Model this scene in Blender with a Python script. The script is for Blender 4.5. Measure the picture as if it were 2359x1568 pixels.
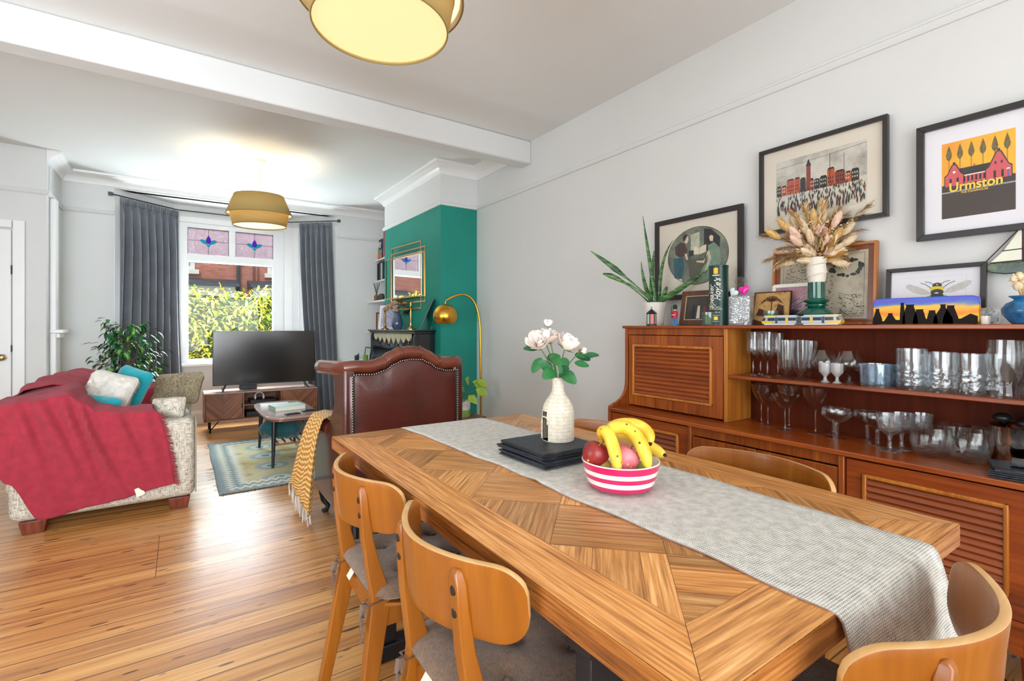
import bpy, bmesh, math, random
from math import sin, cos, pi, radians, sqrt, atan2
from mathutils import Vector, Matrix, Euler, noise
random.seed(7)
R = random.Random(11)
for o in list(bpy.data.objects): bpy.data.objects.remove(o)
SC = bpy.context.scene
COL = SC.collection

# ------------------------------------------------------------------ camera
cam = bpy.data.cameras.new('camera'); camo = bpy.data.objects.new('camera', cam); COL.objects.link(camo)
camo.location = (0, 0, 1.22)
camo.rotation_euler = (radians(90), 0, -radians(34.2))
cam.sensor_fit = 'HORIZONTAL'; cam.sensor_width = 36.0
cam.lens = 36.0 * 1125 / 2359
cam.shift_y = (784 - 754) / 2359 * -1
cam.clip_start = 0.03; cam.clip_end = 200
SC.camera = camo
SC.view_settings.view_transform = 'Standard'; SC.view_settings.look = 'None'
SC.view_settings.exposure = 0.68; SC.view_settings.gamma = 1.0
SC.view_settings.use_curve_mapping = False
SC.cycles.use_denoising = True
SC.cycles.use_adaptive_sampling = True; SC.cycles.adaptive_threshold = 0.02
SC.cycles.max_bounces = 10; SC.cycles.diffuse_bounces = 5; SC.cycles.glossy_bounces = 4
SC.cycles.transmission_bounces = 10; SC.cycles.transparent_max_bounces = 16
SC.cycles.caustics_reflective = False; SC.cycles.caustics_refractive = False
SC.cycles.sample_clamp_indirect = 6.0

# ------------------------------------------------------------------ world, sun, window light
wd = bpy.data.worlds.new('sky'); SC.world = wd; wd.use_nodes = True
bgn = wd.node_tree.nodes['Background']; bgn.inputs[0].default_value = (0.86, 0.93, 1.0, 1); bgn.inputs[1].default_value = .8
def lamp(name, kind, loc, rot, energy, col=(1, 1, 1), size=(1, 1), **kw):
    l = bpy.data.lights.new(name, kind); o = bpy.data.objects.new(name, l); COL.objects.link(o)
    o.location = loc; o.rotation_euler = rot; l.energy = energy; l.color = col
    if kind == 'AREA': l.shape = 'RECTANGLE'; l.size, l.size_y = size
    for k, v in kw.items(): setattr(l, k, v)
    return o
lamp('sun', 'SUN', (0, 0, 10), Euler((radians(48), 0, radians(-28))), 1.1, (1, 0.95, 0.86), angle=radians(3))
# daylight entering over the hedge through the bay
lamp('bay_daylight', 'AREA', (0.65, 8.15, 3.55), Euler((radians(-47), 0, 0)), 520, (0.92, 0.97, 1.0), (2.6, 1.6))
# bright sky standing over the roofs opposite, and an unseen lamp added below the sill to lift the ceiling
lamp('street_sky', 'AREA', (0.9, 13.0, 6.3), Euler((radians(-68), 0, 0)), 3300, (0.87, 0.94, 1.0), (10, 4.0))
lamp('living_ceiling_fill', 'AREA', (0.62, 8.0, 0.50), Euler((radians(-152), 0, 0)), 200, (0.88, 0.94, 1.0), (2.2, .7))
# daylight from the garden windows behind the camera
lamp('garden_daylight', 'AREA', (0.3, -1.3, 1.55), Euler((radians(112), 0, 0)), 62, (0.93, 0.965, 1.0), (3.2, 2.1))
lamp('window_wall_fill', 'AREA', (-1.0, -1.3, 1.45), Euler((radians(87), 0, radians(-6))), 23, (0.82, 0.92, 1.0), (1.8, 2.0), spread=radians(70))  # added narrow-beam lamp, out of view, brightens the far window wall
lamp('side_daylight', 'AREA', (-2.1, 1.6, 1.6), Euler((0, radians(-110), 0)), 50, (0.84, 0.93, 1.0), (1.9, 2.2))

# ------------------------------------------------------------------ materials
def C(h, a=1.0):
    h = h.lstrip('#'); v = [int(h[i:i+2], 16) / 255 for i in (0, 2, 4)]
    return tuple([(x / 12.92 if x <= .04045 else ((x + .055) / 1.055) ** 2.4) for x in v] + [a])
MATS = {}
def base(name):
    m = bpy.data.materials.new(name); m.use_nodes = True
    nt = m.node_tree; b = nt.nodes['Principled BSDF']
    MATS[name] = m
    return m, nt, b
def nd(nt, t, ins=None, **props):
    n = nt.nodes.new(t)
    for k, v in props.items(): setattr(n, k, v)
    for k, v in (ins or {}).items():
        s = n.inputs[k]
        if isinstance(v, bpy.types.NodeSocket): nt.links.new(v, s)
        else: s.default_value = v
    return n
def mth(nt, op, a, b=0.0, c=None):
    ins = {0: a, 1: b}
    if c is not None: ins[2] = c
    return nd(nt, 'ShaderNodeMath', ins, operation=op).outputs[0]
def mix(nt, f, a, b, bt='MIX'):
    n = nd(nt, 'ShaderNodeMix', None, data_type='RGBA', blend_type=bt)
    for s, v in ((n.inputs[0], f), (n.inputs[6], a), (n.inputs[7], b)):
        if isinstance(v, bpy.types.NodeSocket): nt.links.new(v, s)
        else: s.default_value = v
    return n.outputs[2]
def ramp(nt, f, stops):
    n = nd(nt, 'ShaderNodeValToRGB', {0: f}); e = n.color_ramp.elements
    e[0].position, e[0].color = stops[0]; e[1].position, e[1].color = stops[-1]
    for p, c in stops[1:-1]: x = e.new(p); x.color = c
    return n.outputs[0]
def coords(nt, kind='Object', scale=(1, 1, 1), rot=(0, 0, 0), loc=(0, 0, 0)):
    tc = nd(nt, 'ShaderNodeTexCoord')
    return nd(nt, 'ShaderNodeMapping', {'Vector': tc.outputs[kind], 'Scale': scale, 'Rotation': rot, 'Location': loc}).outputs[0]
def noi(nt, v, scale, detail=4.0, rough=.55, out=0, dist=0.0):
    return nd(nt, 'ShaderNodeTexNoise', {'Vector': v, 'Scale': scale, 'Detail': detail, 'Roughness': rough, 'Distortion': dist}).outputs[out]
def sh(c, f): return tuple([max(0, min(1, x * f)) for x in c[:3]] + [1])
def pm(name, col, rough=.5, metal=0.0, var=0.0, vs=8.0, bump=0.0, bs=60.0, coat=0.0, sheen=0.0, spec=None, kind='Object', sss=0, alpha=None):
    if name in MATS: return MATS[name]
    m, nt, b = base(name); col = C(col) if isinstance(col, str) else col
    b.inputs['Base Color'].default_value = col; b.inputs['Roughness'].default_value = rough; b.inputs['Metallic'].default_value = metal
    if coat: b.inputs['Coat Weight'].default_value = coat; b.inputs['Coat Roughness'].default_value = .12
    if sheen: b.inputs['Sheen Weight'].default_value = sheen
    if spec is not None: b.inputs['Specular IOR Level'].default_value = spec
    if var or bump: v = coords(nt, kind)
    if var:
        f = noi(nt, v, vs, 5)
        nt.links.new(ramp(nt, f, [(.3, sh(col, 1 - var)), (.7, sh(col, 1 + var))]), b.inputs['Base Color'])
    if bump:
        bn = nd(nt, 'ShaderNodeBump', {'Strength': bump, 'Distance': .004, 'Height': noi(nt, v, bs, 3)})
        nt.links.new(bn.outputs[0], b.inputs['Normal'])
    return m
def wood(name, cd, cm, cl, axis='Y', rough=.38, gs=1.0, coat=0.15, uv=False, contrast=1.0, bump=.15, fine=.42):
    """grain stretched along an axis of the object (or along u of its UV map)"""
    if name in MATS: return MATS[name]
    m, nt, b = base(name)
    st = {'X': (1.2, 14, 14), 'Y': (14, 1.2, 14), 'Z': (14, 14, 1.2), 'U': (1.2, 14, 14)}['U' if uv else axis]
    st = tuple(x * gs for x in st)
    v = coords(nt, 'UV' if uv else 'Object', st)
    n1 = noi(nt, v, 1.0, 6, .6, dist=.6)
    v2 = coords(nt, 'UV' if uv else 'Object', tuple(x * 6 if x > 5 * gs else x * 2.5 for x in st))
    n2 = noi(nt, v2, 1.0, 4, .6)
    w = nd(nt, 'ShaderNodeTexWave', {'Vector': v, 'Scale': .55, 'Distortion': 7.0, 'Detail': 3.0}, wave_type='BANDS',
           bands_direction={'X': 'Y', 'Y': 'X', 'Z': 'X', 'U': 'Y'}['U' if uv else axis]).outputs[0]
    f = mth(nt, 'ADD', mth(nt, 'MULTIPLY', n1, .97 - fine), mth(nt, 'ADD', mth(nt, 'MULTIPLY', n2, fine), mth(nt, 'MULTIPLY', w, .06)))
    d = .17 / contrast
    col = ramp(nt, f, [(.5 - d, C(cd)), (.52, C(cm)), (.52 + d, C(cl))])
    if uv:
        at = nd(nt, 'ShaderNodeAttribute', None, attribute_name='tone')
        col = mix(nt, 1.0, col, at.outputs[0], 'MULTIPLY')
    nt.links.new(col, b.inputs['Base Color'])
    b.inputs['Roughness'].default_value = rough
    b.inputs['Coat Weight'].default_value = coat; b.inputs['Coat Roughness'].default_value = .2
    if bump:
        bn = nd(nt, 'ShaderNodeBump', {'Strength': bump, 'Distance': .002, 'Height': f})
        nt.links.new(bn.outputs[0], b.inputs['Normal'])
    return m
def emis(name, col, st):
    if name in MATS: return MATS[name]
    m, nt, b = base(name); col = C(col)
    b.inputs['Base Color'].default_value = sh(col, .25); b.inputs['Emission Color'].default_value = col; b.inputs['Emission Strength'].default_value = st
    return m
def glass(name, col='#ffffff', body=.06, rough=.04, bump=0.0, milk=0.0, bs=90.0, zcut=9.0):
    """thin walled glass: see-through face on, bright reflections towards the rims and on the cuts"""
    if name in MATS: return MATS[name]
    m, nt, b = base(name); nt.nodes.remove(b); out = nt.nodes['Material Output']
    g = nd(nt, 'ShaderNodeBsdfGlossy', {'Color': (1, 1, 1, 1), 'Roughness': rough})
    t = nd(nt, 'ShaderNodeBsdfTransparent', {'Color': C(col)})
    lw = nd(nt, 'ShaderNodeLayerWeight', {'Blend': .35})
    if bump:
        v = coords(nt); zz = nd(nt, 'ShaderNodeSeparateXYZ', {0: v}).outputs[2]
        hh = mth(nt, 'MULTIPLY', nd(nt, 'ShaderNodeTexVoronoi', {'Vector': v, 'Scale': bs}).outputs[0], mth(nt, 'LESS_THAN', zz, zcut))
        bn = nd(nt, 'ShaderNodeBump', {'Strength': bump, 'Distance': .003, 'Height': hh})
        nt.links.new(bn.outputs[0], g.inputs['Normal']); nt.links.new(bn.outputs[0], lw.inputs['Normal'])
    f = mth(nt, 'MINIMUM', mth(nt, 'ADD', mth(nt, 'MULTIPLY', mth(nt, 'POWER', lw.outputs['Facing'], 2.2), .85), body), .9)
    s = nd(nt, 'ShaderNodeMixShader', {0: f, 1: t.outputs[0], 2: g.outputs[0]})
    if milk:
        d = nd(nt, 'ShaderNodeBsdfDiffuse', {'Color': C('#f2f4f6')}); s = nd(nt, 'ShaderNodeMixShader', {0: milk, 1: s.outputs[0], 2: d.outputs[0]})
    nt.links.new(s.outputs[0], out.inputs[0])
    return m
def pane(name, col='#ffffff', gloss=.08, milky=0.0, bs=0.0, gr=.02):
    """flat window or picture pane: see-through with a faint reflection"""
    if name in MATS: return MATS[name]
    m, nt, b = base(name); nt.nodes.remove(b); out = nt.nodes['Material Output']
    g = nd(nt, 'ShaderNodeBsdfGlossy', {'Color': (1, 1, 1, 1), 'Roughness': gr})
    t = nd(nt, 'ShaderNodeBsdfTransparent', {'Color': C(col)})
    if bs:
        nz = noi(nt, coords(nt), bs, 3, .6, dist=1.5)
        bn = nd(nt, 'ShaderNodeBump', {'Strength': .6, 'Distance': .01, 'Height': nz})
        nt.links.new(bn.outputs[0], g.inputs['Normal'])
    s = nd(nt, 'ShaderNodeMixShader', {0: gloss, 1: t.outputs[0], 2: g.outputs[0]})
    if milky:
        tl = nd(nt, 'ShaderNodeBsdfTranslucent', {'Color': C(col)})
        df = nd(nt, 'ShaderNodeBsdfDiffuse', {'Color': C(col)})
        if bs:
            nt.links.new(bn.outputs[0], tl.inputs['Normal']); nt.links.new(bn.outputs[0], df.inputs['Normal'])
            cc = ramp(nt, nz, [(.35, sh(C(col), .72)), (.65, C(col))])
            nt.links.new(cc, tl.inputs['Color']); nt.links.new(cc, df.inputs['Color'])
        a = nd(nt, 'ShaderNodeAddShader', {0: tl.outputs[0], 1: df.outputs[0]})
        h = nd(nt, 'ShaderNodeMixShader', {0: .5, 1: tl.outputs[0], 2: df.outputs[0]})
        s = nd(nt, 'ShaderNodeMixShader', {0: milky, 1: s.outputs[0], 2: h.outputs[0]})
    nt.links.new(s.outputs[0], out.inputs[0])
    return m

# ------------------------------------------------------------------ mesh builder
class MB:
    def __init__(s): s.v = []; s.f = []; s.m = []; s.uv = []; s.mt = None; s.T = None; s.tone = []; s.tn = (1, 1, 1, 1)
    def mat(s, m): s.mt = m; return s
    def add(s, vs, fs, uvs=None):
        b = len(s.v)
        for p in vs:
            p = Vector(p)
            s.v.append(s.T @ p if s.T else p)
        for i, f in enumerate(fs):
            s.f.append([b + k for k in f]); s.m.append(s.mt); s.uv.append(uvs[i] if uvs else None); s.tone.append(s.tn)
        return s
    def bx(s, x0, x1, y0, y1, z0, z1):
        if x0 > x1: x0, x1 = x1, x0
        if y0 > y1: y0, y1 = y1, y0
        if z0 > z1: z0, z1 = z1, z0
        return s.add([(x0,y0,z0),(x1,y0,z0),(x1,y1,z0),(x0,y1,z0),(x0,y0,z1),(x1,y0,z1),(x1,y1,z1),(x0,y1,z1)],
                     [(0,3,2,1),(4,5,6,7),(0,1,5,4),(1,2,6,5),(2,3,7,6),(3,0,4,7)])
    def hexa(s, b, t):
        """bottom 4 and top 4 corners, both counter-clockwise from above"""
        return s.add(list(b) + list(t), [(0,3,2,1),(4,5,6,7),(0,1,5,4),(1,2,6,5),(2,3,7,6),(3,0,4,7)])
    def prism(s, poly, lo, hi, axis='z'):
        """polygon (a,b) counter-clockwise, extruded along an axis; x: (y,z)  y: (z,x)  z: (x,y)"""
        n = len(poly)
        def P(p, h): return {'z': (p[0], p[1], h), 'x': (h, p[0], p[1]), 'y': (p[1], h, p[0])}[axis]
        ar = sum(poly[i][0] * poly[(i+1) % n][1] - poly[(i+1) % n][0] * poly[i][1] for i in range(n))
        if ar < 0: poly = poly[::-1]
        vs = [P(p, lo) for p in poly] + [P(p, hi) for p in poly]
        return s.add(vs, [tuple(range(n))[::-1], tuple(range(n, 2 * n))] + [(i, (i+1) % n, n + (i+1) % n, n + i) for i in range(n)])
    def lathe(s, prof, n=24, c=(0, 0, 0), rf=None, caps=True):
        """profile of (r,z); rf(theta,z,r)->r for facets and flutes"""
        vs = []; fs = []
        for r, z in prof:
            for k in range(n):
                t = 2 * pi * k / n; q = rf(t, z, r) if rf else r
                vs.append((c[0] + q * cos(t), c[1] + q * sin(t), c[2] + z))
        for i in range(len(prof) - 1):
            for k in range(n):
                a = i * n + k; b = i * n + (k + 1) % n
                fs.append((a, b, b + n, a + n))
        if caps:
            if prof[0][0] > 1e-5: fs.append(tuple(range(n))[::-1])
            if prof[-1][0] > 1e-5: fs.append(tuple(range((len(prof)-1)*n, len(prof)*n)))
        return s.add(vs, fs)
    def tube(s, path, r, n=10, caps=True, flat=None):
        """r: number or list; flat=(a,b) elliptical scale"""
        P = [Vector(p) for p in path]; rs = r if isinstance(r, (list, tuple)) else [r] * len(P)
        vs = []; fs = []; up = Vector((0, 0, 1)); prev = None
        for i, p in enumerate(P):
            t = (P[min(i+1, len(P)-1)] - P[max(i-1, 0)])
            t = t.normalized() if t.length > 1e-9 else Vector((0, 0, 1))
            if prev is None:
                a = up if abs(t.dot(up)) < .9 else Vector((1, 0, 0))
                u = t.cross(a).normalized()
            else:
                u = (prev - t * prev.dot(t)); u = u.normalized() if u.length > 1e-6 else t.orthogonal().normalized()
            prev = u; w = t.cross(u)
            fa, fb = flat or (1, 1)
            for k in range(n):
                th = 2 * pi * k / n
                vs.append(p + u * (rs[i] * fa * cos(th)) + w * (rs[i] * fb * sin(th)))
        for i in range(len(P) - 1):
            for k in range(n):
                a = i * n + k; b = i * n + (k + 1) % n; fs.append((a, b, b + n, a + n))
        if caps: fs.append(tuple(range(n))[::-1]); fs.append(tuple(range((len(P)-1)*n, len(P)*n)))
        return s.add(vs, fs)
    def grid(s, fn, nu, nv, closed=False):
        vs = [fn(i / nu, j / nv) for j in range(nv + 1) for i in range(nu + 1)]
        fs = [(j*(nu+1)+i, j*(nu+1)+i+1, (j+1)*(nu+1)+i+1, (j+1)*(nu+1)+i) for j in range(nv) for i in range(nu)]
        uv = [[(i/nu, j/nv), ((i+1)/nu, j/nv), ((i+1)/nu, (j+1)/nv), (i/nu, (j+1)/nv)] for j in range(nv) for i in range(nu)]
        return s.add(vs, fs, uv)
    def sph(s, c, r, nu=16, nv=10):
        rx, ry, rz = r if isinstance(r, (tuple, list)) else (r, r, r)
        vs = [(c[0], c[1], c[2] - rz)]
        for j in range(1, nv):
            a = -pi/2 + pi * j / nv
            for i in range(nu):
                t = 2 * pi * i / nu; vs.append((c[0] + rx*cos(a)*cos(t), c[1] + ry*cos(a)*sin(t), c[2] + rz*sin(a)))
        vs.append((c[0], c[1], c[2] + rz)); L = len(vs) - 1; fs = []
        for i in range(nu):
            fs.append((0, 1 + (i+1) % nu, 1 + i)); fs.append((L, L - nu + i, L - nu + (i+1) % nu))
        for j in range(nv - 2):
            for i in range(nu):
                a = 1 + j*nu + i; b = 1 + j*nu + (i+1) % nu; fs.append((a, b, b + nu, a + nu))
        return s.add(vs, fs)
    def poly(s, pts, z=None):
        """flat polygon; with z the points are (x,y)"""
        if z is not None: pts = [(p[0], p[1], z) for p in pts]
        return s.add(pts, [tuple(range(len(pts)))])
    def disc(s, cx, cy, z, rx, ry=None, n=24):
        ry = ry or rx
        return s.poly([(cx + rx*cos(2*pi*k/n), cy + ry*sin(2*pi*k/n)) for k in range(n)], z)
    def leaf(s, p, d, w, L, up=(0, 0, 1), fold=.25, curl=.2):
        """pointed leaf of six faces, from p along d"""
        p = Vector(p); d = Vector(d).normalized(); u = d.cross(Vector(up)); u = u.normalized() if u.length > 1e-3 else d.orthogonal().normalized()
        n = u.cross(d)
        a = p; b = p + d*L*.35 - n*L*curl*.1; c2 = p + d*L*.7 - n*L*curl*.45; e = p + d*L - n*L*curl
        l1 = b + u*w*.5 + n*w*fold; r1 = b - u*w*.5 + n*w*fold; l2 = c2 + u*w*.36 + n*w*fold; r2 = c2 - u*w*.36 + n*w*fold
        return s.add([a, b, c2, e, l1, l2, r1, r2], [(0,1,4),(1,2,5,4),(2,3,5),(0,6,1),(1,6,7,2),(2,7,3)])
    def build(s, name, mat=None, parent=None, smooth=None, bevel=0, bs=2, sub=0, solid=0, off=None, ang=35):
        me = bpy.data.meshes.new(name)
        o_ = Vector(off) if off is not None else Vector((0, 0, 0))
        me.from_pydata([tuple(p - o_) for p in s.v], [], s.f)
        slots = []
        for m in s.m:
            m = m or mat
            if m not in slots: slots.append(m)
        for m in slots: me.materials.append(m)
        for p, m in zip(me.polygons, s.m): p.material_index = slots.index(m or mat)
        if any(u is not None for u in s.uv):
            ul = me.uv_layers.new(name='UVMap')
            for p, u in zip(me.polygons, s.uv):
                if u:
                    for li, q in zip(p.loop_indices, u): ul.data[li].uv = q
        if any(t != (1, 1, 1, 1) for t in s.tone):
            ca = me.color_attributes.new('tone', 'FLOAT_COLOR', 'CORNER')
            for p, t in zip(me.polygons, s.tone):
                for li in p.loop_indices: ca.data[li].color = t
        me.validate(); me.update()
        o = bpy.data.objects.new(name, me); COL.objects.link(o)
        if parent is not None: o.parent = parent
        if bevel:
            b = o.modifiers.new('bevel', 'BEVEL'); b.width = bevel; b.segments = bs; b.limit_method = 'ANGLE'; b.angle_limit = radians(ang); b.harden_normals = False
        if solid:
            b = o.modifiers.new('thick', 'SOLIDIFY'); b.thickness = solid; b.offset = 0
        if sub:
            b = o.modifiers.new('sub', 'SUBSURF'); b.levels = sub; b.render_levels = sub
        if smooth is None: smooth = bool(sub)
        if smooth or bevel:
            for p in me.polygons: p.use_smooth = True
            if not sub:
                try:
                    me.set_sharp_from_angle(angle=radians(ang if smooth is not True else 50))
                except Exception: pass
        return o
def tag(o, label=None, cat=None, group=None, kind=None):
    if label: o['label'] = label
    if cat: o['category'] = cat
    if group: o['group'] = group
    if kind: o['kind'] = kind
    return o
def thing(name, label, cat, loc=(0, 0, 0), rz=0, group=None, rot=None):
    o = bpy.data.objects.new(name, None); COL.objects.link(o); o.location = loc; o.rotation_euler = rot or (0, 0, rz)
    o.empty_display_size = .05
    return tag(o, label, cat, group)
def dup(root, loc=None, rz=None, label=None, group=None, scale=None):
    def cp(o, par):
        c = o.copy(); COL.objects.link(c); c.parent = par
        for ch in [x for x in kids.get(o.name, [])]: cp(ch, c)
        return c
    kids = {}
    for o in bpy.data.objects:
        if o.parent: kids.setdefault(o.parent.name, []).append(o)
    r = cp(root, None)
    if loc is not None: r.location = loc
    if rz is not None: r.rotation_euler = (0, 0, rz)
    if label: r['label'] = label
    if group: r['group'] = group
    if scale: r.scale = scale
    return r
def text(name, body, size, loc, mat, parent=None, rot=(0, 0, 0), ext=.0004, sx=1.0, shear=0.0, off=0.0, align='CENTER'):
    cu = bpy.data.curves.new(name, 'FONT'); cu.body = body; cu.size = size; cu.extrude = ext; cu.align_x = align; cu.align_y = 'CENTER'
    cu.shear = shear; cu.offset = off; cu.materials.append(mat)
    o = bpy.data.objects.new(name, cu); COL.objects.link(o); o.location = loc; o.rotation_euler = rot; o.scale = (sx, 1, 1)
    if parent is not None: o.parent = parent
    return o
def textmesh(name, body, size, mat, parent, fn, sx=1, shear=0, off=0):
    cu = bpy.data.curves.new(name, 'FONT'); cu.body = body; cu.size = size; cu.align_x = 'CENTER'; cu.align_y = 'CENTER'; cu.shear = shear; cu.offset = off
    o = bpy.data.objects.new(name, cu); me = bpy.data.meshes.new_from_object(o); bpy.data.objects.remove(o)
    for v in me.vertices: v.co = fn(v.co.x * sx, v.co.y)
    me.materials.clear(); me.materials.append(mat); me.name = name
    o = bpy.data.objects.new(name, me); COL.objects.link(o); o.parent = parent; return o
def clip(poly, x0, x1, y0, y1):
    def cl(ps, ins, inter):
        out = []
        for i in range(len(ps)):
            a, b = ps[i-1], ps[i]
            if ins(b):
                if not ins(a): out.append(inter(a, b))
                out.append(b)
            elif ins(a): out.append(inter(a, b))
        return out
    def ix(c): return lambda a, b: (c, a[1] + (b[1]-a[1]) * (c-a[0]) / (b[0]-a[0]))
    def iy(c): return lambda a, b: (a[0] + (b[0]-a[0]) * (c-a[1]) / (b[1]-a[1]), c)
    for ins, it in ((lambda p: p[0] >= x0, ix(x0)), (lambda p: p[0] <= x1, ix(x1)), (lambda p: p[1] >= y0, iy(y0)), (lambda p: p[1] <= y1, iy(y1))):
        if not poly: return []
        poly = cl(poly, ins, it)
    return poly
# world position of a measured sight line on a wall / shelf plane of constant X
S_, C_ = sin(radians(34.2)), cos(radians(34.2))
def cp(px, py, d):
    t = (px - 1179.5) / 1125.0
    return Vector((d * (S_ + t * C_), d * (C_ - t * S_), 1.22 - (py - 754) * d / 1125.0))
def onX(px, x):
    t = (px - 1179.5) / 1125.0
    return x / (S_ + t * C_) * (C_ - t * S_)
def zat(px, py, x):
    t = (px - 1179.5) / 1125.0
    return 1.22 - (py - 754) * (x / (S_ + t * C_)) / 1125.0
# ------------------------------------------------------------------ shared materials
WHITE = pm('white_wall_paint', '#dcdddc', .85, var=.02, vs=1.5, bump=.12, bs=120)
CEIL = pm('ceiling_paint', '#e2e3e1', .9, var=.015, vs=1.2, bump=.1, bs=90)
GLOSSW = pm('white_gloss_paint', '#efefee', .35, var=.01)
TEAL = pm('teal_wall_paint', '#0f8878', .62, var=.10, vs=2.2, bump=.15, bs=110)
BLACK = pm('black_satin', '#15161a', .4)
BLKM = pm('black_metal', '#1b1c20', .42, metal=.6)
BRASS = pm('brushed_brass', '#d9a441', .26, metal=1, var=.12, vs=3)
OAK = wood('oak_parquet', '#7c461c', '#cb8a48', '#ecb878', uv=True, rough=.36, gs=1.9, contrast=1.0, bump=.45, fine=.66)
OAKD = wood('oak_edge', '#5c2e0e', '#a36228', '#c08444', axis='Y', rough=.42, gs=2.0, contrast=1.2, fine=.6, bump=.3)
OAKX = wood('oak_edge_end', '#5c2e0e', '#a36228', '#c08444', axis='X', rough=.42, gs=2.0, contrast=1.2, fine=.6, bump=.3)
BEECH = wood('beech_ply', '#7d430a', '#955511', '#ad6a22', axis='Z', rough=.36, gs=.5, contrast=.7, bump=.03, coat=.3)
BEECHE = wood('beech_ply_edge', '#c08f52', '#d4a66a', '#e4be88', axis='Y', rough=.4, gs=1, contrast=.7)
TEAK = wood('teak_long', '#652706', '#964411', '#b55f22', axis='Y', rough=.36, gs=.9, coat=.25)
TEAKV = wood('teak_upright', '#6a2c06', '#9a4b12', '#ba6a24', axis='Z', rough=.36, gs=.9, coat=.25)
TEAKL = wood('teak_light', '#9c5416', '#c47a2c', '#d89542', axis='Z', rough=.38, gs=.8, coat=.2)
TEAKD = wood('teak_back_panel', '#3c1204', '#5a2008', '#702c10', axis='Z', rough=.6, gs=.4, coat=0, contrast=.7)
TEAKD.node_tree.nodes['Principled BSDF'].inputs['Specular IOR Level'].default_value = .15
WALNUT = wood('walnut', '#5d3622', '#85533a', '#a06c4c', uv=True, rough=.45, gs=1.2)
WALN2 = wood('walnut_case', '#6a3f2a', '#8b5a40', '#a8745a', axis='X', rough=.4, gs=1.0)
CLEAR = pane('clear_pane', '#f4f8f8', .025)
PICG = pane('picture_glass', '#ffffff', .022, gr=.12)

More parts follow.
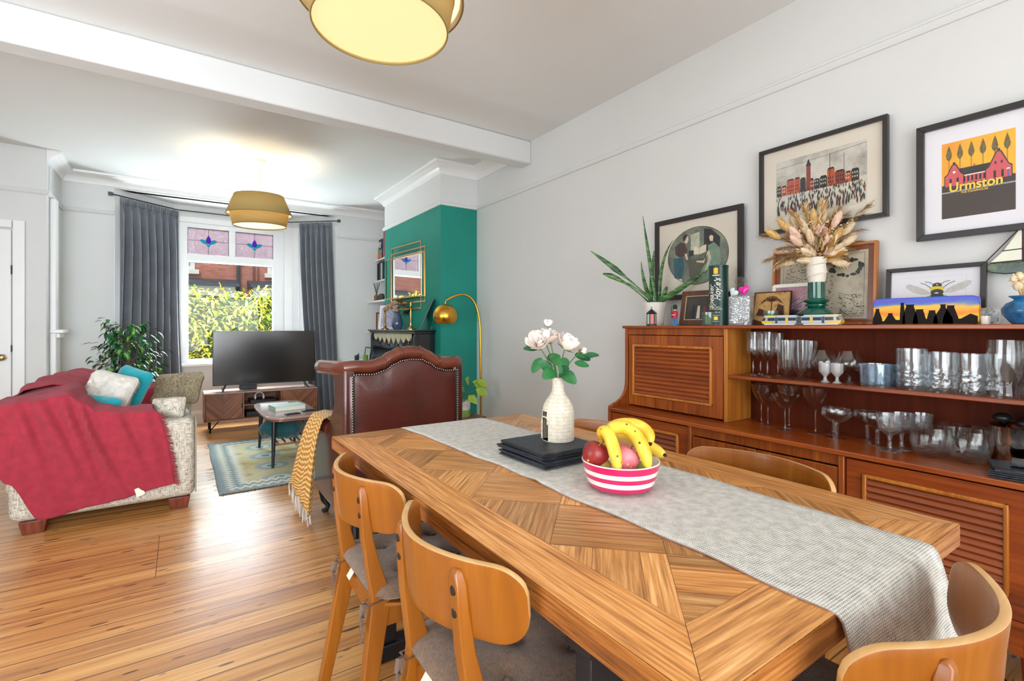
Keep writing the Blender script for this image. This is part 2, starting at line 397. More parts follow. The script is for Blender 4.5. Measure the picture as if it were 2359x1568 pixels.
# floorboards
def floor_material():
    m, nt, b = base('pine_floorboards')
    tc = nd(nt, 'ShaderNodeTexCoord').outputs['Object']
    sp = nd(nt, 'ShaderNodeSeparateXYZ', {0: tc})
    x, y = sp.outputs[0], sp.outputs[1]
    bw = .118
    yy = mth(nt, 'DIVIDE', y, bw); idx = mth(nt, 'FLOOR', yy); fr = mth(nt, 'FRACT', yy)
    rnd = nd(nt, 'ShaderNodeTexWhiteNoise', {'W': idx}, noise_dimensions='1D').outputs[0]
    xs = mth(nt, 'ADD', x, mth(nt, 'MULTIPLY', rnd, 37.0))
    gv = nd(nt, 'ShaderNodeCombineXYZ', {0: mth(nt, 'MULTIPLY', xs, 1.3), 1: mth(nt, 'MULTIPLY', y, 22.0), 2: mth(nt, 'MULTIPLY', rnd, 9.0)}).outputs[0]
    g = noi(nt, gv, 1.0, 6, .6, dist=.8)
    g2v = nd(nt, 'ShaderNodeCombineXYZ', {0: mth(nt, 'MULTIPLY', xs, 5.0), 1: mth(nt, 'MULTIPLY', y, 150.0), 2: rnd}).outputs[0]
    g2 = noi(nt, g2v, 1.0, 3, .6)
    f = mth(nt, 'ADD', mth(nt, 'MULTIPLY', g, .7), mth(nt, 'MULTIPLY', g2, .3))
    f = mth(nt, 'ADD', f, mth(nt, 'MULTIPLY', mth(nt, 'SUBTRACT', rnd, .5), .16))
    col = ramp(nt, f, [(.3, C('#83491a')), (.47, C('#c4823a')), (.58, C('#dc9f54')), (.72, C('#ecbd7c'))])
    # broad paler blotches at random over the boards
    pn = noi(nt, tc, .8, 3)
    col = mix(nt, mth(nt, 'MULTIPLY', pn, .25), col, C('#d8b98e'))
    # knots and nail marks
    kv = nd(nt, 'ShaderNodeCombineXYZ', {0: mth(nt, 'MULTIPLY', xs, 2.3), 1: mth(nt, 'MULTIPLY', y, 7.5), 2: 0.0}).outputs[0]
    vo = nd(nt, 'ShaderNodeTexVoronoi', {'Vector': kv, 'Scale': 1.0, 'Randomness': 1.0})
    kc = nd(nt, 'ShaderNodeSeparateColor', {0: vo.outputs['Color']}).outputs[0]
    rad = mth(nt, 'MULTIPLY', mth(nt, 'POWER', kc, 3.0), .15)
    kn = mth(nt, 'LESS_THAN', vo.outputs['Distance'], rad)
    kv2 = nd(nt, 'ShaderNodeCombineXYZ', {0: mth(nt, 'MULTIPLY', xs, 9.0), 1: mth(nt, 'MULTIPLY', y, 42.0), 2: 3.0}).outputs[0]
    vo2 = nd(nt, 'ShaderNodeTexVoronoi', {'Vector': kv2, 'Scale': 1.0})
    kc2 = nd(nt, 'ShaderNodeSeparateColor', {0: vo2.outputs['Color']}).outputs[1]
    kn2 = mth(nt, 'LESS_THAN', vo2.outputs['Distance'], mth(nt, 'MULTIPLY', mth(nt, 'POWER', kc2, 5.0), .34))
    k = mth(nt, 'MAXIMUM', kn, kn2)
    col = mix(nt, mth(nt, 'MULTIPLY', k, .85), col, C('#4a2a16'))
    # gaps and staggered end joints
    gap = mth(nt, 'LESS_THAN', mth(nt, 'MINIMUM', fr, mth(nt, 'SUBTRACT', 1.0, fr)), .024)
    xe = mth(nt, 'DIVIDE', mth(nt, 'ADD', x, mth(nt, 'MULTIPLY', mth(nt, 'FLOOR', mth(nt, 'DIVIDE', idx, 5.0)), 1.7)), 4.2)
    fe = mth(nt, 'FRACT', xe)
    ej = mth(nt, 'LESS_THAN', mth(nt, 'MINIMUM', fe, mth(nt, 'SUBTRACT', 1.0, fe)), .0004)
    gg = mth(nt, 'MAXIMUM', gap, ej)
    col = mix(nt, mth(nt, 'MULTIPLY', gg, .8), col, C('#3b2211'))
    nt.links.new(col, b.inputs['Base Color'])
    rr = noi(nt, tc, 5.0, 4)
    nt.links.new(mth(nt, 'ADD', mth(nt, 'MULTIPLY', rr, .16), .24), b.inputs['Roughness'])
    b.inputs['Specular IOR Level'].default_value = .7
    b.inputs['Coat Weight'].default_value = .35; b.inputs['Coat Roughness'].default_value = .32
    h = mth(nt, 'SUBTRACT', mth(nt, 'MULTIPLY', f, .25), mth(nt, 'MULTIPLY', gg, 1.0))
    bn = nd(nt, 'ShaderNodeBump', {'Strength': .35, 'Distance': .004, 'Height': h}); nt.links.new(bn.outputs[0], b.inputs['Normal'])
    return m
FLOORM = floor_material()

# ------------------------------------------------------------------ room shell
W, WY, CZ = 2.59, 6.9, 2.88
def struct(name, mb, mat, **kw):
    o = mb.build(name, mat, **kw); o['kind'] = 'structure'; return o
BAY = [(-.60, 6.9), (-.07, 7.35), (1.30, 7.35), (1.79, 6.9)]
mb = MB(); mb.prism([(-2.3, -1.6), (2.7, -1.6), (2.7, 6.9), (1.79, 6.9), (1.30, 7.35), (-.07, 7.35), (-.60, 6.9), (-2.3, 6.9)], -.1, 0)
struct('floor', mb, FLOORM)
mb = MB(); mb.bx(-2.3, 2.7, -1.6, 7.0, CZ, CZ + .15); struct('ceiling', mb, CEIL)
mb = MB(); mb.bx(W, W + .12, -1.6, 7.0, -.1, CZ); struct('wall_right', mb, WHITE)
mb = MB(); mb.bx(-2.32, -2.2, -1.6, 6.3, -.1, CZ); struct('wall_left', mb, WHITE)
mb = MB(); mb.bx(-2.3, 2.7, -1.62, -1.5, -.1, CZ); struct('wall_back', mb, WHITE)
mb = MB(); mb.bx(-2.2, -1.03, 6.2, 6.32, 0, CZ); mb.bx(-1.15, -1.03, 6.3, 7.0, 0, CZ); struct('wall_hall', mb, WHITE, bevel=.004)
mb = MB()
mb.bx(-1.15, -.60, 6.9, 7.02, -.1, CZ); mb.bx(1.79, 2.7, 6.9, 7.02, -.1, CZ); mb.bx(-.60, 1.79, 6.9, 7.02, 2.75, CZ)
# panels under the sills and the head above the windows
out = [(-.60 - .05, 7.0), (-.12, 7.47), (1.35, 7.47), (1.84, 7.0)]
for i in range(3):
    q = [BAY[i], BAY[i+1], out[i+1], out[i]]
    mb.prism(q, -.1, .76); mb.prism(q, 2.60, 2.76)
struct('wall_window', mb, WHITE)
mb = MB(); mb.prism([(-.7, 6.95), (-.12, 7.55), (1.35, 7.55), (1.9, 6.95)], 2.75, 2.85); struct('ceiling_bay', mb, CEIL)
mb = MB(); mb.bx(-2.2, W, 3.505, 3.657, 2.676, CZ); struct('trim_beam', mb, WHITE, bevel=.012)
# chimney breast: white above the picture rail, teal below it
CX0, CY0, CY1 = 2.17, 4.47, 6.1
mb = MB(); mb.mat(TEAL).bx(CX0, W, CY0, CY1, 0, 2.457); mb.mat(WHITE).bx(CX0, W, CY0, CY1, 2.457, CZ)
struct('wall_chimney', mb, TEAL)
def profile_run(mb, prof, pts, side=1):
    """sweep a wall moulding; prof=(out, z); pts on the wall line; out = left of travel * side"""
    n = len(pts); vs = []; k = len(prof)
    for i, p in enumerate(pts):
        d0 = Vector(p) - Vector(pts[i-1]) if i else None; d1 = Vector(pts[i+1]) - Vector(p) if i < n-1 else None
        def nm(d): d = d.normalized(); return Vector((-d.y, d.x)) * side
        if d0 is None: nn = nm(d1)
        elif d1 is None: nn = nm(d0)
        else:
            a, b2 = nm(d0), nm(d1); nn = (a + b2); nn = nn / max(.3, nn.length_squared / 2)
        for o, z in prof: vs.append((p[0] + nn.x * o, p[1] + nn.y * o, z))
    fs = [(i*k + j, i*k + j + 1, (i+1)*k + j + 1, (i+1)*k + j) for i in range(n-1) for j in range(k-1)]
    fs += [tuple(range(k)), tuple(range((n-1)*k, n*k))[::-1]]
    return mb.add(vs, fs)
corn = [(0, CZ-.115), (.012, CZ-.115), (.016, CZ-.10), (.03, CZ-.075), (.055, CZ-.05), (.075, CZ-.04), (.08, CZ-.03), (.10, CZ-.022), (.104, CZ), (0, CZ)]
mb = MB(); profile_run(mb, corn, [(2.17+.02, 3.66), (W, 3.66)][::-1] if 0 else [(W, 3.657), (W, CY0), (CX0, CY0), (CX0, CY1), (W, CY1), (W, WY), (-1.03, WY), (-1.03, 6.2)])
struct('trim_cornice', mb, GLOSSW, smooth=True)
rail = [(0, 2.455), (.012, 2.455), (.022, 2.468), (.024, 2.482), (.014, 2.49), (.018, 2.498), (0, 2.503)]
mb = MB(); profile_run(mb, rail, [(W, -1.5), (W, CY0), (CX0, CY0), (CX0, CY1), (W, CY1), (W, WY), (1.79, WY)])
profile_run(mb, rail, [(-.60, WY), (-1.03, WY), (-1.03, 6.2), (-1.13, 6.2), (-1.5, 6.2)])
struct('trim_picture_rail', mb, WHITE, smooth=True)
bb = [(0, 0), (.02, 0), (.02, .13), (.014, .15), (.008, .17), (0, .17)]
mb = MB(); profile_run(mb, bb, [(W, -1.5), (W, CY0), (CX0, CY0), (CX0, 4.62)]); struct('baseboard_right', mb, GLOSSW)
mb = MB(); profile_run(mb, bb, [(W, WY), (1.79, WY), (1.30, 7.35), (-.07, 7.35), (-.60, 6.9), (-1.03, 6.9), (-1.03, 6.2), (-1.12, 6.2)]); struct('baseboard_window', mb, GLOSSW)
# pier trim with its little capped shelf beside the hall wall
mb = MB(); mb.bx(-1.03, -.985, 6.34, 6.46, 0, 2.455); mb.bx(-1.03, -.93, 6.32, 6.62, 1.165, 1.20); mb.bx(-1.03, -.96, 6.36, 6.58, 1.12, 1.165)
mb.bx(-1.03, -.995, 6.52, 6.60, 0, 1.12)
struct('trim_pier', mb, GLOSSW, bevel=.006)

# hall door with its casing
d = thing('door_1', None, None, (-1.30, 6.19, 0)); d['kind'] = 'structure'
mb = MB(); mb.bx(.04, -.74, -.012, .0, .02, 2.10); mb.build('door_leaf', GLOSSW, d, bevel=.003)
mb = MB()
mb.bx(.05, .13, -.02, 0, 0, 2.19); mb.bx(.045, -.85, -.018, 0, 2.12, 2.188); mb.build('door_casing', GLOSSW, d, bevel=.004)
kn = MB(); kn.T = Matrix.Translation((-.015, -.012, .953)) @ Matrix.Rotation(radians(90), 4, 'X')
kn.lathe([(0, 0), (.027, 0), (.027, .004), (.010, .008), (.009, .03), (.022, .038), (.030, .05), (.027, .064), (.012, .07), (0, .07)], 20)
kn.build('door_knob', pm('old_brass', '#8f7a55', .25, metal=1), d, smooth=True)
mb = MB(); mb.bx(.038, .046, -.016, -.010, 1.0, 1.06); mb.bx(.038, .046, -.016, -.010, 1.7, 1.78); mb.build('hinge', BLKM, d)

# ------------------------------------------------------------------ bay windows
LEADM = pm('lead_came', '#2c2e36', .5, metal=.5)
OBSC = pane('obscured_glass', '#a79ca2', .05, milky=.25, bs=30.0)
PURP = pane('violet_glass', '#5a2be0', .05, milky=.25)
CYAN = pane('turquoise_glass', '#11b9cf', .05, milky=.25)
def window_unit(name, p0, p1, splits, full):
    """a bay light from p0 to p1; splits = stile positions (outer left .. outer right)"""
    dx, dy = p1[0]-p0[0], p1[1]-p0[1]; L = sqrt(dx*dx+dy*dy); a = atan2(dy, dx)
    w = thing(name, None, None, (p0[0], p0[1], .76), a); w['kind'] = 'structure'
    x0, x1, x2, x3 = splits
    f = MB()
    for (q0, q1, y0, y1) in ((0, x0, -.005, .05), (x3, L, -.005, .05), (x0, x1, .0085, .058), (x2, x3, .0085, .058)): f.bx(q0, q1, y0, y1, .001, 1.849)
    for (z0, z1, y0) in ((0, .047, .01), (1.30, 1.39, .01), (1.722, 1.78, .01), (1.78, 1.85, -.0035)): f.bx(x0, x3, y0, .06, z0, z1)
    f.bx(x1 - .012, x2 + .012, .022, .05, .047, .062); f.bx(x1, x2, .022, .05, 1.285, 1.30)
    f.bx(x1, x1 + .01, .022, .05, .05, 1.3); f.bx(x2 - .01, x2, .022, .05, .05, 1.3)
    xm = (x1 + x2) / 2
    if full: f.bx(xm - .038, xm + .038, .0115, .059, 1.385, 1.725)
    f.build('window_frame', GLOSSW, w, bevel=.004)
    g = MB(); g.bx(x1, x2, .034, .038, .05, 1.30); g.build('lower_pane', CLEAR, w)
    ll = MB(); ll.bx(x1, x1 + .006, .030, .034, .06, 1.29); ll.bx(x2 - .006, x2, .030, .034, .06, 1.29); ll.bx(x1, x2, .030, .034, 1.28, 1.286)
    ll.build('glazing_seal', LEADM, w)
    spans = [(x1, xm - .038), (xm + .038, x2)] if full else [(x1, x2)]
    for u0, u1 in spans:
        g = MB(); g.mat(OBSC).bx(u0, u1, .036, .040, 1.39, 1.722)
        cx, cz = (u0 + u1) / 2, 1.565; s = 1.0
        def P(pts, y, m, xs=1):
            g.mat(m); q = [(cx + xs * a_ * s, y, cz + b_ * s) for a_, b_ in pts]
            g.add(q, [tuple(range(len(q)))])
        tul = [(0, .072), (.018, .040), (.027, .012), (.022, -.012), (0, -.032), (-.022, -.012), (-.027, .012), (-.018, .040)]
        P(tul, .0335, PURP)
        lf = [(.004, -.028), (.020, -.010), (.045, .014), (.068, .018), (.094, .010), (.074, -.016), (.045, -.034), (.018, -.040)]
        P(lf, .034, CYAN); P(lf, .034, CYAN, -1)
        P([(-.018, -.040), (.018, -.040), (.022, -.052), (0, -.082), (-.022, -.052)], .0338, CYAN)
        for q in (tul, lf, [(-a_, b_) for a_, b_ in lf]):
            pts = [(cx + a_, .0325, cz + b_) for a_, b_ in q]; g.mat(LEADM).tube(pts + pts[:1], .0022, 5)
        g.mat(LEADM)
        g.bx(cx - .002, cx + .002, .031, .036, cz + .07, 1.722); g.bx(cx - .002, cx + .002, .031, .036, 1.39, cz - .08)
        g.bx(u0, cx - .09, .031, .036, cz - .002, cz + .002); g.bx(cx + .09, u1, .031, .036, cz - .002, cz + .002)
        for e in (u0, u1 - .004): g.bx(e, e + .004, .031, .036, 1.39, 1.722)
        g.bx(u0, u1, .031, .036, 1.718, 1.722)
        g.build('stained_pane', OBSC, w)
    s = MB(); s.bx(-.02, L + .02, -.05, .03, -.03, .005); s.build('window_sill', GLOSSW, w, bevel=.006)
    return w
window_unit('window_1', (-.07, 7.35), (1.30, 7.35), (.06, .147, 1.124, 1.26), True)
window_unit('window_2', (1.30, 7.35), (1.79, 6.9), (.09, .16, .50, .58), False)
window_unit('window_3', (-.60, 6.9), (-.07, 7.35), (.10, .17, .50, .60), False)

# ------------------------------------------------------------------ outside: garden, hedge, houses opposite
mb = MB(); mb.bx(-30, 35, 7.0, 60, -.5, -.3); struct('ground', mb, pm('paving', '#8d8b86', .9, var=.1, vs=2))
hd = thing('garden_hedge', 'dense yellow-green leafed hedge outside the bay window', 'hedge', (.6, 9.3, -.3))
HL = [pm('hedge_leaf_yellow', '#c9b22c', .5, var=.2, vs=9), pm('hedge_leaf_green', '#6c8420', .5, var=.25, vs=9),
      pm('hedge_leaf_pale', '#ddd270', .5, var=.12, vs=9), pm('hedge_leaf_dark', '#3d4f16', .6, var=.2, vs=9)]
RH = random.Random(3)
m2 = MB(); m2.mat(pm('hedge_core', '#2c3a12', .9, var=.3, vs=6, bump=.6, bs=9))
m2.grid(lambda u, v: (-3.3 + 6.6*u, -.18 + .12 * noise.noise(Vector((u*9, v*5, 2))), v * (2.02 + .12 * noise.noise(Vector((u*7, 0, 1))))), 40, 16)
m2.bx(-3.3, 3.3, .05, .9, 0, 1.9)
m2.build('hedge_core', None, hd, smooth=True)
m2 = MB()
for k in range(9000):
    u = RH.uniform(-2.6, 2.6); z = RH.uniform(.35, 2.24)
    top = 2.16 + .14 * noise.noise(Vector((u * 2.2, 0, 4))) - .03*u
    if z > top: continue
    y = -.28 + .12 * noise.noise(Vector((u * 1.6, z * 1.6, 7))) + RH.uniform(-.07, .10) + (max(0, z - top + .25) ** 2) * 3
    d = Vector((RH.gauss(0, .8), -abs(RH.gauss(.7, .35)), RH.gauss(.15, .7)))
    m2.mat(HL[RH.choices([0, 1, 2, 3], [.42, .3, .18, .10])[0]])
    L = RH.uniform(.07, .13); m2.leaf((u, y, z), d, L * .36, L, fold=.15, curl=RH.uniform(.1, .5))
m2.build('foliage', None, hd, smooth=True)

def brick_mat():
    m, nt, b = base('red_brick')
    sp = nd(nt, 'ShaderNodeSeparateXYZ', {0: nd(nt, 'ShaderNodeTexCoord').outputs['Object']})
    v = nd(nt, 'ShaderNodeCombineXYZ', {0: sp.outputs[0], 1: sp.outputs[2], 2: 0.0}).outputs[0]
    br = nd(nt, 'ShaderNodeTexBrick', {'Vector': v, 'Color1': C('#c27a6c'), 'Color2': C('#a8604f'), 'Mortar': C('#8f6a60'), 'Scale': 1.0,
            'Mortar Size': .008, 'Bias': -.1, 'Brick Width': .225, 'Row Height': .075})
    c = mix(nt, mth(nt, 'MULTIPLY', noi(nt, v, 3.0, 5), .35), br.outputs[0], C('#d68d7d'))
    nt.links.new(c, b.inputs['Base Color']); b.inputs['Roughness'].default_value = .9
    return m
BRICK = brick_mat(); SLATE = pm('slate_roof', '#3c444f', .6, var=.15, vs=4); STONE = pm('painted_stone', '#e4ded2', .7, var=.05)
hs = thing('terraced_houses', 'red brick terraced houses across the street beyond the hedge', 'house', (0, 20, -.3))
mb = MB(); mb.bx(-16, 22, 0, 6, 0, 7.2); mb.build('brick_wall', BRICK, hs)
mb = MB(); mb.prism([(-.3, 7.0), (6.3, 7.0), (3, 9.2)], -16, 22, 'x'); mb.build('roof', SLATE, hs)
for x0, x1 in ((-.9, .42), (2.66, 4.1), (-5.2, -3.8), (7.2, 8.6)):
    f = MB(); f.bx(x0, x1, -.06, .1, 3.48, 5.4); f.bx(x0 - .1, x1 + .12, -.16, .0, 3.34, 3.50); wnd = f.build('window_surround', STONE, hs, bevel=.01)
    g = MB(); g.bx(x0 + .14, (x0+x1)/2 - .05, -.075, -.06, 3.62, 5.3); g.bx((x0+x1)/2 + .05, x1 - .14, -.075, -.06, 3.62, 5.3); g.build('window_glass', pm('far_window_glass', '#7f95a8', .1), wnd)
for x0, x1 in ((-7, -4.6), (-2.5, 1.55), (2.1, 5.4), (6.5, 9)):
    f = MB(); f.bx(x0, x1, -1.0, .05, 0, 2.9); f.build('bay_wall', STONE, hs)
    f = MB(); f.prism([(-1.25, 2.9), (.02, 2.9), (.02, 3.22), (-1.2, 2.98)], x0 - .1, x1 + .1, 'x'); f.build('bay_roof', SLATE, hs)
f = MB(); f.tube([(1.72, -.12, 0), (1.72, -.12, 7.1)], .06, 8); f.bx(1.60, 1.84, -.22, 0, 3.9, 4.15); f.build('downpipe', pm('pipe_dark', '#2b3442', .5), hs)
f = MB(); f.tube([(3.1 - .9, -.1, 0), (2.2, -.1, 7.1)], .03, 6); f.tube([(2.35, -.08, 3.0), (2.35, -.08, 4.2), (2.6, -.08, 4.3)], .02, 6); f.build('cable', pm('pipe_red', '#7d4038', .6), hs)
# ------------------------------------------------------------------ teak sideboard along the right wall
SB = (2.38, 1.2, 0)
sb = thing('sideboard', 'long teak sideboard with louvred doors and open glass shelves against the right wall', 'sideboard', SB)
def louvre(parent, x, ya, yb, za, zb, n, bname='louvre_panel'):
    """raised moulding with tilted slats, on a front at constant x"""
    f = MB()
    for (a0, a1, c0, c1) in ((ya, ya+.014, za, zb), (yb-.014, yb, za, zb)): f.bx(x-.013, x+.004, a0, a1, c0, c1)
    f.bx(x-.012, x+.004, ya, yb, za, za+.014); f.bx(x-.012, x+.004, ya, yb, zb-.014, zb)
    f.build('louvre_frame', TEAKL, parent, off=SB, bevel=.004)
    s = MB(); h = (zb - za - .028) / n
    for k in range(n):
        z0 = za + .014 + k*h
        s.prism([(x-.010, z0+.001), (x-.011, z0+.004), (x+.001, z0+h*.98), (x+.006, z0+h*.98), (x+.006, z0+.001)][::-1] and
                [(z0+.001, x-.010), (z0+.004, x-.0115), (z0+h*1.02, x+.002), (z0+h*1.02, x+.008), (z0+.001, x+.008)], ya+.013, yb-.013, 'y')
    s.build(bname, TEAK, parent, off=SB)
curve = [(2.187, .25), (2.187, .726), (2.192, .738), (2.215, .748), (2.25, .759), (2.285, .776), (2.31, .799), (2.327, .828), (2.336, .862), (2.338, .90), (2.338, 1.214), (2.57, 1.214), (2.57, .25)]
for y0, y1 in ((2.144, 2.164), (.262, .282)):
    m = MB(); m.prism([(z, x) for x, z in curve], y0, y1, 'y'); m.build('end_panel', TEAKV, sb, off=SB, bevel=.002)
m = MB(); m.bx(2.322, 2.575, .255, 2.172, 1.214, 1.231); m.build('top_board', TEAK, sb, off=SB, bevel=.003)
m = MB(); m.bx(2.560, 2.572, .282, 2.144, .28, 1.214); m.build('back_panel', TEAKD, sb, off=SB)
m = MB(); m.bx(2.180, 2.560, .282, 2.144, .708, .729); m.build('worktop', TEAK, sb, off=SB, bevel=.004)
m = MB(); m.bx(2.338, 2.560, 1.462, 1.482, .729, 1.214); m.build('divider', TEAKL, sb, off=SB, bevel=.002)
m = MB(); m.bx(2.342, 2.560, .282, 1.462, .957, .974); m.build('glass_shelf', TEAK, sb, off=SB, bevel=.003)
m = MB(); m.bx(2.350, 2.366, 1.482, 2.144, 1.176, 1.214); m.build('fascia', TEAKV, sb, off=SB)
m = MB(); m.bx(2.345, 2.363, 1.490, 2.138, .738, 1.172); dr = m.build('door', TEAKV, sb, off=SB, bevel=.002)
def sub(parent_world_off, fn): fn()
louvre_parent = dr
f_ = louvre
f_(dr, 2.345, 1.551, 2.10, .80, 1.116, 12)
m = MB(); m.bx(2.200, 2.560, .282, 2.144, .262, .285); m.build('carcass_bottom', TEAK, sb, off=SB, bevel=.002)
for y0, y1 in ((1.572, 1.594), (.866, .888)):
    m = MB(); m.bx(2.188, 2.55, y0, y1, .285, .708); m.build('divider', TEAKV, sb, off=SB, bevel=.004)
m = MB(); m.bx(2.198, 2.214, 1.598, 2.140, .288, .700); dr = m.build('door', TEAK, sb, off=SB, bevel=.002); f_(dr, 2.198, 1.652, 2.105, .355, .652, 10)
m = MB(); m.bx(2.198, 2.214, .286, .862, .288, .700); dr = m.build('door', TEAK, sb, off=SB, bevel=.002); f_(dr, 2.198, .398, .804, .357, .652, 11)
m = MB(); m.bx(2.206, 2.22, .888, 1.572, .662, .708); m.build('fascia', TEAKV, sb, off=SB)
for y0, y1 in ((.892, 1.228), (1.232, 1.568)):
    m = MB(); m.bx(2.196, 2.212, y0, y1, .288, .656); m.build('door', TEAKV, sb, off=SB, bevel=.003)
m = MB(); m.bx(2.23, 2.25, .32, 2.10, .16, .262); m.bx(2.50, 2.52, .32, 2.10, .16, .262); m.bx(2.25, 2.50, .32, .345, .16, .262); m.bx(2.25, 2.50, 2.075, 2.10, .16, .262)
m.build('plinth', TEAK, sb, off=SB, bevel=.006)
for y in (.36, 2.06):
    for x in (2.25, 2.50):
        m = MB(); m.tube([(x, y, .2), (x, y, 0)], [.024, .015], 12); m.build('leg', TEAKV, sb, off=SB, smooth=True)

# ------------------------------------------------------------------ dining table
TB = (1.02, 1.245, 0)
tb = thing('dining_table', 'oak dining table with diamond parquet top and black metal legs', 'dining table', TB)
X0, X1, Y0, Y1, ZT = .53, 1.512, .357, 2.135, .76
m = MB(); m.bx(X0, X1, Y0, Y1, .710, ZT - .0012); m.mat(OAKX).bx(X0 + .001, X1 - .001, Y0 - .0008, Y0, .7105, ZT - .002); m.bx(X0 + .001, X1 - .001, Y1, Y1 + .0008, .7105, ZT - .002); m.mat(None)
rt = random.Random(5)
def tone():
    b = rt.uniform(.72, 1.28); w = rt.uniform(-.07, .05)
    return (min(1.3, b), b * (1 + w * .6), b * (1 + w * 1.6), 1)
def board(m, poly, ang):
    if len(poly) < 3: return
    A = sum(poly[i-1][0]*poly[i][1] - poly[i][0]*poly[i-1][1] for i in range(len(poly))) / 2
    if abs(A) < 1e-4: return
    cx = sum(p[0] for p in poly) / len(poly); cy = sum(p[1] for p in poly) / len(poly)
    q = []
    for x, y in poly:
        dx, dy = cx - x, cy - y; L = sqrt(dx*dx + dy*dy); q.append((x + dx/L*.0009, y + dy/L*.0009))
    if A < 0: q = q[::-1]
    ou, ov = rt.uniform(0, 9), rt.uniform(0, 9); c, s = cos(ang), sin(ang)
    m.tn = tone()
    m.mat(OAK).add([(x, y, ZT) for x, y in q], [tuple(range(len(q)))], [[(x*c + y*s + ou, -x*s + y*c + ov) for x, y in q]])
    m.tn = (1, 1, 1, 1)
bw = .119; xi0, xi1, yi0, yi1 = X0 + bw, X1 - bw, Y0 + bw, Y1 - bw
board(m, [(X0, Y0), (X1, Y0), (xi1, yi0), (xi0, yi0)], 0); board(m, [(xi0, yi1), (xi1, yi1), (X1, Y1), (X0, Y1)], 0)
board(m, [(X0, Y0), (xi0, yi0), (xi0, yi1), (X0, Y1)], pi/2); board(m, [(xi1, yi0), (X1, Y0), (X1, Y1), (xi1, yi1)], pi/2)
cell = .2383; r2 = sqrt(.5)
for i in range(-1, 12):
    for j in range(-8, 10):
        along_a = (i + j) % 2 == 0
        cuts = [0, .40, .80, 1.0] if (i * 3 + j) % 2 else [0, .22, .62, 1.0]
        for k in range(3):
            lo, hi = cuts[k] * cell, cuts[k+1] * cell
            if along_a: q = [(0, lo), (cell, lo), (cell, hi), (0, hi)]
            else: q = [(lo, 0), (hi, 0), (hi, cell), (lo, cell)]
            P = []
            for a, b in q:
                a += i * cell; b += j * cell
                P.append((xi0 + (a - b) * r2, yi0 + (a + b) * r2))
            P = clip(P, xi0, xi1, yi0, yi1)
            board(m, P, pi/4 if along_a else 3*pi/4)
m.build('tabletop', OAKD, tb, off=TB)
for y in (.62, 1.74):
    f = MB()
    for x0, x1 in ((.585, .665), (1.375, 1.455)): f.bx(x0, x1, y, y + .04, .06, .655)
    f.bx(.57, 1.47, y - .012, y + .052, 0, .06); f.bx(.57, 1.47, y - .012, y + .052, .655, .710)
    f.build('leg_frame', pm('dark_powder_coat', '#25262b', .38, metal=.3, var=.1, vs=5), tb, off=TB, bevel=.003)

# table runner: lies along the table, drops over both ends
def weave(name, ca, cb, sx, sy, bump=.6, kind='UV'):
    m_, nt, b = base(name); v = coords(nt, kind)
    sp = nd(nt, 'ShaderNodeSeparateXYZ', {0: v})
    a = mth(nt, 'SINE', mth(nt, 'MULTIPLY', sp.outputs[0], sx)); row = mth(nt, 'MULTIPLY', sp.outputs[1], sy)
    c = mth(nt, 'SINE', mth(nt, 'ADD', row, mth(nt, 'MULTIPLY', a, .8)))
    h = mth(nt, 'MULTIPLY', mth(nt, 'ADD', a, 1.0), mth(nt, 'ADD', c, 1.0)); h = mth(nt, 'MULTIPLY', h, .25)
    n = noi(nt, v, 40.0, 3)
    nt.links.new(ramp(nt, mth(nt, 'ADD', mth(nt, 'MULTIPLY', h, .7), mth(nt, 'MULTIPLY', n, .4)), [(.16, C(cb)), (.42, C(ca)), (.8, sh(C(ca), 1.12))]), b.inputs['Base Color'])
    b.inputs['Roughness'].default_value = .95; b.inputs['Sheen Weight'].default_value = .2
    bn = nd(nt, 'ShaderNodeBump', {'Strength': bump, 'Distance': .003, 'Height': h}); nt.links.new(bn.outputs[0], b.inputs['Normal'])
    return m_
RUN = weave('runner_weave', '#ebe8e0', '#8f8a80', 2*pi/.0062, 2*pi/.0052)
HEM = pm('runner_hem', '#a98f86', .95, bump=.5, bs=300)
rn = MB()
pathY = [(2.142, .70), (2.146, .735), (2.142, .757), (2.125, .7645)]
n = 60
for k in range(n + 1): pathY.append((2.11 - (2.11 - .385) * k / n, .7645))
pathY += [(.368, .7640), (.352, .7600), (.344, .750), (.339, .73), (.333, .70), (.326, .66), (.318, .62), (.312, .58), (.310, .54), (.316, .505), (.326, .475)]
cum = [0]
for a, b in zip(pathY, pathY[1:]): cum.append(cum[-1] + sqrt((a[0]-b[0])**2 + (a[1]-b[1])**2))
nu, nv = 20, len(pathY) - 1
vs = []; uvs = []
for j, (y, z) in enumerate(pathY):
    x0 = .838 + .034 * min(1, max(0, (2.14 - y) / .8)); x1 = 1.268 + .045 * min(1, max(0, (2.14 - y) / .9))
    wob = .004 * sin(y * 11) + .003 * sin(y * 23 + 1)
    drop = max(0, .76 - z) if y < 1 else 0
    for i in range(nu + 1):
        u = i / nu; x = x0 + (x1 - x0) * u + wob
        zz = z
        if .40 < y < 2.1:
            e = noise.noise(Vector((u * 1.5, y * 3.0, 3)))
            edge = max(0, abs(u - .5) - .36) / .14
            zz += max(0, e) * .006 * (.3 + edge)
            zz += .006 * math.exp(-((y - 1.17 + .1 * u) / .022) ** 2) * max(0, 1 - u * 1.6)
            zz += .004 * math.exp(-((y - 1.56 + .12 * u) / .03) ** 2) * max(0, 1 - u * 1.2)
        yy = y
        if drop:
            yy = y + .022 * sin(u * 7.0 + .6) * drop / .28 - .05 * (u ** 6) * drop / .28
            x += (.5 - u) * .05 * drop / .28
        vs.append((x, yy, zz)); uvs.append((x, cum[j]))
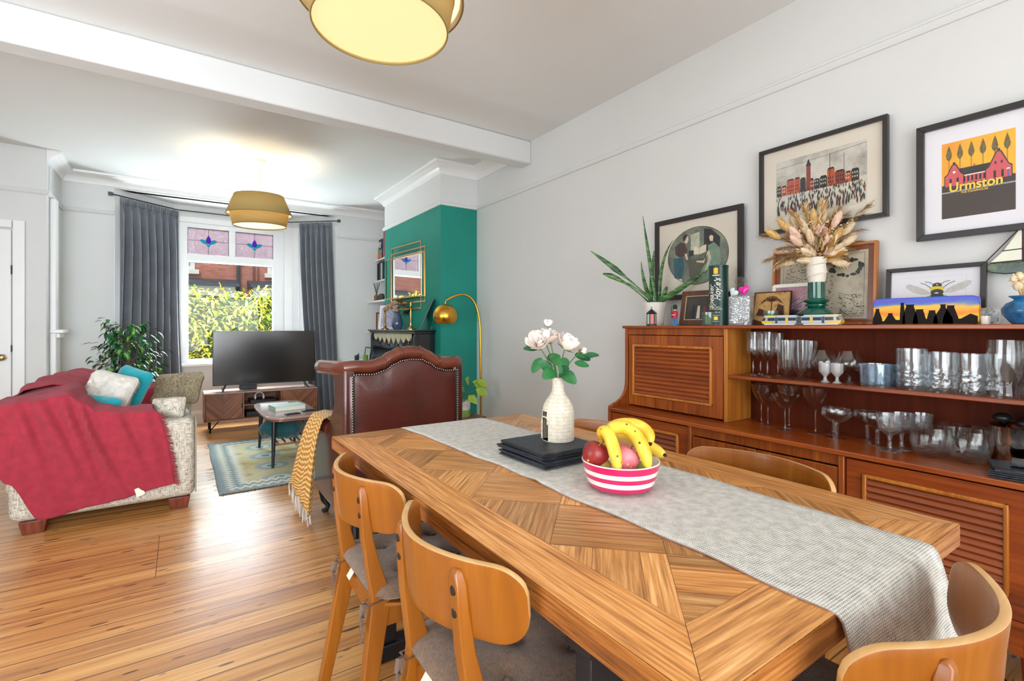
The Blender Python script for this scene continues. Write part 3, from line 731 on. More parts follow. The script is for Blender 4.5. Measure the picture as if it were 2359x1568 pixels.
fs = [(j*(nu+1)+i, j*(nu+1)+i+1, (j+1)*(nu+1)+i+1, (j+1)*(nu+1)+i) for j in range(nv) for i in range(nu)]
rn.mat(RUN).add(vs, fs, [[uvs[k] for k in f] for f in fs])
ro = rn.build('table_runner', RUN, None, smooth=True)
ro.data.materials.append(HEM)
so = ro.modifiers.new('thick', 'SOLIDIFY'); so.thickness = .004; so.offset = 1; so.material_offset_rim = 1
tag(ro, 'cream woven table runner lying down the middle of the oak table', 'table runner')

# ------------------------------------------------------------------ chairs
CUSH = pm('teddy_fabric', '#775c45', 1.0, var=.32, vs=120, bump=1.0, bs=240, sheen=.4)
TIE = pm('tie_ribbon', '#6d5a50', .9)
HOLE = pm('screw_hole_shade', '#241308', .5)  # dark colour paints in the shade inside each screw hole
def make_chair():
    t = thing('dining_chair', 'x', 'chair')
    b = MB(); NU, NV = 44, 8; half = .243
    def bk(u, v):
        w = 2 * u - 1; y = half * (w + .25 * (w - w ** 3) * 0) * 1.0; y = half * (1.35 * w - .35 * w ** 3) if abs(w) < 1 else half * w
        e = abs(y) / half; rc = .052; q = max(0, abs(y) - (half - rc)) / rc
        cut = rc * (1 - sqrt(max(0, 1 - min(1, q) ** 2)))
        z0, z1 = .645 + cut * 1.15 + .006 * e, .793 - cut * .85
        z = z0 + (z1 - z0) * v
        x = -.224 + .108 * e ** 1.9 - (z - .645) * .10
        return (x, y, z)
    b.mat(BEECH).grid(bk, NU, NV)
    o = b.build('backrest', BEECH, t, smooth=True); o.data.materials.append(BEECHE)
    s = o.modifiers.new('thick', 'SOLIDIFY'); s.thickness = .014; s.offset = 0; s.material_offset_rim = 1
    bv = o.modifiers.new('bevel', 'BEVEL'); bv.width = .003; bv.segments = 2; bv.limit_method = 'ANGLE'; bv.angle_limit = radians(50)
    for sy in (-1, 1):
        sec = [(-.211, .776, .003, .133), (-.211, .768, .009, .134), (-.210, .75, .011, .135), (-.206, .70, .012, .137), (-.197, .62, .015, .140), (-.181, .54, .020, .144), (-.165, .47, .026, .149), (-.168, .43, .027, .152),
               (-.186, .33, .024, .162), (-.208, .20, .020, .174), (-.245, 0, .015, .193)]
        g = MB(); vs = []; fs = []
        for i, (x, z, w, y) in enumerate(sec):
            for a_, b_ in ((-1, -1), (1, -1), (1, 1), (-1, 1)): vs.append((x + a_ * w, sy * y + b_ * (.0165 if z < .765 else .010), z))
        for i in range(len(sec) - 1):
            for k in range(4): fs.append((i*4+k, (i+1)*4+k, (i+1)*4+(k+1) % 4, i*4+(k+1) % 4))
        fs += [(0, 1, 2, 3), tuple(range(len(vs)-4, len(vs)))[::-1]]
        g.add(vs, fs); lg = g.build('rear_leg', BEECH, t, bevel=.007, bs=3)
        for z, x in ((.738, -.2208), (.696, -.2178)):
            h = MB(); h.T = Matrix.Translation((x, sy * .1365, z)) @ Matrix.Rotation(radians(-84), 4, 'Y')
            h.lathe([(.0090, -.003), (.0090, .0010), (.0074, .0014), (.0070, .0007), (0, .0007)], 16); h.build('screw_hole', HOLE, lg, smooth=True)
        g = MB(); g.tube([(.165, sy * .175, .43), (.175, sy * .182, .30), (.200, sy * .20, 0)], [.020, .019, .012], 12); g.build('front_leg', BEECH, t, smooth=True)
        g = MB(); g.hexa([(-.17, sy*.142, .375), (.17, sy*.165, .39), (.17, sy*.187, .39), (-.17, sy*.164, .375)][::sy], [(-.17, sy*.142, .43), (.17, sy*.165, .432), (.17, sy*.187, .432), (-.17, sy*.164, .43)][::sy])
        g.build('side_rail', BEECH, t, bevel=.003)
    g = MB(); g.bx(-.175, -.155, -.15, .15, .38, .43); g.build('rear_rail', BEECH, t, bevel=.003); g = MB(); g.bx(.155, .175, -.17, .17, .385, .432); g.build('front_rail', BEECH, t, bevel=.003)
    g = MB(); P = []
    for k in range(40):
        a = 2*pi*k/40; c, s_ = cos(a), sin(a); q = 5.0; r = (abs(c)**q + abs(s_)**q) ** (-1/q)
        P.append((.02 + .20*r*c, .205*r*s_*(1 + .06*c)))
    g.prism(P, .432, .446); g.build('seat', BEECH, t, bevel=.004)
    return t
def make_cushion():
    c = thing('seat_cushion', 'x', 'cushion')
    m = MB(); N = 36
    tuf = [(-.09, -.09), (-.09, .09), (.09, -.09), (.09, .09), (0, 0)]
    def su(sign):
        def f(u, v):
            x, y = (u - .5) * 2, (v - .5) * 2
            m_ = max(abs(x), abs(y)); L = sqrt(x*x + y*y) or 1; q = 6
            rr = (abs(x)**q + abs(y)**q) ** (1/q) or 1e-6; k = m_ / rr
            X, Y = x * k * .212, y * k * .212
            h = (max(0, 1 - m_ ** 5)) ** .5 * .030
            for a, b in tuf: h -= .022 * math.exp(-((X-a)**2 + (Y-b)**2) / .0012) * (1 if h > .008 else .4)
            h += .002 * noise.noise(Vector((X*18, Y*18, sign)))
            return (X + .02, Y, .026 + (h if sign > 0 else -max(0, 1 - m_**5)**.5 * .022))
        return f
    m.grid(su(1), N, N); m.grid(lambda u, v: su(-1)(1-u, v), N, N)
    m.build('pad', CUSH, c, smooth=True)
    for a, b in tuf:
        k = MB(); k.sph((a + .02, b, .0395), (.006, .006, .003), 8, 6); k.build('tuft_button', CUSH, c, smooth=True)
    for sy in (-1, 1):
        k = MB(); y = sy * .151; x0 = -.168
        k.tube([(-.165, sy*.18, .024), (-.145, y + .02*sy, .018), (-.135, y, .014)], .003, 6, flat=(1.6, .5))
        k.tube([(x0 + .036, y - .018, .012), (x0 + .036, y + .018, .012), (x0 - .034, y + .018, .004), (x0 - .034, y - .018, .004), (x0 + .036, y - .018, .012)], .004, 6, flat=(1.5, .4))
        k.tube([(x0 - .036, y, .005), (x0 - .052, y - .012, .012), (x0 - .060, y - .022, -.012), (x0 - .046, y - .010, -.028), (x0 - .037, y, .004)], .003, 6, flat=(1.6, .5))
        k.tube([(x0 - .036, y, .005), (x0 - .046, y + .006, -.03), (x0 - .042, y + .010, -.07), (x0 - .052, y + .004, -.105)], .0035, 6, flat=(1.7, .4))
        k.tube([(x0 - .036, y, .005), (x0 - .052, y - .004, -.03), (x0 - .056, y - .012, -.06)], .0035, 6, flat=(1.7, .4))
        k.build('tie', TIE, c, smooth=True)
    k = MB(); k.add([(-.180, .03, .018), (-.178, .068, .016), (-.196, .070, -.012), (-.198, .032, -.010)], [(0, 1, 2, 3)]); k.build('care_label', pm('care_label', '#e9e2d0', .8), c, solid=.0008)
    return c
chair0 = make_chair(); cush0 = make_cushion()
spots = [(.634, .938, 0, 'bent plywood dining chair nearest the camera on the left side of the table', 'tufted brown cushion on the nearer left dining chair'),
         (.632, 1.505, 0, 'bent plywood dining chair on the table\'s left side, in front of the leather armchair', 'tufted brown cushion on the farther left dining chair'),
         (.985, .425, pi/2, 'bent plywood dining chair at the near head of the table under the hanging runner', 'brown cushion on the chair at the head of the table'),
         (1.392, .868, pi, 'bent plywood dining chair between table and sideboard, right of the fruit bowl', 'brown cushion on the right hand chair by the fruit bowl'),
         (1.392, 1.520, pi, 'bent plywood dining chair between table and sideboard, behind the slate stack', 'brown cushion on the far right chair behind the slates')]
for i, (x, y, rz, l1, l2) in enumerate(spots):
    if i == 0:
        chair0.location = (x, y, 0); chair0.rotation_euler = (0, 0, rz); tag(chair0, l1, 'chair', 'dining chairs around the table')
        cush0.location = (x, y, .446); cush0.rotation_euler = (0, 0, rz); tag(cush0, l2, 'cushion', 'seat cushions on the dining chairs')
    else:
        dup(chair0, (x, y, 0), rz, l1); dup(cush0, (x, y, .446), rz, l2)

# ------------------------------------------------------------------ things on the table
def slate_plate(name, w, d_, seed, label, group, loc, rz):
    r = random.Random(seed); P = []; n = 14
    for k in range(n): P.append((-w/2 + w*k/n, -d_/2 + r.uniform(-.0014, .0014)))
    for k in range(n): P.append((w/2 + r.uniform(-.0014, .0014), -d_/2 + d_*k/n))
    for k in range(n): P.append((w/2 - w*k/n, d_/2 + r.uniform(-.0014, .0014)))
    for k in range(n): P.append((-w/2 + r.uniform(-.0014, .0014), d_/2 - d_*k/n))
    m = MB(); m.prism(P, 0, .0040); q = [(x * .99 + r.uniform(-.001, .001), y * .99 + r.uniform(-.001, .001)) for x, y in P]
    m.prism(q, .0040, .0048)
    o = m.build(name, SLT, None); o.location = loc; o.rotation_euler = (0, 0, rz)
    return tag(o, label, 'placemat', group)
SLT = pm('slate_placemat', '#262c34', .5, var=.5, vs=45, bump=.8, bs=40)
ords = ['bottom', 'second from bottom', 'third from bottom', 'fourth from bottom', 'fourth from top', 'third from top', 'second from top', 'top']
for k in range(8):
    lab = 'square black slate placemat, %s of the stack on the table runner' % ords[k]
    if k == 7: lab = 'square black slate placemat on top of the stack, under the pottery bottle'
    slate_plate('slate_placemat', .248, .252, 20 + k, lab, 'slate placemats stacked on the dining table',
                (1.072 + R.uniform(-.009, .009) * (k < 7), 1.343 + R.uniform(-.009, .009) * (k < 7), .7705 + k * .0062), R.uniform(-.05, .05) * (k < 7))
# pottery bottle with an arched opening
VB = (1.118, 1.352, .8195)
vb = thing('bottle_kiln_vase', 'cream pottery bottle shaped vase scored like brickwork, on the slate stack', 'vase', VB)
def pottery():
    m, nt, b = base('scored_pottery')
    sp = nd(nt, 'ShaderNodeSeparateXYZ', {0: nd(nt, 'ShaderNodeTexCoord').outputs['Object']})
    a = mth(nt, 'ARCTAN2', sp.outputs[1], sp.outputs[0])
    v = nd(nt, 'ShaderNodeCombineXYZ', {0: mth(nt, 'MULTIPLY', a, .055), 1: sp.outputs[2], 2: 0.0}).outputs[0]
    br = nd(nt, 'ShaderNodeTexBrick', {'Vector': v, 'Color1': (1, 1, 1, 1), 'Color2': (1, 1, 1, 1), 'Mortar': (0, 0, 0, 1), 'Scale': 1.0, 'Mortar Size': .0006, 'Brick Width': .042, 'Row Height': .0125})
    n = noi(nt, v, 60.0, 4)
    nt.links.new(mix(nt, mth(nt, 'MULTIPLY', mth(nt, 'SUBTRACT', 1.0, br.outputs['Fac'] if 0 else nd(nt, 'ShaderNodeRGBToBW', {0: br.outputs[0]}).outputs[0]), .35), ramp(nt, n, [(.3, C('#d3c9b4')), (.7, C('#e8e0cf'))]), C('#9d8c6c')), b.inputs['Base Color'])
    b.inputs['Roughness'].default_value = .5
    bn = nd(nt, 'ShaderNodeBump', {'Strength': .7, 'Distance': .002, 'Height': br.outputs[0]}); nt.links.new(bn.outputs[0], b.inputs['Normal'])
    return m
POT = pottery()
prof = [(.0555, 0), (.0575, .004), (.0575, .03), (.0572, .06), (.0575, .09), (.0565, .105), (.0530, .120), (.0465, .135), (.0375, .149), (.0290, .160), (.0235, .170), (.0215, .182), (.0208, .20), (.0215, .221), (.0190, .223), (.0175, .215), (.0175, .17), (.030, .145), (.048, .11), (.0515, .06), (.0515, .008), (0, .008)]
m = MB(); n = 56; a0 = atan2(-cos(radians(34.2)), -sin(radians(34.2))) - radians(62)
vs = [(r * cos(2*pi*k/n), r * sin(2*pi*k/n), z) for r, z in prof for k in range(n)]; fs = []
for i in range(len(prof) - 1):
    for k in range(n):
        a = 2*pi*(k+.5)/n; da = abs((a - a0 + pi) % (2*pi) - pi); zc = (prof[i][1] + prof[i+1][1]) / 2; rr = prof[i][0]
        if rr > .045 and .004 < zc < .10:
            wz = .38 if zc < .075 else .22
            if da < wz: continue
        fs.append((i*n+k, i*n+(k+1) % n, (i+1)*n+(k+1) % n, (i+1)*n+k))
m.add(vs, fs); m.build('vase_body', POT, vb, smooth=True)
m = MB(); pts = []
for k in range(13):
    z = .006 + .08 * k / 12; w_ = .40 if z < .07 else .40 * sqrt(max(0, 1 - ((z - .07) / .018) ** 2)); pts.append((.0578 * cos(a0 - w_), .0578 * sin(a0 - w_), z))
for k in range(12, -1, -1):
    z = .006 + .08 * k / 12; w_ = .40 if z < .07 else .40 * sqrt(max(0, 1 - ((z - .07) / .018) ** 2)); pts.append((.0578 * cos(a0 + w_), .0578 * sin(a0 + w_), z))
m.tube(pts, .003, 6); m.build('arch_rim', POT, vb, smooth=True)

# silk roses standing in it
PET = pm('rose_petal', '#f6ece4', .65, var=.04, vs=30); PET2 = pm('rose_petal_blush', '#ecd6cb', .65, var=.06, vs=30)
LEAFG = pm('silk_leaf', '#256a34', .45, var=.35, vs=25); LEAFD = pm('silk_leaf_dark', '#1c5530', .5, var=.2, vs=25); STEM = pm('flower_stem', '#55763a', .6); SEP = pm('sepal', '#7f8a35', .6)
def rose_mesh(m, c, r, axis, seed, open_=1.0):
    rr = random.Random(seed); ax = Vector(axis).normalized(); q = ax.to_track_quat('Z', 'Y').to_matrix().to_4x4(); m.T = Matrix.Translation(c) @ q
    for ring, (nP, rad, hh, tilt) in enumerate(((3, .30, .95, .05), (4, .52, .98, .18), (5, .78, .92, .42), (5, 1.0, .78, .75))):
        if ring == 3 and open_ < .8: continue
        for k in range(nP):
            a0_ = 2*pi*k/nP + ring * .7 + rr.uniform(-.15, .15); W_ = 2*pi/nP * .72
            m.mat(PET if ring < 3 or k % 2 else PET2)
            def f(u, v, a0_=a0_, W_=W_, rad=rad, hh=hh, tilt=tilt):
                a = a0_ + (u - .5) * W_ * 1.5 * (.55 + .45 * sin(pi * min(1, v + .25))); R_ = r * rad * (.25 + .75 * sin(min(1, v * 1.15) * pi / 2)) + r * tilt * .30 * max(0, v - .7) * open_
                z = r * (hh * v * 1.25 - .55) - r * tilt * .55 * max(0, v - .72) * open_ - .10 * r * (2*u - 1) ** 2 * v
                return (R_ * cos(a), R_ * sin(a), z)
            m.grid(f, 6, 6)
    m.T = None
def rose(label, c, r, axis, seed, open_=1.0, leaves=()):
    t = thing('rose', label, 'rose', VB, group='silk roses in the pottery bottle')
    c = Vector(c); ax = Vector(axis).normalized()
    m = MB(); rose_mesh(m, c, r, axis, seed, open_); m.build('bloom', PET, t, off=VB, smooth=True)
    m = MB(); b0 = c - ax * r * .55; v0 = Vector(VB) + Vector((R.uniform(-.008, .008), R.uniform(-.008, .008), .10)); v1 = Vector(VB) + Vector(((c.x - VB[0]) * .12, (c.y - VB[1]) * .12, .232))
    m.tube([v0, v1, (v1 + b0) / 2 + Vector((0, 0, .004)), b0], .0021, 7); m.build('stem', STEM, t, off=VB, smooth=True)
    m = MB()
    for k in range(5):
        a = 2*pi*k/5; q = ax.to_track_quat('Z', 'Y').to_matrix(); d = q @ Vector((cos(a), sin(a), -.15)); m.leaf(b0, d, r*.34, r*.8, ax, .1, -.4)
    m.build('sepals', SEP, t, off=VB, smooth=True)
    if leaves:
        for (pp, dd, w_, L, mm) in leaves:
            m = MB(); m.mat(mm).leaf(pp, dd, w_ * 1.45, L * 1.6, -fw_ + up_ * .5, .12, .3); m.build('leaf', LEAFG, t, off=VB, smooth=True, sub=1)
    return t
rt_, up_ = Vector((C_, -S_, 0)), Vector((0, 0, 1)); fw_ = Vector((S_, C_, 0)); V0 = Vector(VB)
def vp(a, z, f=0): return V0 + rt_ * a + up_ * z + fw_ * f
rose('large half open cream rose on the left, lowest of the left trio', vp(-.074, .352, -.01), .041, (-.55, -.5, .6), 1, 1, [(vp(-.052, .30, -.01), rt_ * -.6 - up_ * .8, .030, .052, LEAFG), (vp(-.03, .31), rt_ * .3 - up_ * .4 - fw_, .034, .05, LEAFD), (vp(-.06, .325), rt_ * -1 + up_ * .1, .022, .045, LEAFD)])
rose('large open cream rose in the centre of the bouquet, under the top bud', vp(-.040, .368, .012), .044, (0, -.2, 1), 2, 1, [(vp(-.02, .31, -.01), rt_ * .1 - up_ * .3 - fw_, .034, .055, LEAFG), (vp(-.015, .245, -.025), rt_ * -.7 + up_ * .5 - fw_ * .3, .034, .048, LEAFG)])
rose('small closed rose bud standing highest in the bouquet', vp(-.036, .415, .0), .022, (.1, -.1, 1), 3, .5)
rose('large open cream rose on the right of the bouquet', vp(.036, .345, -.008), .048, (.35, -.35, .8), 4, 1, [(vp(.028, .30, -.02), -rt_ * .3 - up_ * .6 - fw_ * .6, .034, .05, LEAFG), (vp(.05, .305), rt_ - up_ * .2, .026, .05, LEAFD), (vp(.005, .25, -.03), rt_ * .5 - up_ * .35 - fw_ * .4, .038, .05, LEAFG), (vp(-.01, .252, -.03), rt_ * -.5 - up_ * .2 - fw_ * .5, .040, .045, LEAFG), (vp(.0, .235, -.025), rt_ * .3 + up_ * .5 - fw_, .034, .045, LEAFD)])
rose('small pale rose bud drooping at the right edge of the bouquet', vp(.086, .318, .0), .018, (.9, 0, .2), 5, .5, [(vp(.06, .30), rt_ + up_ * .05, .020, .05, LEAFG), (vp(.085, .30), rt_ + up_ * .12, .018, .045, LEAFD), (vp(.05, .275), rt_ + up_ * -.1, .022, .045, LEAFG)])

# striped bowl with fruit
BW = (1.036, .976, .7715)
bwl = thing('fruit_bowl', 'round china bowl striped bright pink and white, on the table runner', 'bowl', BW)
PNK = pm('pink_glaze', '#d81b60', .15, coat=.6); WGL = pm('white_glaze', '#f6f2ea', .15, coat=.6)
m = MB()
m.mat(PNK).lathe([(0, .0), (.080, .0), (.0895, .004), (.0925, .012), (.0945, .0165)], 48, caps=False)
m.mat(WGL).lathe([(.0945, .0165), (.0985, .0300)], 48, caps=False)
m.mat(PNK).lathe([(.0985, .0300), (.1020, .0425)], 48, caps=False)
m.mat(WGL).lathe([(.1020, .0425), (.1052, .0550)], 48, caps=False)
m.mat(PNK).lathe([(.1052, .0550), (.1085, .0690), (.1095, .0735)], 48, caps=False)
m.mat(WGL).lathe([(.1095, .0735), (.1085, .0765), (.1050, .0758), (.1030, .0700), (.0960, .04), (.088, .012), (.05, .008), (0, .008)], 48, caps=False)
m.build('bowl_body', WGL, bwl, smooth=True)
def spotted(name, ca, cb, spot, dens=900.0):
    m_, nt, b = base(name); v = coords(nt)
    c = ramp(nt, noi(nt, v, 18, 4), [(.35, C(ca)), (.65, C(cb))])
    vo = nd(nt, 'ShaderNodeTexVoronoi', {'Vector': v, 'Scale': 95.0}); kc = nd(nt, 'ShaderNodeSeparateColor', {0: vo.outputs['Color']}).outputs[0]
    k = mth(nt, 'LESS_THAN', vo.outputs['Distance'], mth(nt, 'MULTIPLY', mth(nt, 'POWER', kc, 5.0), .40))
    nt.links.new(mix(nt, k, c, C(spot)), b.inputs['Base Color']); b.inputs['Roughness'].default_value = .42; b.inputs['Coat Weight'].default_value = .1
    return m_
BAN = spotted('banana_skin', '#e0b21f', '#f2d44c', '#5c3a12'); BTIP = pm('banana_tip', '#2a211b', .8)
def banana_tube(m, pts, r, n=14):
    P = [Vector(p) for p in pts]; out = []
    for i in range(n + 1):   # quadratic/cubic bezier
        t = i / n
        if len(P) == 3: q = P[0]*(1-t)**2 + P[1]*2*t*(1-t) + P[2]*t*t
        else: q = P[0]*(1-t)**3 + P[1]*3*t*(1-t)**2 + P[2]*3*t*t*(1-t) + P[3]*t**3
        out.append(q)
    rs = [r * (.36 + .64 * min(1, (i/n) / .16)) if i/n < .16 else r * (1 - .62 * max(0, (i/n - .84) / .16) ** 1.6) for i in range(n + 1)]
    m.tube(out, rs, 6); return out
bb_ = thing('banana_bunch', 'bunch of ripe speckled bananas lying over the fruit in the striped bowl', 'bananas', BW)
D0 = 1.36
knot = cp(1386, 1012, 1.37)
for pts, r in (([knot, cp(1384, 975, 1.37), cp(1412, 988, 1.33), cp(1425, 1092, 1.30)], 0.0211),
               ([cp(1392, 1000, 1.37), cp(1430, 960, 1.37), cp(1482, 990, 1.34), cp(1494, 1082, 1.31)], 0.0230),
               ([cp(1392, 995, 1.39), cp(1430, 965, 1.42), cp(1500, 972, 1.42), cp(1498, 1022, 1.37)], 0.0230),
               ([cp(1400, 1000, 1.43), cp(1450, 985, 1.46), cp(1500, 1035, 1.45), cp(1532, 1048, 1.39)], 0.0205)):
    m = MB(); o_ = banana_tube(m, pts, r); bo = m.build('banana', BAN, bb_, off=BW, sub=2)
    e = MB(); e.tube([o_[-1] - (o_[-1]-o_[-2]).normalized() * .003, o_[-1] + (o_[-1]-o_[-2]).normalized() * .004], [.0058, .0042], 8); e.build('banana_tip', BTIP, bo, off=BW, smooth=True)
m = MB(); m.tube([knot + Vector((-.004, 0, -.014)), knot, cp(1398, 996, 1.385)], [.007, .010, .012], 8); m.build('banana_crown', pm('banana_crown', '#b78a2c', .6, var=.2, vs=60), bb_, off=BW, sub=1)
def apple(label, c, r, ca, cb, ax, stem=True):
    t = thing('apple', label, 'apple', BW, group='apples in the striped bowl'); c = Vector(c)
    m_ = spotted('apple_skin_' + ca.strip('#'), ca, cb, '#e8c070')
    m = MB(); m.T = Matrix.Translation(c) @ Vector(ax).normalized().to_track_quat('Z', 'Y').to_matrix().to_4x4()
    P = [(0, -.80), (.12, -.86), (.35, -.95), (.62, -.80), (.88, -.42), (1.0, .05), (.97, .45), (.80, .78), (.55, .93), (.30, .90), (.12, .76), (0, .66)]
    m.lathe([(a * r, b * r) for a, b in P], 28, rf=lambda th, z, q: q * (1 + .02 * cos(5 * th))); m.build('apple_body', m_, t, off=BW, smooth=True)
    if stem:
        s = MB(); s.T = m.T; s.tube([(0, 0, r * .62), (.001, .001, r * .9), (.004, .002, r * 1.18)], .0012, 6); s.build('stalk', BTIP, t, off=BW)
apple('dark red apple at the left of the striped bowl', cp(1372, 1048, 1.375), .0375, '#7d181d', '#a8322a', (.3, -.2, 1))
apple('pink apple between the bananas in the striped bowl', cp(1440, 1058, 1.36), .0375, '#d9536a', '#e8909a', (.5, -.3, .9))
for lab, c, r, cc in (('yellow-green pear low at the left front of the striped bowl', cp(1386, 1074, 1.37), .026, '#b3a046'), ('pale green fruit low at the right of the striped bowl', cp(1470, 1080, 1.38), .024, '#9aa83c')):
    m = MB(); m.sph((0, 0, 0), (r, r * 1.1, r), 18, 12); o = m.build('pear', pm('pear_' + cc[1:], cc, .45, var=.15, vs=30), None, smooth=True); o.location = c; tag(o, lab, 'fruit')
# ------------------------------------------------------------------ soft furnishing helpers
def tweed(name, ca, cb, cc, sc=260.0):
    m_, nt, b = base(name); v = coords(nt)
    sp = nd(nt, 'ShaderNodeSeparateXYZ', {0: v})
    def thr(s1, s2): return noi(nt, nd(nt, 'ShaderNodeCombineXYZ', {0: mth(nt, 'MULTIPLY', sp.outputs[0], s1), 1: mth(nt, 'MULTIPLY', sp.outputs[1], s1), 2: mth(nt, 'MULTIPLY', sp.outputs[2], s2)}).outputs[0], 1.0, 2)
    a = thr(sc * .12, sc * 1.0); c = thr(sc * 1.0, sc * .12)
    f = mth(nt, 'MULTIPLY', mth(nt, 'ADD', a, c), .5)
    nt.links.new(ramp(nt, f, [(.36, C(cb)), (.46, C(cc)), (.56, C(ca))]), b.inputs['Base Color'])
    b.inputs['Roughness'].default_value = .95
    bn = nd(nt, 'ShaderNodeBump', {'Strength': .5, 'Distance': .003, 'Height': f}); nt.links.new(bn.outputs[0], b.inputs['Normal'])
    return m_
TWEED = tweed('sofa_tweed', '#d8d0c2', '#6f675b', '#b3a999')
REDT = pm('red_throw', '#a02b3c', .95, var=.14, vs=22, bump=.6, bs=420, sheen=.08)
def pillow(name, label, loc, rot, w, h, t, mat, seed=0, ruff=0.0, group=None, parent=None):
    m = MB(); N = 22
    def side(sg):
        def f(u, v):
            x, y = (u-.5)*2, (v-.5)*2; k = max(abs(x), abs(y)); rr = (abs(x)**7 + abs(y)**7) ** (1/7) or 1; x *= k / rr; y *= k / rr; e = (1 - min(1, k)**3.2)
            z = sg * t/2 * max(0, e) ** .55
            pin = 1 - .06 * (1 - abs(x) ** 2) * (abs(y) ** 3) ; pin2 = 1 - .06 * (1 - abs(y) ** 2) * (abs(x) ** 3)
            z += (noise.noise(Vector((x*2.2, y*2.2, seed + sg))) * t * .12 + ruff * noise.noise(Vector((x*9, y*9, seed)))) * min(1, e * 3)
            return (x * w/2 * pin2, y * h/2 * pin, z)
        return f
    m.grid(side(1), N, N); m.grid(lambda u, v: side(-1)(1-u, v), N, N)
    o = m.build(name, mat, parent, smooth=True); o.location = loc; o.rotation_euler = (Matrix.Rotation(rot[0], 4, 'Z') @ Matrix.Rotation(rot[1], 4, 'X') @ Matrix.Rotation(rot[2], 4, 'Z')).to_euler()
    tag(o, label, 'cushion', group); return o
def lerp(tab, x):
    if x <= tab[0][0]: return tab[0][1]
    for (a, b), (c, d) in zip(tab, tab[1:]):
        if x <= c:
            t = (x-a)/(c-a); t = t*t*(3-2*t); return b + (d-b)*t
    return tab[-1][1]

# ------------------------------------------------------------------ sofa
SF = (-.39, 4.86, 0)
sf = thing('sofa', 'beige tweed sofa against the left wall with a red throw over its near arm', 'sofa', SF)
def rb(name, x0, x1, y0, y1, z0, z1, bev, mat, parent, off, seg=4):
    m = MB(); m.bx(x0, x1, y0, y1, z0, z1); return m.build(name, mat, parent, off=off, bevel=bev, bs=seg)
rb('base', -.84, .04, 4.10, 5.66, .075, .34, .02, TWEED, sf, SF)
rb('arm', -.83, .085, 3.965, 4.21, .075, .605, .05, TWEED, sf, SF)
rb('arm', -.83, .085, 5.52, 5.76, .075, .60, .05, TWEED, sf, SF)
rb('back', -.86, -.60, 4.02, 5.74, .20, .79, .07, TWEED, sf, SF)
rb('seat_cushion', -.62, .07, 4.215, 4.86, .33, .47, .04, TWEED, sf, SF)
rb('seat_cushion', -.62, .07, 4.865, 5.515, .33, .47, .04, TWEED, sf, SF)
m = MB(); m.tube([(.088, 3.975, .10), (.090, 3.972, .56), (.088, 4.02, .60), (.089, 4.17, .60), (.089, 4.20, .55), (.089, 4.20, .10)], .005, 6); m.build('piping', pm('piping', '#9c9284', .9), sf, off=SF, smooth=True)
MAHO = wood('mahogany_foot', '#4a1f12', '#6e3220', '#8a4630', axis='Z', rough=.35)
for x, y in ((-.72, 4.03), (-.005, 4.03), (-.72, 5.68), (-.005, 5.68)):
    m = MB(); m.hexa([(x-.048, y-.048, 0), (x+.048, y-.048, 0), (x+.048, y+.048, 0), (x-.048, y+.048, 0)], [(x-.062, y-.062, .078), (x+.062, y-.062, .078), (x+.062, y+.062, .078), (x-.062, y+.062, .078)])
    m.build('foot', MAHO, sf, off=SF, bevel=.004)

# red throw over the near arm and corner of the back
zt = [(-.90, .780), (-.72, .808), (-.57, .835), (-.50, .785), (-.43, .722), (-.30, .698), (-.15, .695), (-.03, .665)]
zb = [(-.90, .44), (-.82, .32), (-.68, .085), (-.40, .125), (-.06, .180), (-.03, .186)]
th = thing('throw_blanket', 'deep red woven throw hanging down the near side of the sofa, fringed edge', 'throw', (-.45, 3.95, .4))
TO = (-.45, 3.95, .4)
m = MB(); NU, NV = 64, 60
def thr(u, v):
    qq = max(0, (v - .32) / .68); x = -.895 + (.895 - .15 + .12 * qq ** .45) * u
    if v < .32:
        q = v / .32; y = 4.60 - (4.60 - 3.985) * q
        inner = lerp(zt, x); sag = max(0, 1 - q * 1.35) * .20 * min(1, max(0, (x + .60) * 5))
        z = inner - sag + .010 * noise.noise(Vector((x * 7, y * 6, 3))) - .0
        z += .012 * sin((x * 1.0 + y * .7) * 16) * (1 - q)
        if q > .93: z -= (q - .93) * .12
        return (x + .03 * noise.noise(Vector((x*3, y*3, 9))) * (1-q), y, z)
    q = (v - .32) / .68; top = lerp(zt, x) - .010; z = top + (lerp(zb, x) - top) * q
    fold = 0
    # long folds running down and outwards from the arm top
    for cx, k, w_, a, q0 in ((-.60, .24, .034, .030, 0), (-.70, .30, .035, .030, .0), (-.52, .26, .030, .034, .05), (-.34, .22, .026, .016, .05), (-.20, .12, .03, .008, .0), (-.80, .22, .03, .018, .0)):
        c = cx + k * q * .9
        a *= 1.45; fold += a * math.exp(-((x - c) / w_) ** 2) * (1 - q * .72) * min(1, (q + .08) * 4) - a * .7 * math.exp(-((x - c - w_ * 1.5) / w_) ** 2) * (1 - q * .7) * min(1, (q + .05) * 5)
    fold += .006 * noise.noise(Vector((x * 9, z * 7, 1))) + .012 * noise.noise(Vector((x * 3, z * 3, 5)))
    lean = .0 if top < .70 else (top - .68) * .25 * (1 - q) * -1
    y = 3.948 - max(-.008, fold) - .010 * q
    y -= lean * 0
    return (x, y + (.02 if x < -.86 else 0), z)
m.grid(thr, NU, NV); o = m.build('throw_cloth', REDT, th, off=TO, smooth=True, solid=.006)
m = MB(); rf = random.Random(4)
for k in range(75):
    q = k / 74; p = Vector(thr(1.0, .34 + .66 * q)); 
    for _ in range(2):
        e = p + Vector((rf.uniform(.012, .034), rf.uniform(-.012, .004), rf.uniform(-.022, .004))); m.tube([p, (p + e) / 2 + Vector((0, -.004, .002)), e], [.0022, .0018, .001], 4)
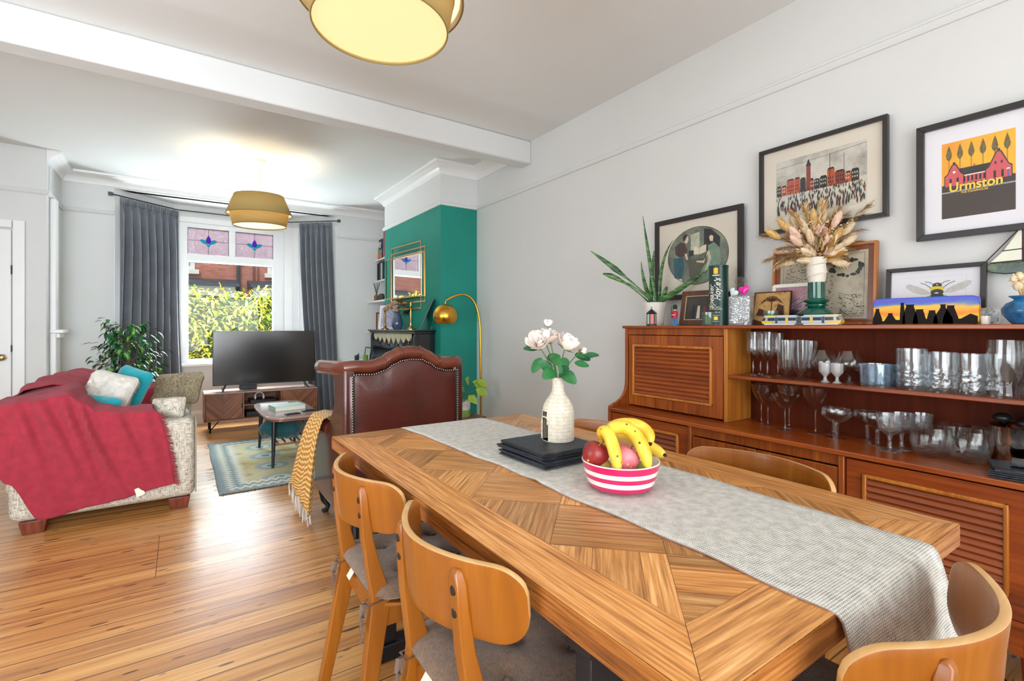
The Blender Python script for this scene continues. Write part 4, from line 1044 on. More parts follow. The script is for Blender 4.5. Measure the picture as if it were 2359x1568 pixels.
o = m.build('fringe', REDT, th, off=TO); o['kind'] = 'stuff'
m = MB(); p = Vector(thr(.78, 1.0)); m.add([p + Vector((-.022, -.004, .03)), p + Vector((.020, -.004, .045)), p + Vector((.034, -.010, -.005)), p + Vector((-.008, -.010, -.022))], [(0, 1, 2, 3)])
m.build('care_label', pm('care_label', '#e9e2d0', .8), th, off=TO, solid=.001)
# second throw, along the sofa back; third, crumpled on the far arm
t2 = MB()
def back_throw(u, v):
    y = 4.45 + 1.15 * u
    P = [(-.90, .42), (-.895, .62), (-.885, .79), (-.84, .835), (-.72, .852), (-.60, .82), (-.545, .70), (-.50, .56)]
    i = v * (len(P)-1); a = min(int(i), len(P)-2); f = i - a; x = P[a][0]*(1-f) + P[a+1][0]*f; z = P[a][1]*(1-f) + P[a+1][1]*f
    return (x + .02 * noise.noise(Vector((y*5, v*4, 1))), y + .03 * noise.noise(Vector((v*5, y, 2))), z + .03 * noise.noise(Vector((y*6, v*3, 7))) + .012 * sin(y*22 + v*5))
t2.grid(back_throw, 50, 24); o = t2.build('throw_blanket', REDT, None, smooth=True, solid=.006); tag(o, 'red throw lying rumpled along the back of the tweed sofa', 'throw')
t3 = MB()
def arm_throw(u, v):
    x = -.60 + .50 * u; P = [(5.30, .49), (5.42, .52), (5.47, .60), (5.53, .655), (5.62, .672), (5.72, .655), (5.785, .57), (5.80, .42)]
    i = v * (len(P)-1); a = min(int(i), len(P)-2); f = i - a; y = P[a][0]*(1-f) + P[a+1][0]*f; z = P[a][1]*(1-f) + P[a+1][1]*f
    return (x + .03 * noise.noise(Vector((v*5, u*3, 4))), y, z + max(-.004, .05 * noise.noise(Vector((x*8, v*5, 3))) + .018 * sin(x*40 + v*6)) + .01)
t3.grid(arm_throw, 36, 28); o = t3.build('throw_blanket', REDT, None, smooth=True, solid=.006); tag(o, 'red throw bunched over the far arm of the sofa beneath the ficus', 'throw')

TEALC = pm('teal_cushion_velvet', '#0fa5b4', .8, var=.14, vs=9, sheen=.4); RUF = pm('ruffled_cotton', '#dcd6cc', .9, var=.10, vs=26, bump=1.0, bs=38)
FAWN = tweed('fawn_tweed', '#b5a68a', '#6c5f49', '#8f8168', 300.0)
yaw = -radians(34.2)
D_ = radians
pillow('ruffled_cushion', 'off-white ruffled cushion leaning on the sofa beside the teal cushion', (-.43, 4.55, .735), (yaw + D_(4), D_(70), D_(-14)), .34, .34, .17, RUF, 3, .022)
pillow('teal_cushion', 'bright teal cushion standing upright behind the ruffled cushion', (-.335, 4.84, .735), (yaw - D_(4), D_(72), D_(-16)), .30, .36, .13, TEALC, 5)
pillow('teal_cushion', 'bright teal cushion lying low in front of the ruffled cushion, half under the red throw', (-.49, 4.33, .665), (yaw + D_(10), D_(50), D_(-12)), .30, .22, .11, TEALC, 6)
pillow('tweed_cushion', 'fawn tweed cushion resting on the far arm of the sofa', (-.02, 5.40, .66), (yaw - D_(6), D_(64), D_(6)), .46, .32, .16, FAWN, 8)
pillow('tweed_bolster', 'small pale tweed cushion on the near sofa arm at the edge of the red throw', (-.065, 4.13, .665), (yaw, D_(70), D_(4)), .23, .15, .12, TWEED, 9)

# ------------------------------------------------------------------ ficus
FC = (-.43, 6.30, 0)
fc = thing('potted_ficus', 'bushy green ficus tree standing behind the sofa by the left curtain', 'plant', FC)
m = MB(); m.lathe([(.12, 0), (.15, .02), (.175, .30), (.185, .32), (.17, .32), (.16, .28), (0, .28)], 28); m.build('plant_pot', pm('clay_pot', '#c9c2b8', .6, var=.05), fc, smooth=True)
m = MB(); m.tube([(0, 0, .28), (.01, .01, .6), (-.01, 0, .9), (.0, .01, 1.22)], [.014, .012, .010, .005], 8)
rf = random.Random(9); brs = []
for k in range(26):
    z = .55 + .65 * k / 26; a = k * 2.4; L = .30 * (1 - .55 * abs((z - .80) / .55)); e = Vector((L * cos(a), L * sin(a), z + .06)); brs.append((Vector((0, 0, z)), e))
    m.tube([(0, 0, z), (L * .5 * cos(a), L * .5 * sin(a), z + .08), e], [.004, .003, .0015], 5)
m.build('trunk', pm('bark', '#6b5138', .8, var=.2, vs=30), fc, smooth=True)
FG = [pm('ficus_leaf', '#1f6b33', .28, var=.3, vs=20, coat=.4), pm('ficus_leaf_dark', '#123f22', .25, var=.2, vs=20, coat=.5), pm('ficus_leaf_new', '#6fae3a', .35, var=.2, vs=20)]
m = MB()
for k in range(760):
    a_, e = brs[rf.randrange(len(brs))]; t = rf.uniform(.25, 1.05); p = a_.lerp(e, t) + Vector((rf.gauss(0, .022), rf.gauss(0, .022), rf.gauss(.02, .03)))
    d = Vector((e.x - a_.x + rf.gauss(0, .1), e.y - a_.y + rf.gauss(0, .1), -.12 + rf.gauss(0, .12)))
    m.mat(FG[rf.choices([0, 1, 2], [.5, .38, .12])[0]]); L = rf.uniform(.055, .095); m.leaf(p, d, L * .40, L, fold=.18, curl=rf.uniform(.2, .5))
m.build('foliage', FG[0], fc, smooth=True)

# ------------------------------------------------------------------ curtains
CURT = pm('grey_velvet', '#5f636b', .62, var=.14, vs=6, sheen=.7, bump=.15, bs=200)
def curtain(label, t0, t1, b0, b1, nf, seed, loose):
    p = thing('curtain', label, 'curtain', (t0[0], t0[1], 0), group='grey curtains at the bay window'); O = (t0[0], t0[1], 0)
    m = MB(); NU, NV = nf * 14, 46
    dx, dy = t1[0]-t0[0], t1[1]-t0[1]; L = sqrt(dx*dx+dy*dy); nx, ny = dy / L, -dx / L
    def f(u, v):
        z = 2.645 - 2.60 * v; s = v ** 1.3
        x = (t0[0]*(1-u) + t1[0]*u) * (1-s) + (b0[0]*(1-u) + b1[0]*u) * s; y = (t0[1]*(1-u) + t1[1]*u) * (1-s) + (b0[1]*(1-u) + b1[1]*u) * s
        uu = u + .035 * sin(u * 9 + seed) * v + .02 * noise.noise(Vector((u*4, v*2, seed)))
        am = .016 + .026 * min(1, v * 5) + .010 * noise.noise(Vector((u*6, v*1.5, seed)))
        w = sin(uu * nf * 2 * pi); w = math.copysign(abs(w) ** .8, w)
        if v < .05: w = w * .6 + .4 * sin(uu * nf * 6 * pi)
        d = am * w + .03 * loose * sin(v * 3.2 + u * 4) * v
        return (x + nx * d, y + ny * d, z)
    m.grid(f, NU, NV); m.build('curtain_cloth', CURT, p, off=O, smooth=True, solid=.004)
    m = MB(); m.grid(lambda u, v: tuple(Vector(f(u, v * .028)) + Vector((nx, ny, 0)) * .006), NU, 2); m.build('heading_tape', CURT, p, off=O, smooth=True, solid=.003)
curtain('full length grey velvet curtain at the left of the bay, behind the ficus', (-.545, 6.825), (-.02, 7.265), (-.60, 6.80), (.06, 7.24), 8, 1, .6)
curtain('full length grey velvet curtain at the right of the bay, behind the television', (1.355, 7.165), (1.70, 6.845), (1.47, 7.06), (1.80, 6.78), 6, 4, .3)
m = MB(); m.tube([(-.62, 6.84, 2.672), (-.585, 6.86, 2.672), (-.05, 7.29, 2.672), (.0, 7.305, 2.672), (1.22, 7.305, 2.672), (1.27, 7.29, 2.672), (1.75, 6.86, 2.672), (1.79, 6.84, 2.672)], .007, 8)
m.bx(-.645, -.605, 6.82, 6.86, 2.655, 2.690); m.bx(1.775, 1.81, 6.82, 6.86, 2.655, 2.690)
tag(m.build('curtain_track', pm('track_metal', '#4a4b4e', .4, metal=.6), None, smooth=True), 'thin dark curtain track bent round the top of the bay', 'curtain track')

# ------------------------------------------------------------------ television and its cabinet
TC = (.84, 6.75, 0)
tc = thing('media_cabinet', 'low walnut television cabinet with chevron doors on thin black legs', 'cabinet', TC)
x0, x1, y0, y1, z0, z1 = .224, 1.45, 6.56, 6.955, .135, .462
m = MB(); m.bx(x0, x1, y0, y1, z1 - .016, z1); m.build('cabinet_top', pm('walnut_top', '#b09286', .25, var=.06, vs=10, coat=.3), tc, off=TC, bevel=.002)
m = MB(); m.bx(x0, x1, y0, y1, z0, z0 + .016); m.bx(x0, x0 + .014, y0, y1, z0 + .0005, z1 - .016); m.bx(x1 - .014, x1, y0, y1, z0 + .0005, z1 - .016)
m.bx(.614, .628, y0 + .001, y1, z0 + .001, z1 - .016); m.bx(1.022, 1.036, y0 + .001, y1, z0 + .001, z1 - .016); m.bx(x0, x1, y1 - .01, y1, z0, z1 - .002)
m.build('case', WALN2, tc, off=TC)
m = MB(); m.bx(.628, 1.022, y0 + .02, y1 - .01, .292, .304); m.build('inner_shelf', WALN2, tc, off=TC)
def chevron(a, b, parent, z0=.155, z1=.443):
    m = MB(); m.bx(a, b, y0 + .003, y0 + .018, z0, z1); n = 2; w = (b - a) / n
    for c in range(n):
        s = 1 if c % 2 else -1
        for k in range(-6, 12):
            q = [(0, k*.058), (w, k*.058 + s * w), (w, (k+1)*.058 + s * w), (0, (k+1)*.058)]
            q = [(a + c*w + p[0], z0 + p[1]) for p in q]; q = clip(q, a + c*w, a + (c+1)*w, z0, z1)
            if len(q) < 3: continue
            A = sum(q[i-1][0]*q[i][1] - q[i][0]*q[i-1][1] for i in range(len(q))) / 2
            if abs(A) < 1e-5: continue
            if A < 0: q = q[::-1]
            cx = sum(p[0] for p in q) / len(q); cz = sum(p[1] for p in q) / len(q)
            q = [(x + (cx-x) * .012, z + (cz-z) * .012) for x, z in q]; cc, ss = cos(s*pi/4), sin(s*pi/4); of = rt.uniform(0, 9)
            m.tn = tone(); m.mat(WALNUT).add([(x, y0 + .0015, z) for x, z in q], [tuple(range(len(q)))], [[(x*cc + z*ss + of, -x*ss + z*cc + of) for x, z in q]]); m.tn = (1, 1, 1, 1)
    m.mat(WALN2); d = m.build('door', WALN2, tc, off=TC)
    return d
d1 = chevron(.242, .610, tc); d2 = chevron(1.040, 1.434, tc)
m = MB(); m.bx(.600, .611, y0 - .006, y0 + .002, .27, .33); m.build('handle', BLKM, d1, off=TC)
for x in (.285, 1.39):
    for y in (6.60, 6.91):
        m = MB(); m.tube([(x, y, .135), (x, y, 0)], .009, 8); m.build('leg', BLKM, tc, off=TC)
    m = MB(); m.tube([(x, 6.60, .03), (x + (.09 if x < 1 else -.09), 6.61, .135)], .006, 6); m.build('brace', BLKM, tc, off=TC)
TV = (.885, 6.75, .462)
tv = thing('television', 'large flat black television standing on the walnut cabinet in front of the window', 'television', TV, rz=radians(-1.5))
m = MB(); m.bx(-.568, .568, -.012, .022, .062, .715); m.bx(-.35, .35, .022, .06, .10, .42); m.build('tv_casing', pm('tv_plastic', '#17181b', .35), tv, bevel=.004)
m = MB(); m.bx(-.560, .560, -.0145, -.012, .076, .708); m.build('screen', pm('tv_screen', '#1d1c1b', .16, spec=.9, var=.25, vs=1.2), tv)
for s in (-1, 1):
    m = MB(); m.tube([(s*.43, 0, .075), (s*.47, -.13, .004)], .008, 8); m.tube([(s*.43, 0, .075), (s*.47, .10, .004)], .008, 8); m.build('tv_foot', pm('tv_foot', '#3a3b40', .3, metal=.6), tv)
m = MB(); m.bx(.60, .79, 6.80, 6.88, .463, .545); tag(m.build('speaker_box', BLACK, None, bevel=.004), 'small black box on the cabinet behind the television', 'speaker')
m = MB(); m.bx(.70, .98, 6.62, 6.90, .304, .345); tag(m.build('games_console', BLACK, None, bevel=.004), 'flat black console on the middle shelf of the television cabinet', 'console')
m = MB(); m.bx(.66, .95, 6.64, 6.88, .151, .205); tag(m.build('set_top_box', BLACK, None, bevel=.004), 'black box in the bottom middle opening of the television cabinet', 'console')
hp = thing('headphones', 'white headphones on the console in the television cabinet', 'headphones', (.80, 6.66, .345))
m = MB(); m.tube([(-.045, 0, .02), (-.05, 0, .05), (-.03, 0, .078), (0, 0, .088), (.03, 0, .078), (.05, 0, .05), (.045, 0, .02)], .006, 8); m.build('headband', GLOSSW, hp, smooth=True)
for s in (-1, 1):
    m = MB(); m.sph((s*.045, 0, .027), (.013, .026, .027), 12, 8); m.build('ear_cup', GLOSSW, hp, smooth=True)
m = MB(); m.bx(1.02, 1.24, 6.70, 6.90, .0, .105); tag(m.build('storage_box', pm('pale_blue_box', '#9db7bf', .7, var=.1), None, bevel=.006), 'pale blue box on the floor under the right end of the television cabinet', 'box')

# ------------------------------------------------------------------ rug
def rug_mat():
    m_, nt, b = base('kilim_pattern'); v = coords(nt)
    n = noi(nt, v, 5.0, 4, out=1); vv = nd(nt, 'ShaderNodeVectorMath', {0: v, 1: nd(nt, 'ShaderNodeVectorMath', {0: n, 'Scale': .035}, operation='SCALE').outputs[0]}, operation='ADD').outputs[0]
    sp = nd(nt, 'ShaderNodeSeparateXYZ', {0: vv}); x, y = sp.outputs[0], sp.outputs[1]
    g = noi(nt, v, 1.6, 4); c = ramp(nt, g, [(.32, C('#a98a4e')), (.45, C('#c7bd85')), (.60, C('#d6d1ae')), (.75, C('#c4c093'))])
    def med(x, y, sx, sy, ox, oy):
        fx = mth(nt, 'SUBTRACT', mth(nt, 'FRACT', mth(nt, 'DIVIDE', mth(nt, 'ADD', x, ox), sx)), .5); fy = mth(nt, 'SUBTRACT', mth(nt, 'FRACT', mth(nt, 'DIVIDE', mth(nt, 'ADD', y, oy), sy)), .5)
        fx = mth(nt, 'MULTIPLY', fx, sx); fy = mth(nt, 'MULTIPLY', fy, sy)
        return mth(nt, 'SQRT', mth(nt, 'ADD', mth(nt, 'MULTIPLY', fx, fx), mth(nt, 'MULTIPLY', mth(nt, 'MULTIPLY', fy, fy), 1.2)))
    d = med(x, y, .44, .40, .02, .10)
    c = mix(nt, mth(nt, 'MULTIPLY', mth(nt, 'LESS_THAN', d, .135), .85), c, C('#8fa9b5')); c = mix(nt, mth(nt, 'MULTIPLY', mth(nt, 'LESS_THAN', d, .085), .8), c, C('#cdd6d2')); c = mix(nt, mth(nt, 'LESS_THAN', d, .04), c, C('#3d8b92'))
    d2 = med(x, y, .44, .40, .24, .30); c = mix(nt, mth(nt, 'MULTIPLY', mth(nt, 'LESS_THAN', d2, .05), .6), c, C('#b5815c'))
    # border on all four sides with sawtooth inner edge
    ax = mth(nt, 'SUBTRACT', .69, mth(nt, 'ABSOLUTE', x)); ay = mth(nt, 'SUBTRACT', .925, mth(nt, 'ABSOLUTE', y))
    def saw(t, p): return mth(nt, 'MULTIPLY', mth(nt, 'ABSOLUTE', mth(nt, 'SUBTRACT', mth(nt, 'FRACT', mth(nt, 'DIVIDE', t, p)), .5)), .09)
    bx_ = mth(nt, 'SUBTRACT', ax, saw(y, .062)); by_ = mth(nt, 'SUBTRACT', ay, saw(x, .062)); e = mth(nt, 'MINIMUM', bx_, by_)
    c = mix(nt, mth(nt, 'LESS_THAN', e, .20), c, C('#dfe0d3')); c = mix(nt, mth(nt, 'LESS_THAN', e, .145), c, C('#77909c'))
    c = mix(nt, mth(nt, 'LESS_THAN', e, .105), c, C('#d9dacb')); c = mix(nt, mth(nt, 'LESS_THAN', e, .055), c, C('#8298a3')); c = mix(nt, mth(nt, 'LESS_THAN', mth(nt, 'MINIMUM', ax, ay), .012), c, C('#4b5f66'))
    c = mix(nt, mth(nt, 'MULTIPLY', noi(nt, v, 60.0, 3), .35), c, C('#c9c6ae'))
    nt.links.new(c, b.inputs['Base Color']); b.inputs['Roughness'].default_value = 1
    bn = nd(nt, 'ShaderNodeBump', {'Strength': .5, 'Distance': .003, 'Height': noi(nt, v, 250.0, 2)}); nt.links.new(bn.outputs[0], b.inputs['Normal'])
    return m_
RG = (.925, 5.05, 0); rg = thing('rug', 'faded kilim rug in cream and blue under the coffee table', 'rug', RG)
m = MB(); m.grid(lambda u, v: (-.69 + 1.38*u + .012 * noise.noise(Vector((v*4, 1, 1))), -.925 + 1.85*v + .014 * noise.noise(Vector((u*4, 5, 1))), .007 + .003 * max(0, noise.noise(Vector((u*6, v*6, 2))))), 40, 50)
m.build('rug_pile', rug_mat(), rg, smooth=True, solid=.006)
m = MB(); rf = random.Random(2)
for k in range(150):
    x = -.68 + 1.36 * k / 149; y = -.925 + rf.uniform(-.004, .006); e = (x + rf.uniform(-.012, .012), y - rf.uniform(.015, .045), .004); m.tube([(x, y + .01, .008), ((x + e[0]) / 2, y - .012, .010), e], [.002, .0018, .001], 4)
for k in range(14):
    y = -.9 + 1.8 * rf.random(); m.tube([(-.69, y, .006), (-.69 - rf.uniform(.02, .06), y + rf.uniform(-.02, .02), .004)], .0012, 4)
o = m.build('fringe', pm('rug_fringe', '#6f6a5e', 1, var=.4, vs=12), rg); o['kind'] = 'stuff'

# ------------------------------------------------------------------ coffee table
CT = (.825, 5.07, 0); ct = thing('coffee_table', 'rounded walnut coffee table on black tapered legs standing on the rug', 'coffee table', CT)
def rrect(hx, hy, q, n=56):
    P = []
    for k in range(n):
        a = 2*pi*k/n; c, s = cos(a), sin(a); r = (abs(c)**q + abs(s)**q) ** (-1/q); P.append((hx*r*c, hy*r*s))
    return P
m = MB(); m.prism(rrect(.232, .525, 4.5), .432, .452); m.build('table_top', pm('pale_walnut_top', '#a98a80', .22, var=.08, vs=12, coat=.5), ct, bevel=.004)
m = MB(); m.prism(rrect(.20, .47, 5), .405, .432); m.build('apron', WALN2, ct)
for sx in (-1, 1):
    for sy in (-1, 1):
        m = MB(); m.tube([(sx*.150, sy*.40, .405), (sx*.165, sy*.435, 0)], [.021, .011], 14); m.build('leg', BLACK, ct, smooth=True)
for k in range(5):
    x = -.12 + .06 * k; m = MB(); m.bx(x - .008, x + .008, -.40, .40, .205, .217); m.build('slat', WALN2, ct, bevel=.002)
for y in (-.40, .40):
    m = MB(); m.bx(-.155, .155, y - .01, y + .01, .190, .206); m.build('shelf_rail', WALN2, ct, bevel=.002)
o = pillow('folded_blanket', 'dark teal blanket bundled on the slatted shelf under the coffee table', (.80, 4.96, .305), (radians(70), radians(6), 0), .50, .36, .17, pm('dark_teal_cloth', '#0b4a50', .85, var=.25, vs=8, sheen=.3), 12, .03); o['category'] = 'blanket'
def slab(name, label, cat, loc, rz, w, d, h, cover, pages=None, group=None):
    t = thing(name, label, cat, loc, rz, group)
    m = MB(); m.bx(-w/2, w/2, -d/2, d/2, 0, .003); m.bx(-w/2, w/2, -d/2, d/2, h-.003, h); m.bx(-w/2, -w/2 + .003, -d/2 + .0005, d/2 - .0005, .001, h-.001); m.build('cover', cover, t)
    m = MB(); m.bx(-w/2 + .002, w/2 - .004, -d/2 + .004, d/2 - .004, .003, h - .003); m.build('pages', pages or pm('paper', '#e8e3d6', .9, bump=.4, bs=300), t)
    return t
slab('book', 'thick pale green hardback book on top of the coffee table', 'book', (.835, 5.00, .4525), radians(8), .27, .21, .042, pm('pale_green_cover', '#a9c6b4', .4))
slab('magazine', 'white paperback lying behind the thick green book on the coffee table', 'magazine', (.77, 5.27, .4525), radians(-4), .25, .20, .016, pm('white_cover', '#dfe6ea', .3, var=.15, vs=9))
for x, y, rz, lb in ((.825, 4.68, .25, 'dark phone near the edge of the coffee table, left of its neighbour'), (.98, 4.78, .12, 'dark phone near the right corner of the coffee table')):
    m = MB(); m.bx(-.06, .06, -.034, .034, 0, .009); o = m.build('phone', pm('phone_glass', '#1c2430', .12), None, bevel=.004); o.location = (x, y, .4525); o.rotation_euler = (0, 0, rz); tag(o, lb, 'phone', 'phones on the coffee table')

# ------------------------------------------------------------------ leather wing armchair seen from behind
LEA = pm('oxblood_leather', '#4e2018', .30, var=.38, vs=3.2, bump=.18, bs=55, coat=.45)
LEB = pm('chestnut_leather', '#6b3322', .26, var=.25, vs=5, bump=.12, bs=60, coat=.5)
AC = (1.14, 3.10, 0); ac = thing('wing_armchair', 'oxblood leather wing armchair with brass studs, its back to the dining table', 'armchair', AC)
crest = [(-.355, .955), (-.30, .958), (-.22, .955), (-.15, .972), (-.09, 1.008), (-.04, 1.028), (.02, 1.034), (.08, 1.030), (.13, 1.008), (.19, .972), (.25, .955), (.31, .955), (.352, .962)]
P = [(-.350, .16), (.345, .16)] + [(x, z) for x, z in crest[::-1]]
m = MB(); m.prism([(z, x) for x, z in P], -.305, -.165, 'y'); m.build('back_frame', LEA, ac, bevel=.018, bs=3)
m = MB()   # gently padded outside back
def pad(u, v):
    x = -.335 + .665*u; top = lerp(crest, x) - .012; z = .17 + (top - .17) * v; e = min(u, 1-u, v, 1-v) * 8
    return (x, -.306 - .010 * min(1, e) ** .5 - .006 * noise.noise(Vector((u*3, v*3, 2))) * min(1, e), z)
m.grid(pad, 30, 30); m.build('outside_back', LEA, ac, smooth=True)
m = MB(); pts = []
cc = []
for i in range(len(crest) - 1):
    for k in range(4):
        x = crest[i][0] + (crest[i+1][0] - crest[i][0]) * k / 4; cc.append((x, lerp(crest, x)))
cc.append(crest[-1])
path = [(-.375, .18, .975), (-.405, .10, .975), (-.400, .0, .978), (-.385, -.12, .982), (-.368, -.22, .986), (-.35, -.268, .990)] + [(x, -.272, z + .036) for x, z in cc[3:-3]] + [(.35, -.262, .996), (.362, -.20, .990), (.375, -.10, .984), (.375, .02, .978), (.36, .12, .975)]
m.tube(path, [.038, .045, .045, .044, .042, .040] + [.038] * (len(cc) - 6) + [.040, .042, .044, .044, .036], 14); m.build('crest_roll', LEB, ac, smooth=True)
m = MB()
for x, z in ((-.15, 1.00), (-.045, 1.055), (.09, 1.058), (.22, 1.0)):
    m.T = Matrix.Translation((x, -.272, z + .008)) @ Matrix.Rotation(radians(90), 4, 'Y') @ Matrix.Rotation(radians(-14 if x < 0 else 14), 4, 'X')
    m.lathe([(.040, -.004), (.0425, -.002), (.0425, .002), (.040, .004)], 16, caps=False)
m.T = None; o = m.build('pleat', LEA, ac, smooth=True); o['kind'] = 'stuff'
NAIL = pm('antique_nail', '#a7a49a', .28, metal=1); m = MB()
def nails(pts, step=.0145):
    acc = 0
    for a, b in zip(pts, pts[1:]):
        a, b = Vector(a), Vector(b); L = (b-a).length; t = step - acc if acc else 0
        while t < L: p = a + (b-a) * (t / L); m.sph(p, .0058, 8, 5); t += step
        acc = (L - (t - step)) % step
nails([(-.336, -.318, .17), (-.336, -.318, .945)]); nails([(x, -.318, z - .006) for x, z in cc if -.337 <= x <= .33]); nails([(.330, -.318, .95), (.330, -.318, .17)])
o = m.build('nail_trim', NAIL, ac, smooth=True); o['kind'] = 'stuff'
m = MB(); m.tube([(-.336, -.311, .17)] + [(x, -.311, z - .006) for x, z in cc if -.337 <= x <= .33] + [(.330, -.311, .17)], .0085, 8, flat=(1.3, .7)); m.build('nail_band', BLACK, ac, smooth=True)
for s in (-1, 1):
    W_ = [(-.300, .13), (.40, .13), (.44, .30), (.43, .53), (.30, .575), (.14, .59), (.06, .62), (-.02, .69), (-.08, .76), (-.095, .83), (-.07, .90), (-.02, .95), (.04, .978), (-.30, .985)]
    m = MB(); m.prism(W_, s*.345 - .035, s*.345 + .035 - (0 if s > 0 else .0), 'x'); m.build('wing', LEA, ac, bevel=.022, bs=3)
    m = MB(); m.tube([(s*.35, .10, .575), (s*.365, .22, .585), (s*.37, .42, .575), (s*.365, .45, .50), (s*.36, .455, .30)], [.04, .052, .055, .045, .03], 14); m.build('arm_roll', LEB, ac, smooth=True)
    for y, pts, rs in ((.36, [(0, 0, .16), (.022, .022, .13), (.020, .02, .08), (-.002, 0, .04), (.008, .01, .015), (.022, .022, .004)], [.038, .034, .022, .014, .016, .020]),):
        m = MB(); m.tube([(s*(.33 + a), y - .10 + b, z + .0) for a, b, z in pts], rs, 12); m.build('cabriole_leg', BLACK, ac, smooth=True)
    m = MB(); m.tube([(s*.31, -.27, .16), (s*.315, -.30, 0)], [.026, .018], 10); m.build('rear_leg', BLACK, ac, smooth=True)
rb('seat_base', .83, 1.45, 2.93, 3.50, .13, .34, .02, LEA, ac, AC); rb('seat_pad', .855, 1.425, 2.95, 3.52, .335, .45, .035, LEB, ac, AC)
rb('inside_back', .86, 1.42, 2.92, 3.03, .44, .98, .03, LEB, ac, AC)
# mustard blanket over the chair arm
def herring():
    m_, nt, b = base('mustard_herringbone'); v = coords(nt, 'UV'); sp = nd(nt, 'ShaderNodeSeparateXYZ', {0: v}); u, w = sp.outputs[0], sp.outputs[1]
    z = mth(nt, 'MULTIPLY', mth(nt, 'PINGPONG', mth(nt, 'MULTIPLY', u, 14.0), 1.0), .03); st = mth(nt, 'FRACT', mth(nt, 'MULTIPLY', mth(nt, 'ADD', w, z), 34.0))
    c = mix(nt, mth(nt, 'LESS_THAN', st, .42), C('#b9791f'), C('#e0c68c'))
    nt.links.new(mix(nt, mth(nt, 'MULTIPLY', noi(nt, v, 60.0, 2), .3), c, C('#8a5512')), b.inputs['Base Color']); b.inputs['Roughness'].default_value = 1; b.inputs['Sheen Weight'].default_value = .3
    bn = nd(nt, 'ShaderNodeBump', {'Strength': .6, 'Distance': .004, 'Height': st}); nt.links.new(bn.outputs[0], b.inputs['Normal']); return m_
BK = (.74, 3.40, .6); bk_ = thing('mustard_blanket', 'mustard herringbone blanket with white tassels hanging over the armchair arm', 'blanket', BK)
P = [(1.00, .50), (.93, .58), (.86, .655), (.80, .665), (.745, .645), (.715, .56), (.695, .44), (.683, .32), (.674, .22), (.670, .165)]
def blk(u, v):
    i = v * (len(P)-1); a = min(int(i), len(P)-2); f = i - a; x = P[a][0]*(1-f) + P[a+1][0]*f; z = P[a][1]*(1-f) + P[a+1][1]*f
    dn = max(0, (v - .35) / .65); y = 3.20 + .22 * u + (-.05 + .30 * u) * dn * .8
    fo = .020 * sin(u * 5.2 * 2 * pi + v * 1.5) * (.25 + dn) ; x = x - max(0, fo) * 1.1 - .03 * u * dn; z = z - .10 * (1 - u) * dn * dn
    return (x, y, z + (max(0, fo) * .3 if dn < .3 else 0))
m = MB(); m.grid(blk, 60, 44); m.build('blanket_cloth', herring(), bk_, off=BK, smooth=True, solid=.007)
m = MB(); rf = random.Random(6)
for k in range(34):
    p = Vector(blk((k + .5) / 34, 1.0)); L = rf.uniform(.075, .11)
    for _ in range(4):
        e = p + Vector((rf.uniform(-.008, .008), rf.uniform(-.01, .01), -L)); e.z = max(e.z, .006); m.tube([p + Vector((0, 0, .004)), p.lerp(e, .3) + Vector((-.003, 0, 0)), e], [.003, .0025, .0014], 4)
o = m.build('tassels', pm('white_tassel', '#d9cfc2', 1, var=.15, vs=30), bk_, off=BK); o['kind'] = 'stuff'
# ------------------------------------------------------------------ pendant lamps
def translucent(name, col, w=.5):
    m, nt, b = base(name); nt.nodes.remove(b); out = nt.nodes['Material Output']
    d = nd(nt, 'ShaderNodeBsdfDiffuse', {'Color': C(col)}); t = nd(nt, 'ShaderNodeBsdfTranslucent', {'Color': C(col)})
    nt.links.new(nd(nt, 'ShaderNodeMixShader', {0: w, 1: d.outputs[0], 2: t.outputs[0]}).outputs[0], out.inputs[0]); return m
SHD = translucent('linen_shade', '#c3ab72', .30); SHIN = translucent('shade_lining', '#f3ead2', .3); DIFF = emis('lit_diffuser', '#ffe7aa', .62)
def pendant(label, x, y, zb, tilt, power):
    t = thing('pendant_lamp', label, 'ceiling lamp', (x, y, 0), group='two tier drum pendant lamps', rot=(0, 0, 0))
    m = MB(); m.lathe([(0, 2.845), (.03, 2.845), (.048, 2.855), (.052, 2.88), (0, 2.88)], 24); m.build('ceiling_rose', pm('cream_plastic', '#f0e6cf', .4), t, smooth=True)
    m = MB(); m.tube([(0, 0, 2.85), (0, 0, zb + .27)], .003, 6); m.tube([(0, 0, zb + .32), (0, 0, zb + .22)], .014, 8); m.build('cord', pm('cream_cord', '#d9c9a0', .5), t)
    T = Matrix.Translation((0, 0, zb)) @ Euler(tilt).to_matrix().to_4x4()
    m = MB(); m.T = T; m.lathe([(.296, .108), (.222, .296)], 64, caps=False); m.build('upper_shade', SHD, t, smooth=True, solid=.003)
    m = MB(); m.T = T; m.lathe([(.292, .109), (.218, .295)], 64, caps=False); m.build('shade_lining', SHIN, t, smooth=True)
    m = MB(); m.T = T; m.lathe([(.238, .0), (.262, .125)], 64, caps=False); m.build('lower_shade', SHD, t, smooth=True, solid=.003)
    m = MB(); m.T = T
    for r, z in ((.296, .108), (.222, .296), (.238, .0), (.262, .125)): m.tube([(r*cos(2*pi*k/64), r*sin(2*pi*k/64), z) for k in range(65)], .0028, 6, caps=False)
    m.build('wire_rim', pm('shade_trim', '#8a7238', .6), t, smooth=True)['kind'] = 'stuff'
    m = MB(); m.T = T; m.lathe([(0, .010), (.236, .010)], 64, caps=False); m.build('diffuser', DIFF, t)
    lamp('pendant_bulb', 'POINT', (x, y, zb + .13), Euler((0, 0, 0)), power * .9, (1, .86, .62), shadow_soft_size=.06)
    return t
pendant('beige two tier drum pendant lamp hanging in the living room before the bay', .655, 5.41, 2.222, (radians(1.5), radians(-1.5), 0), 13)
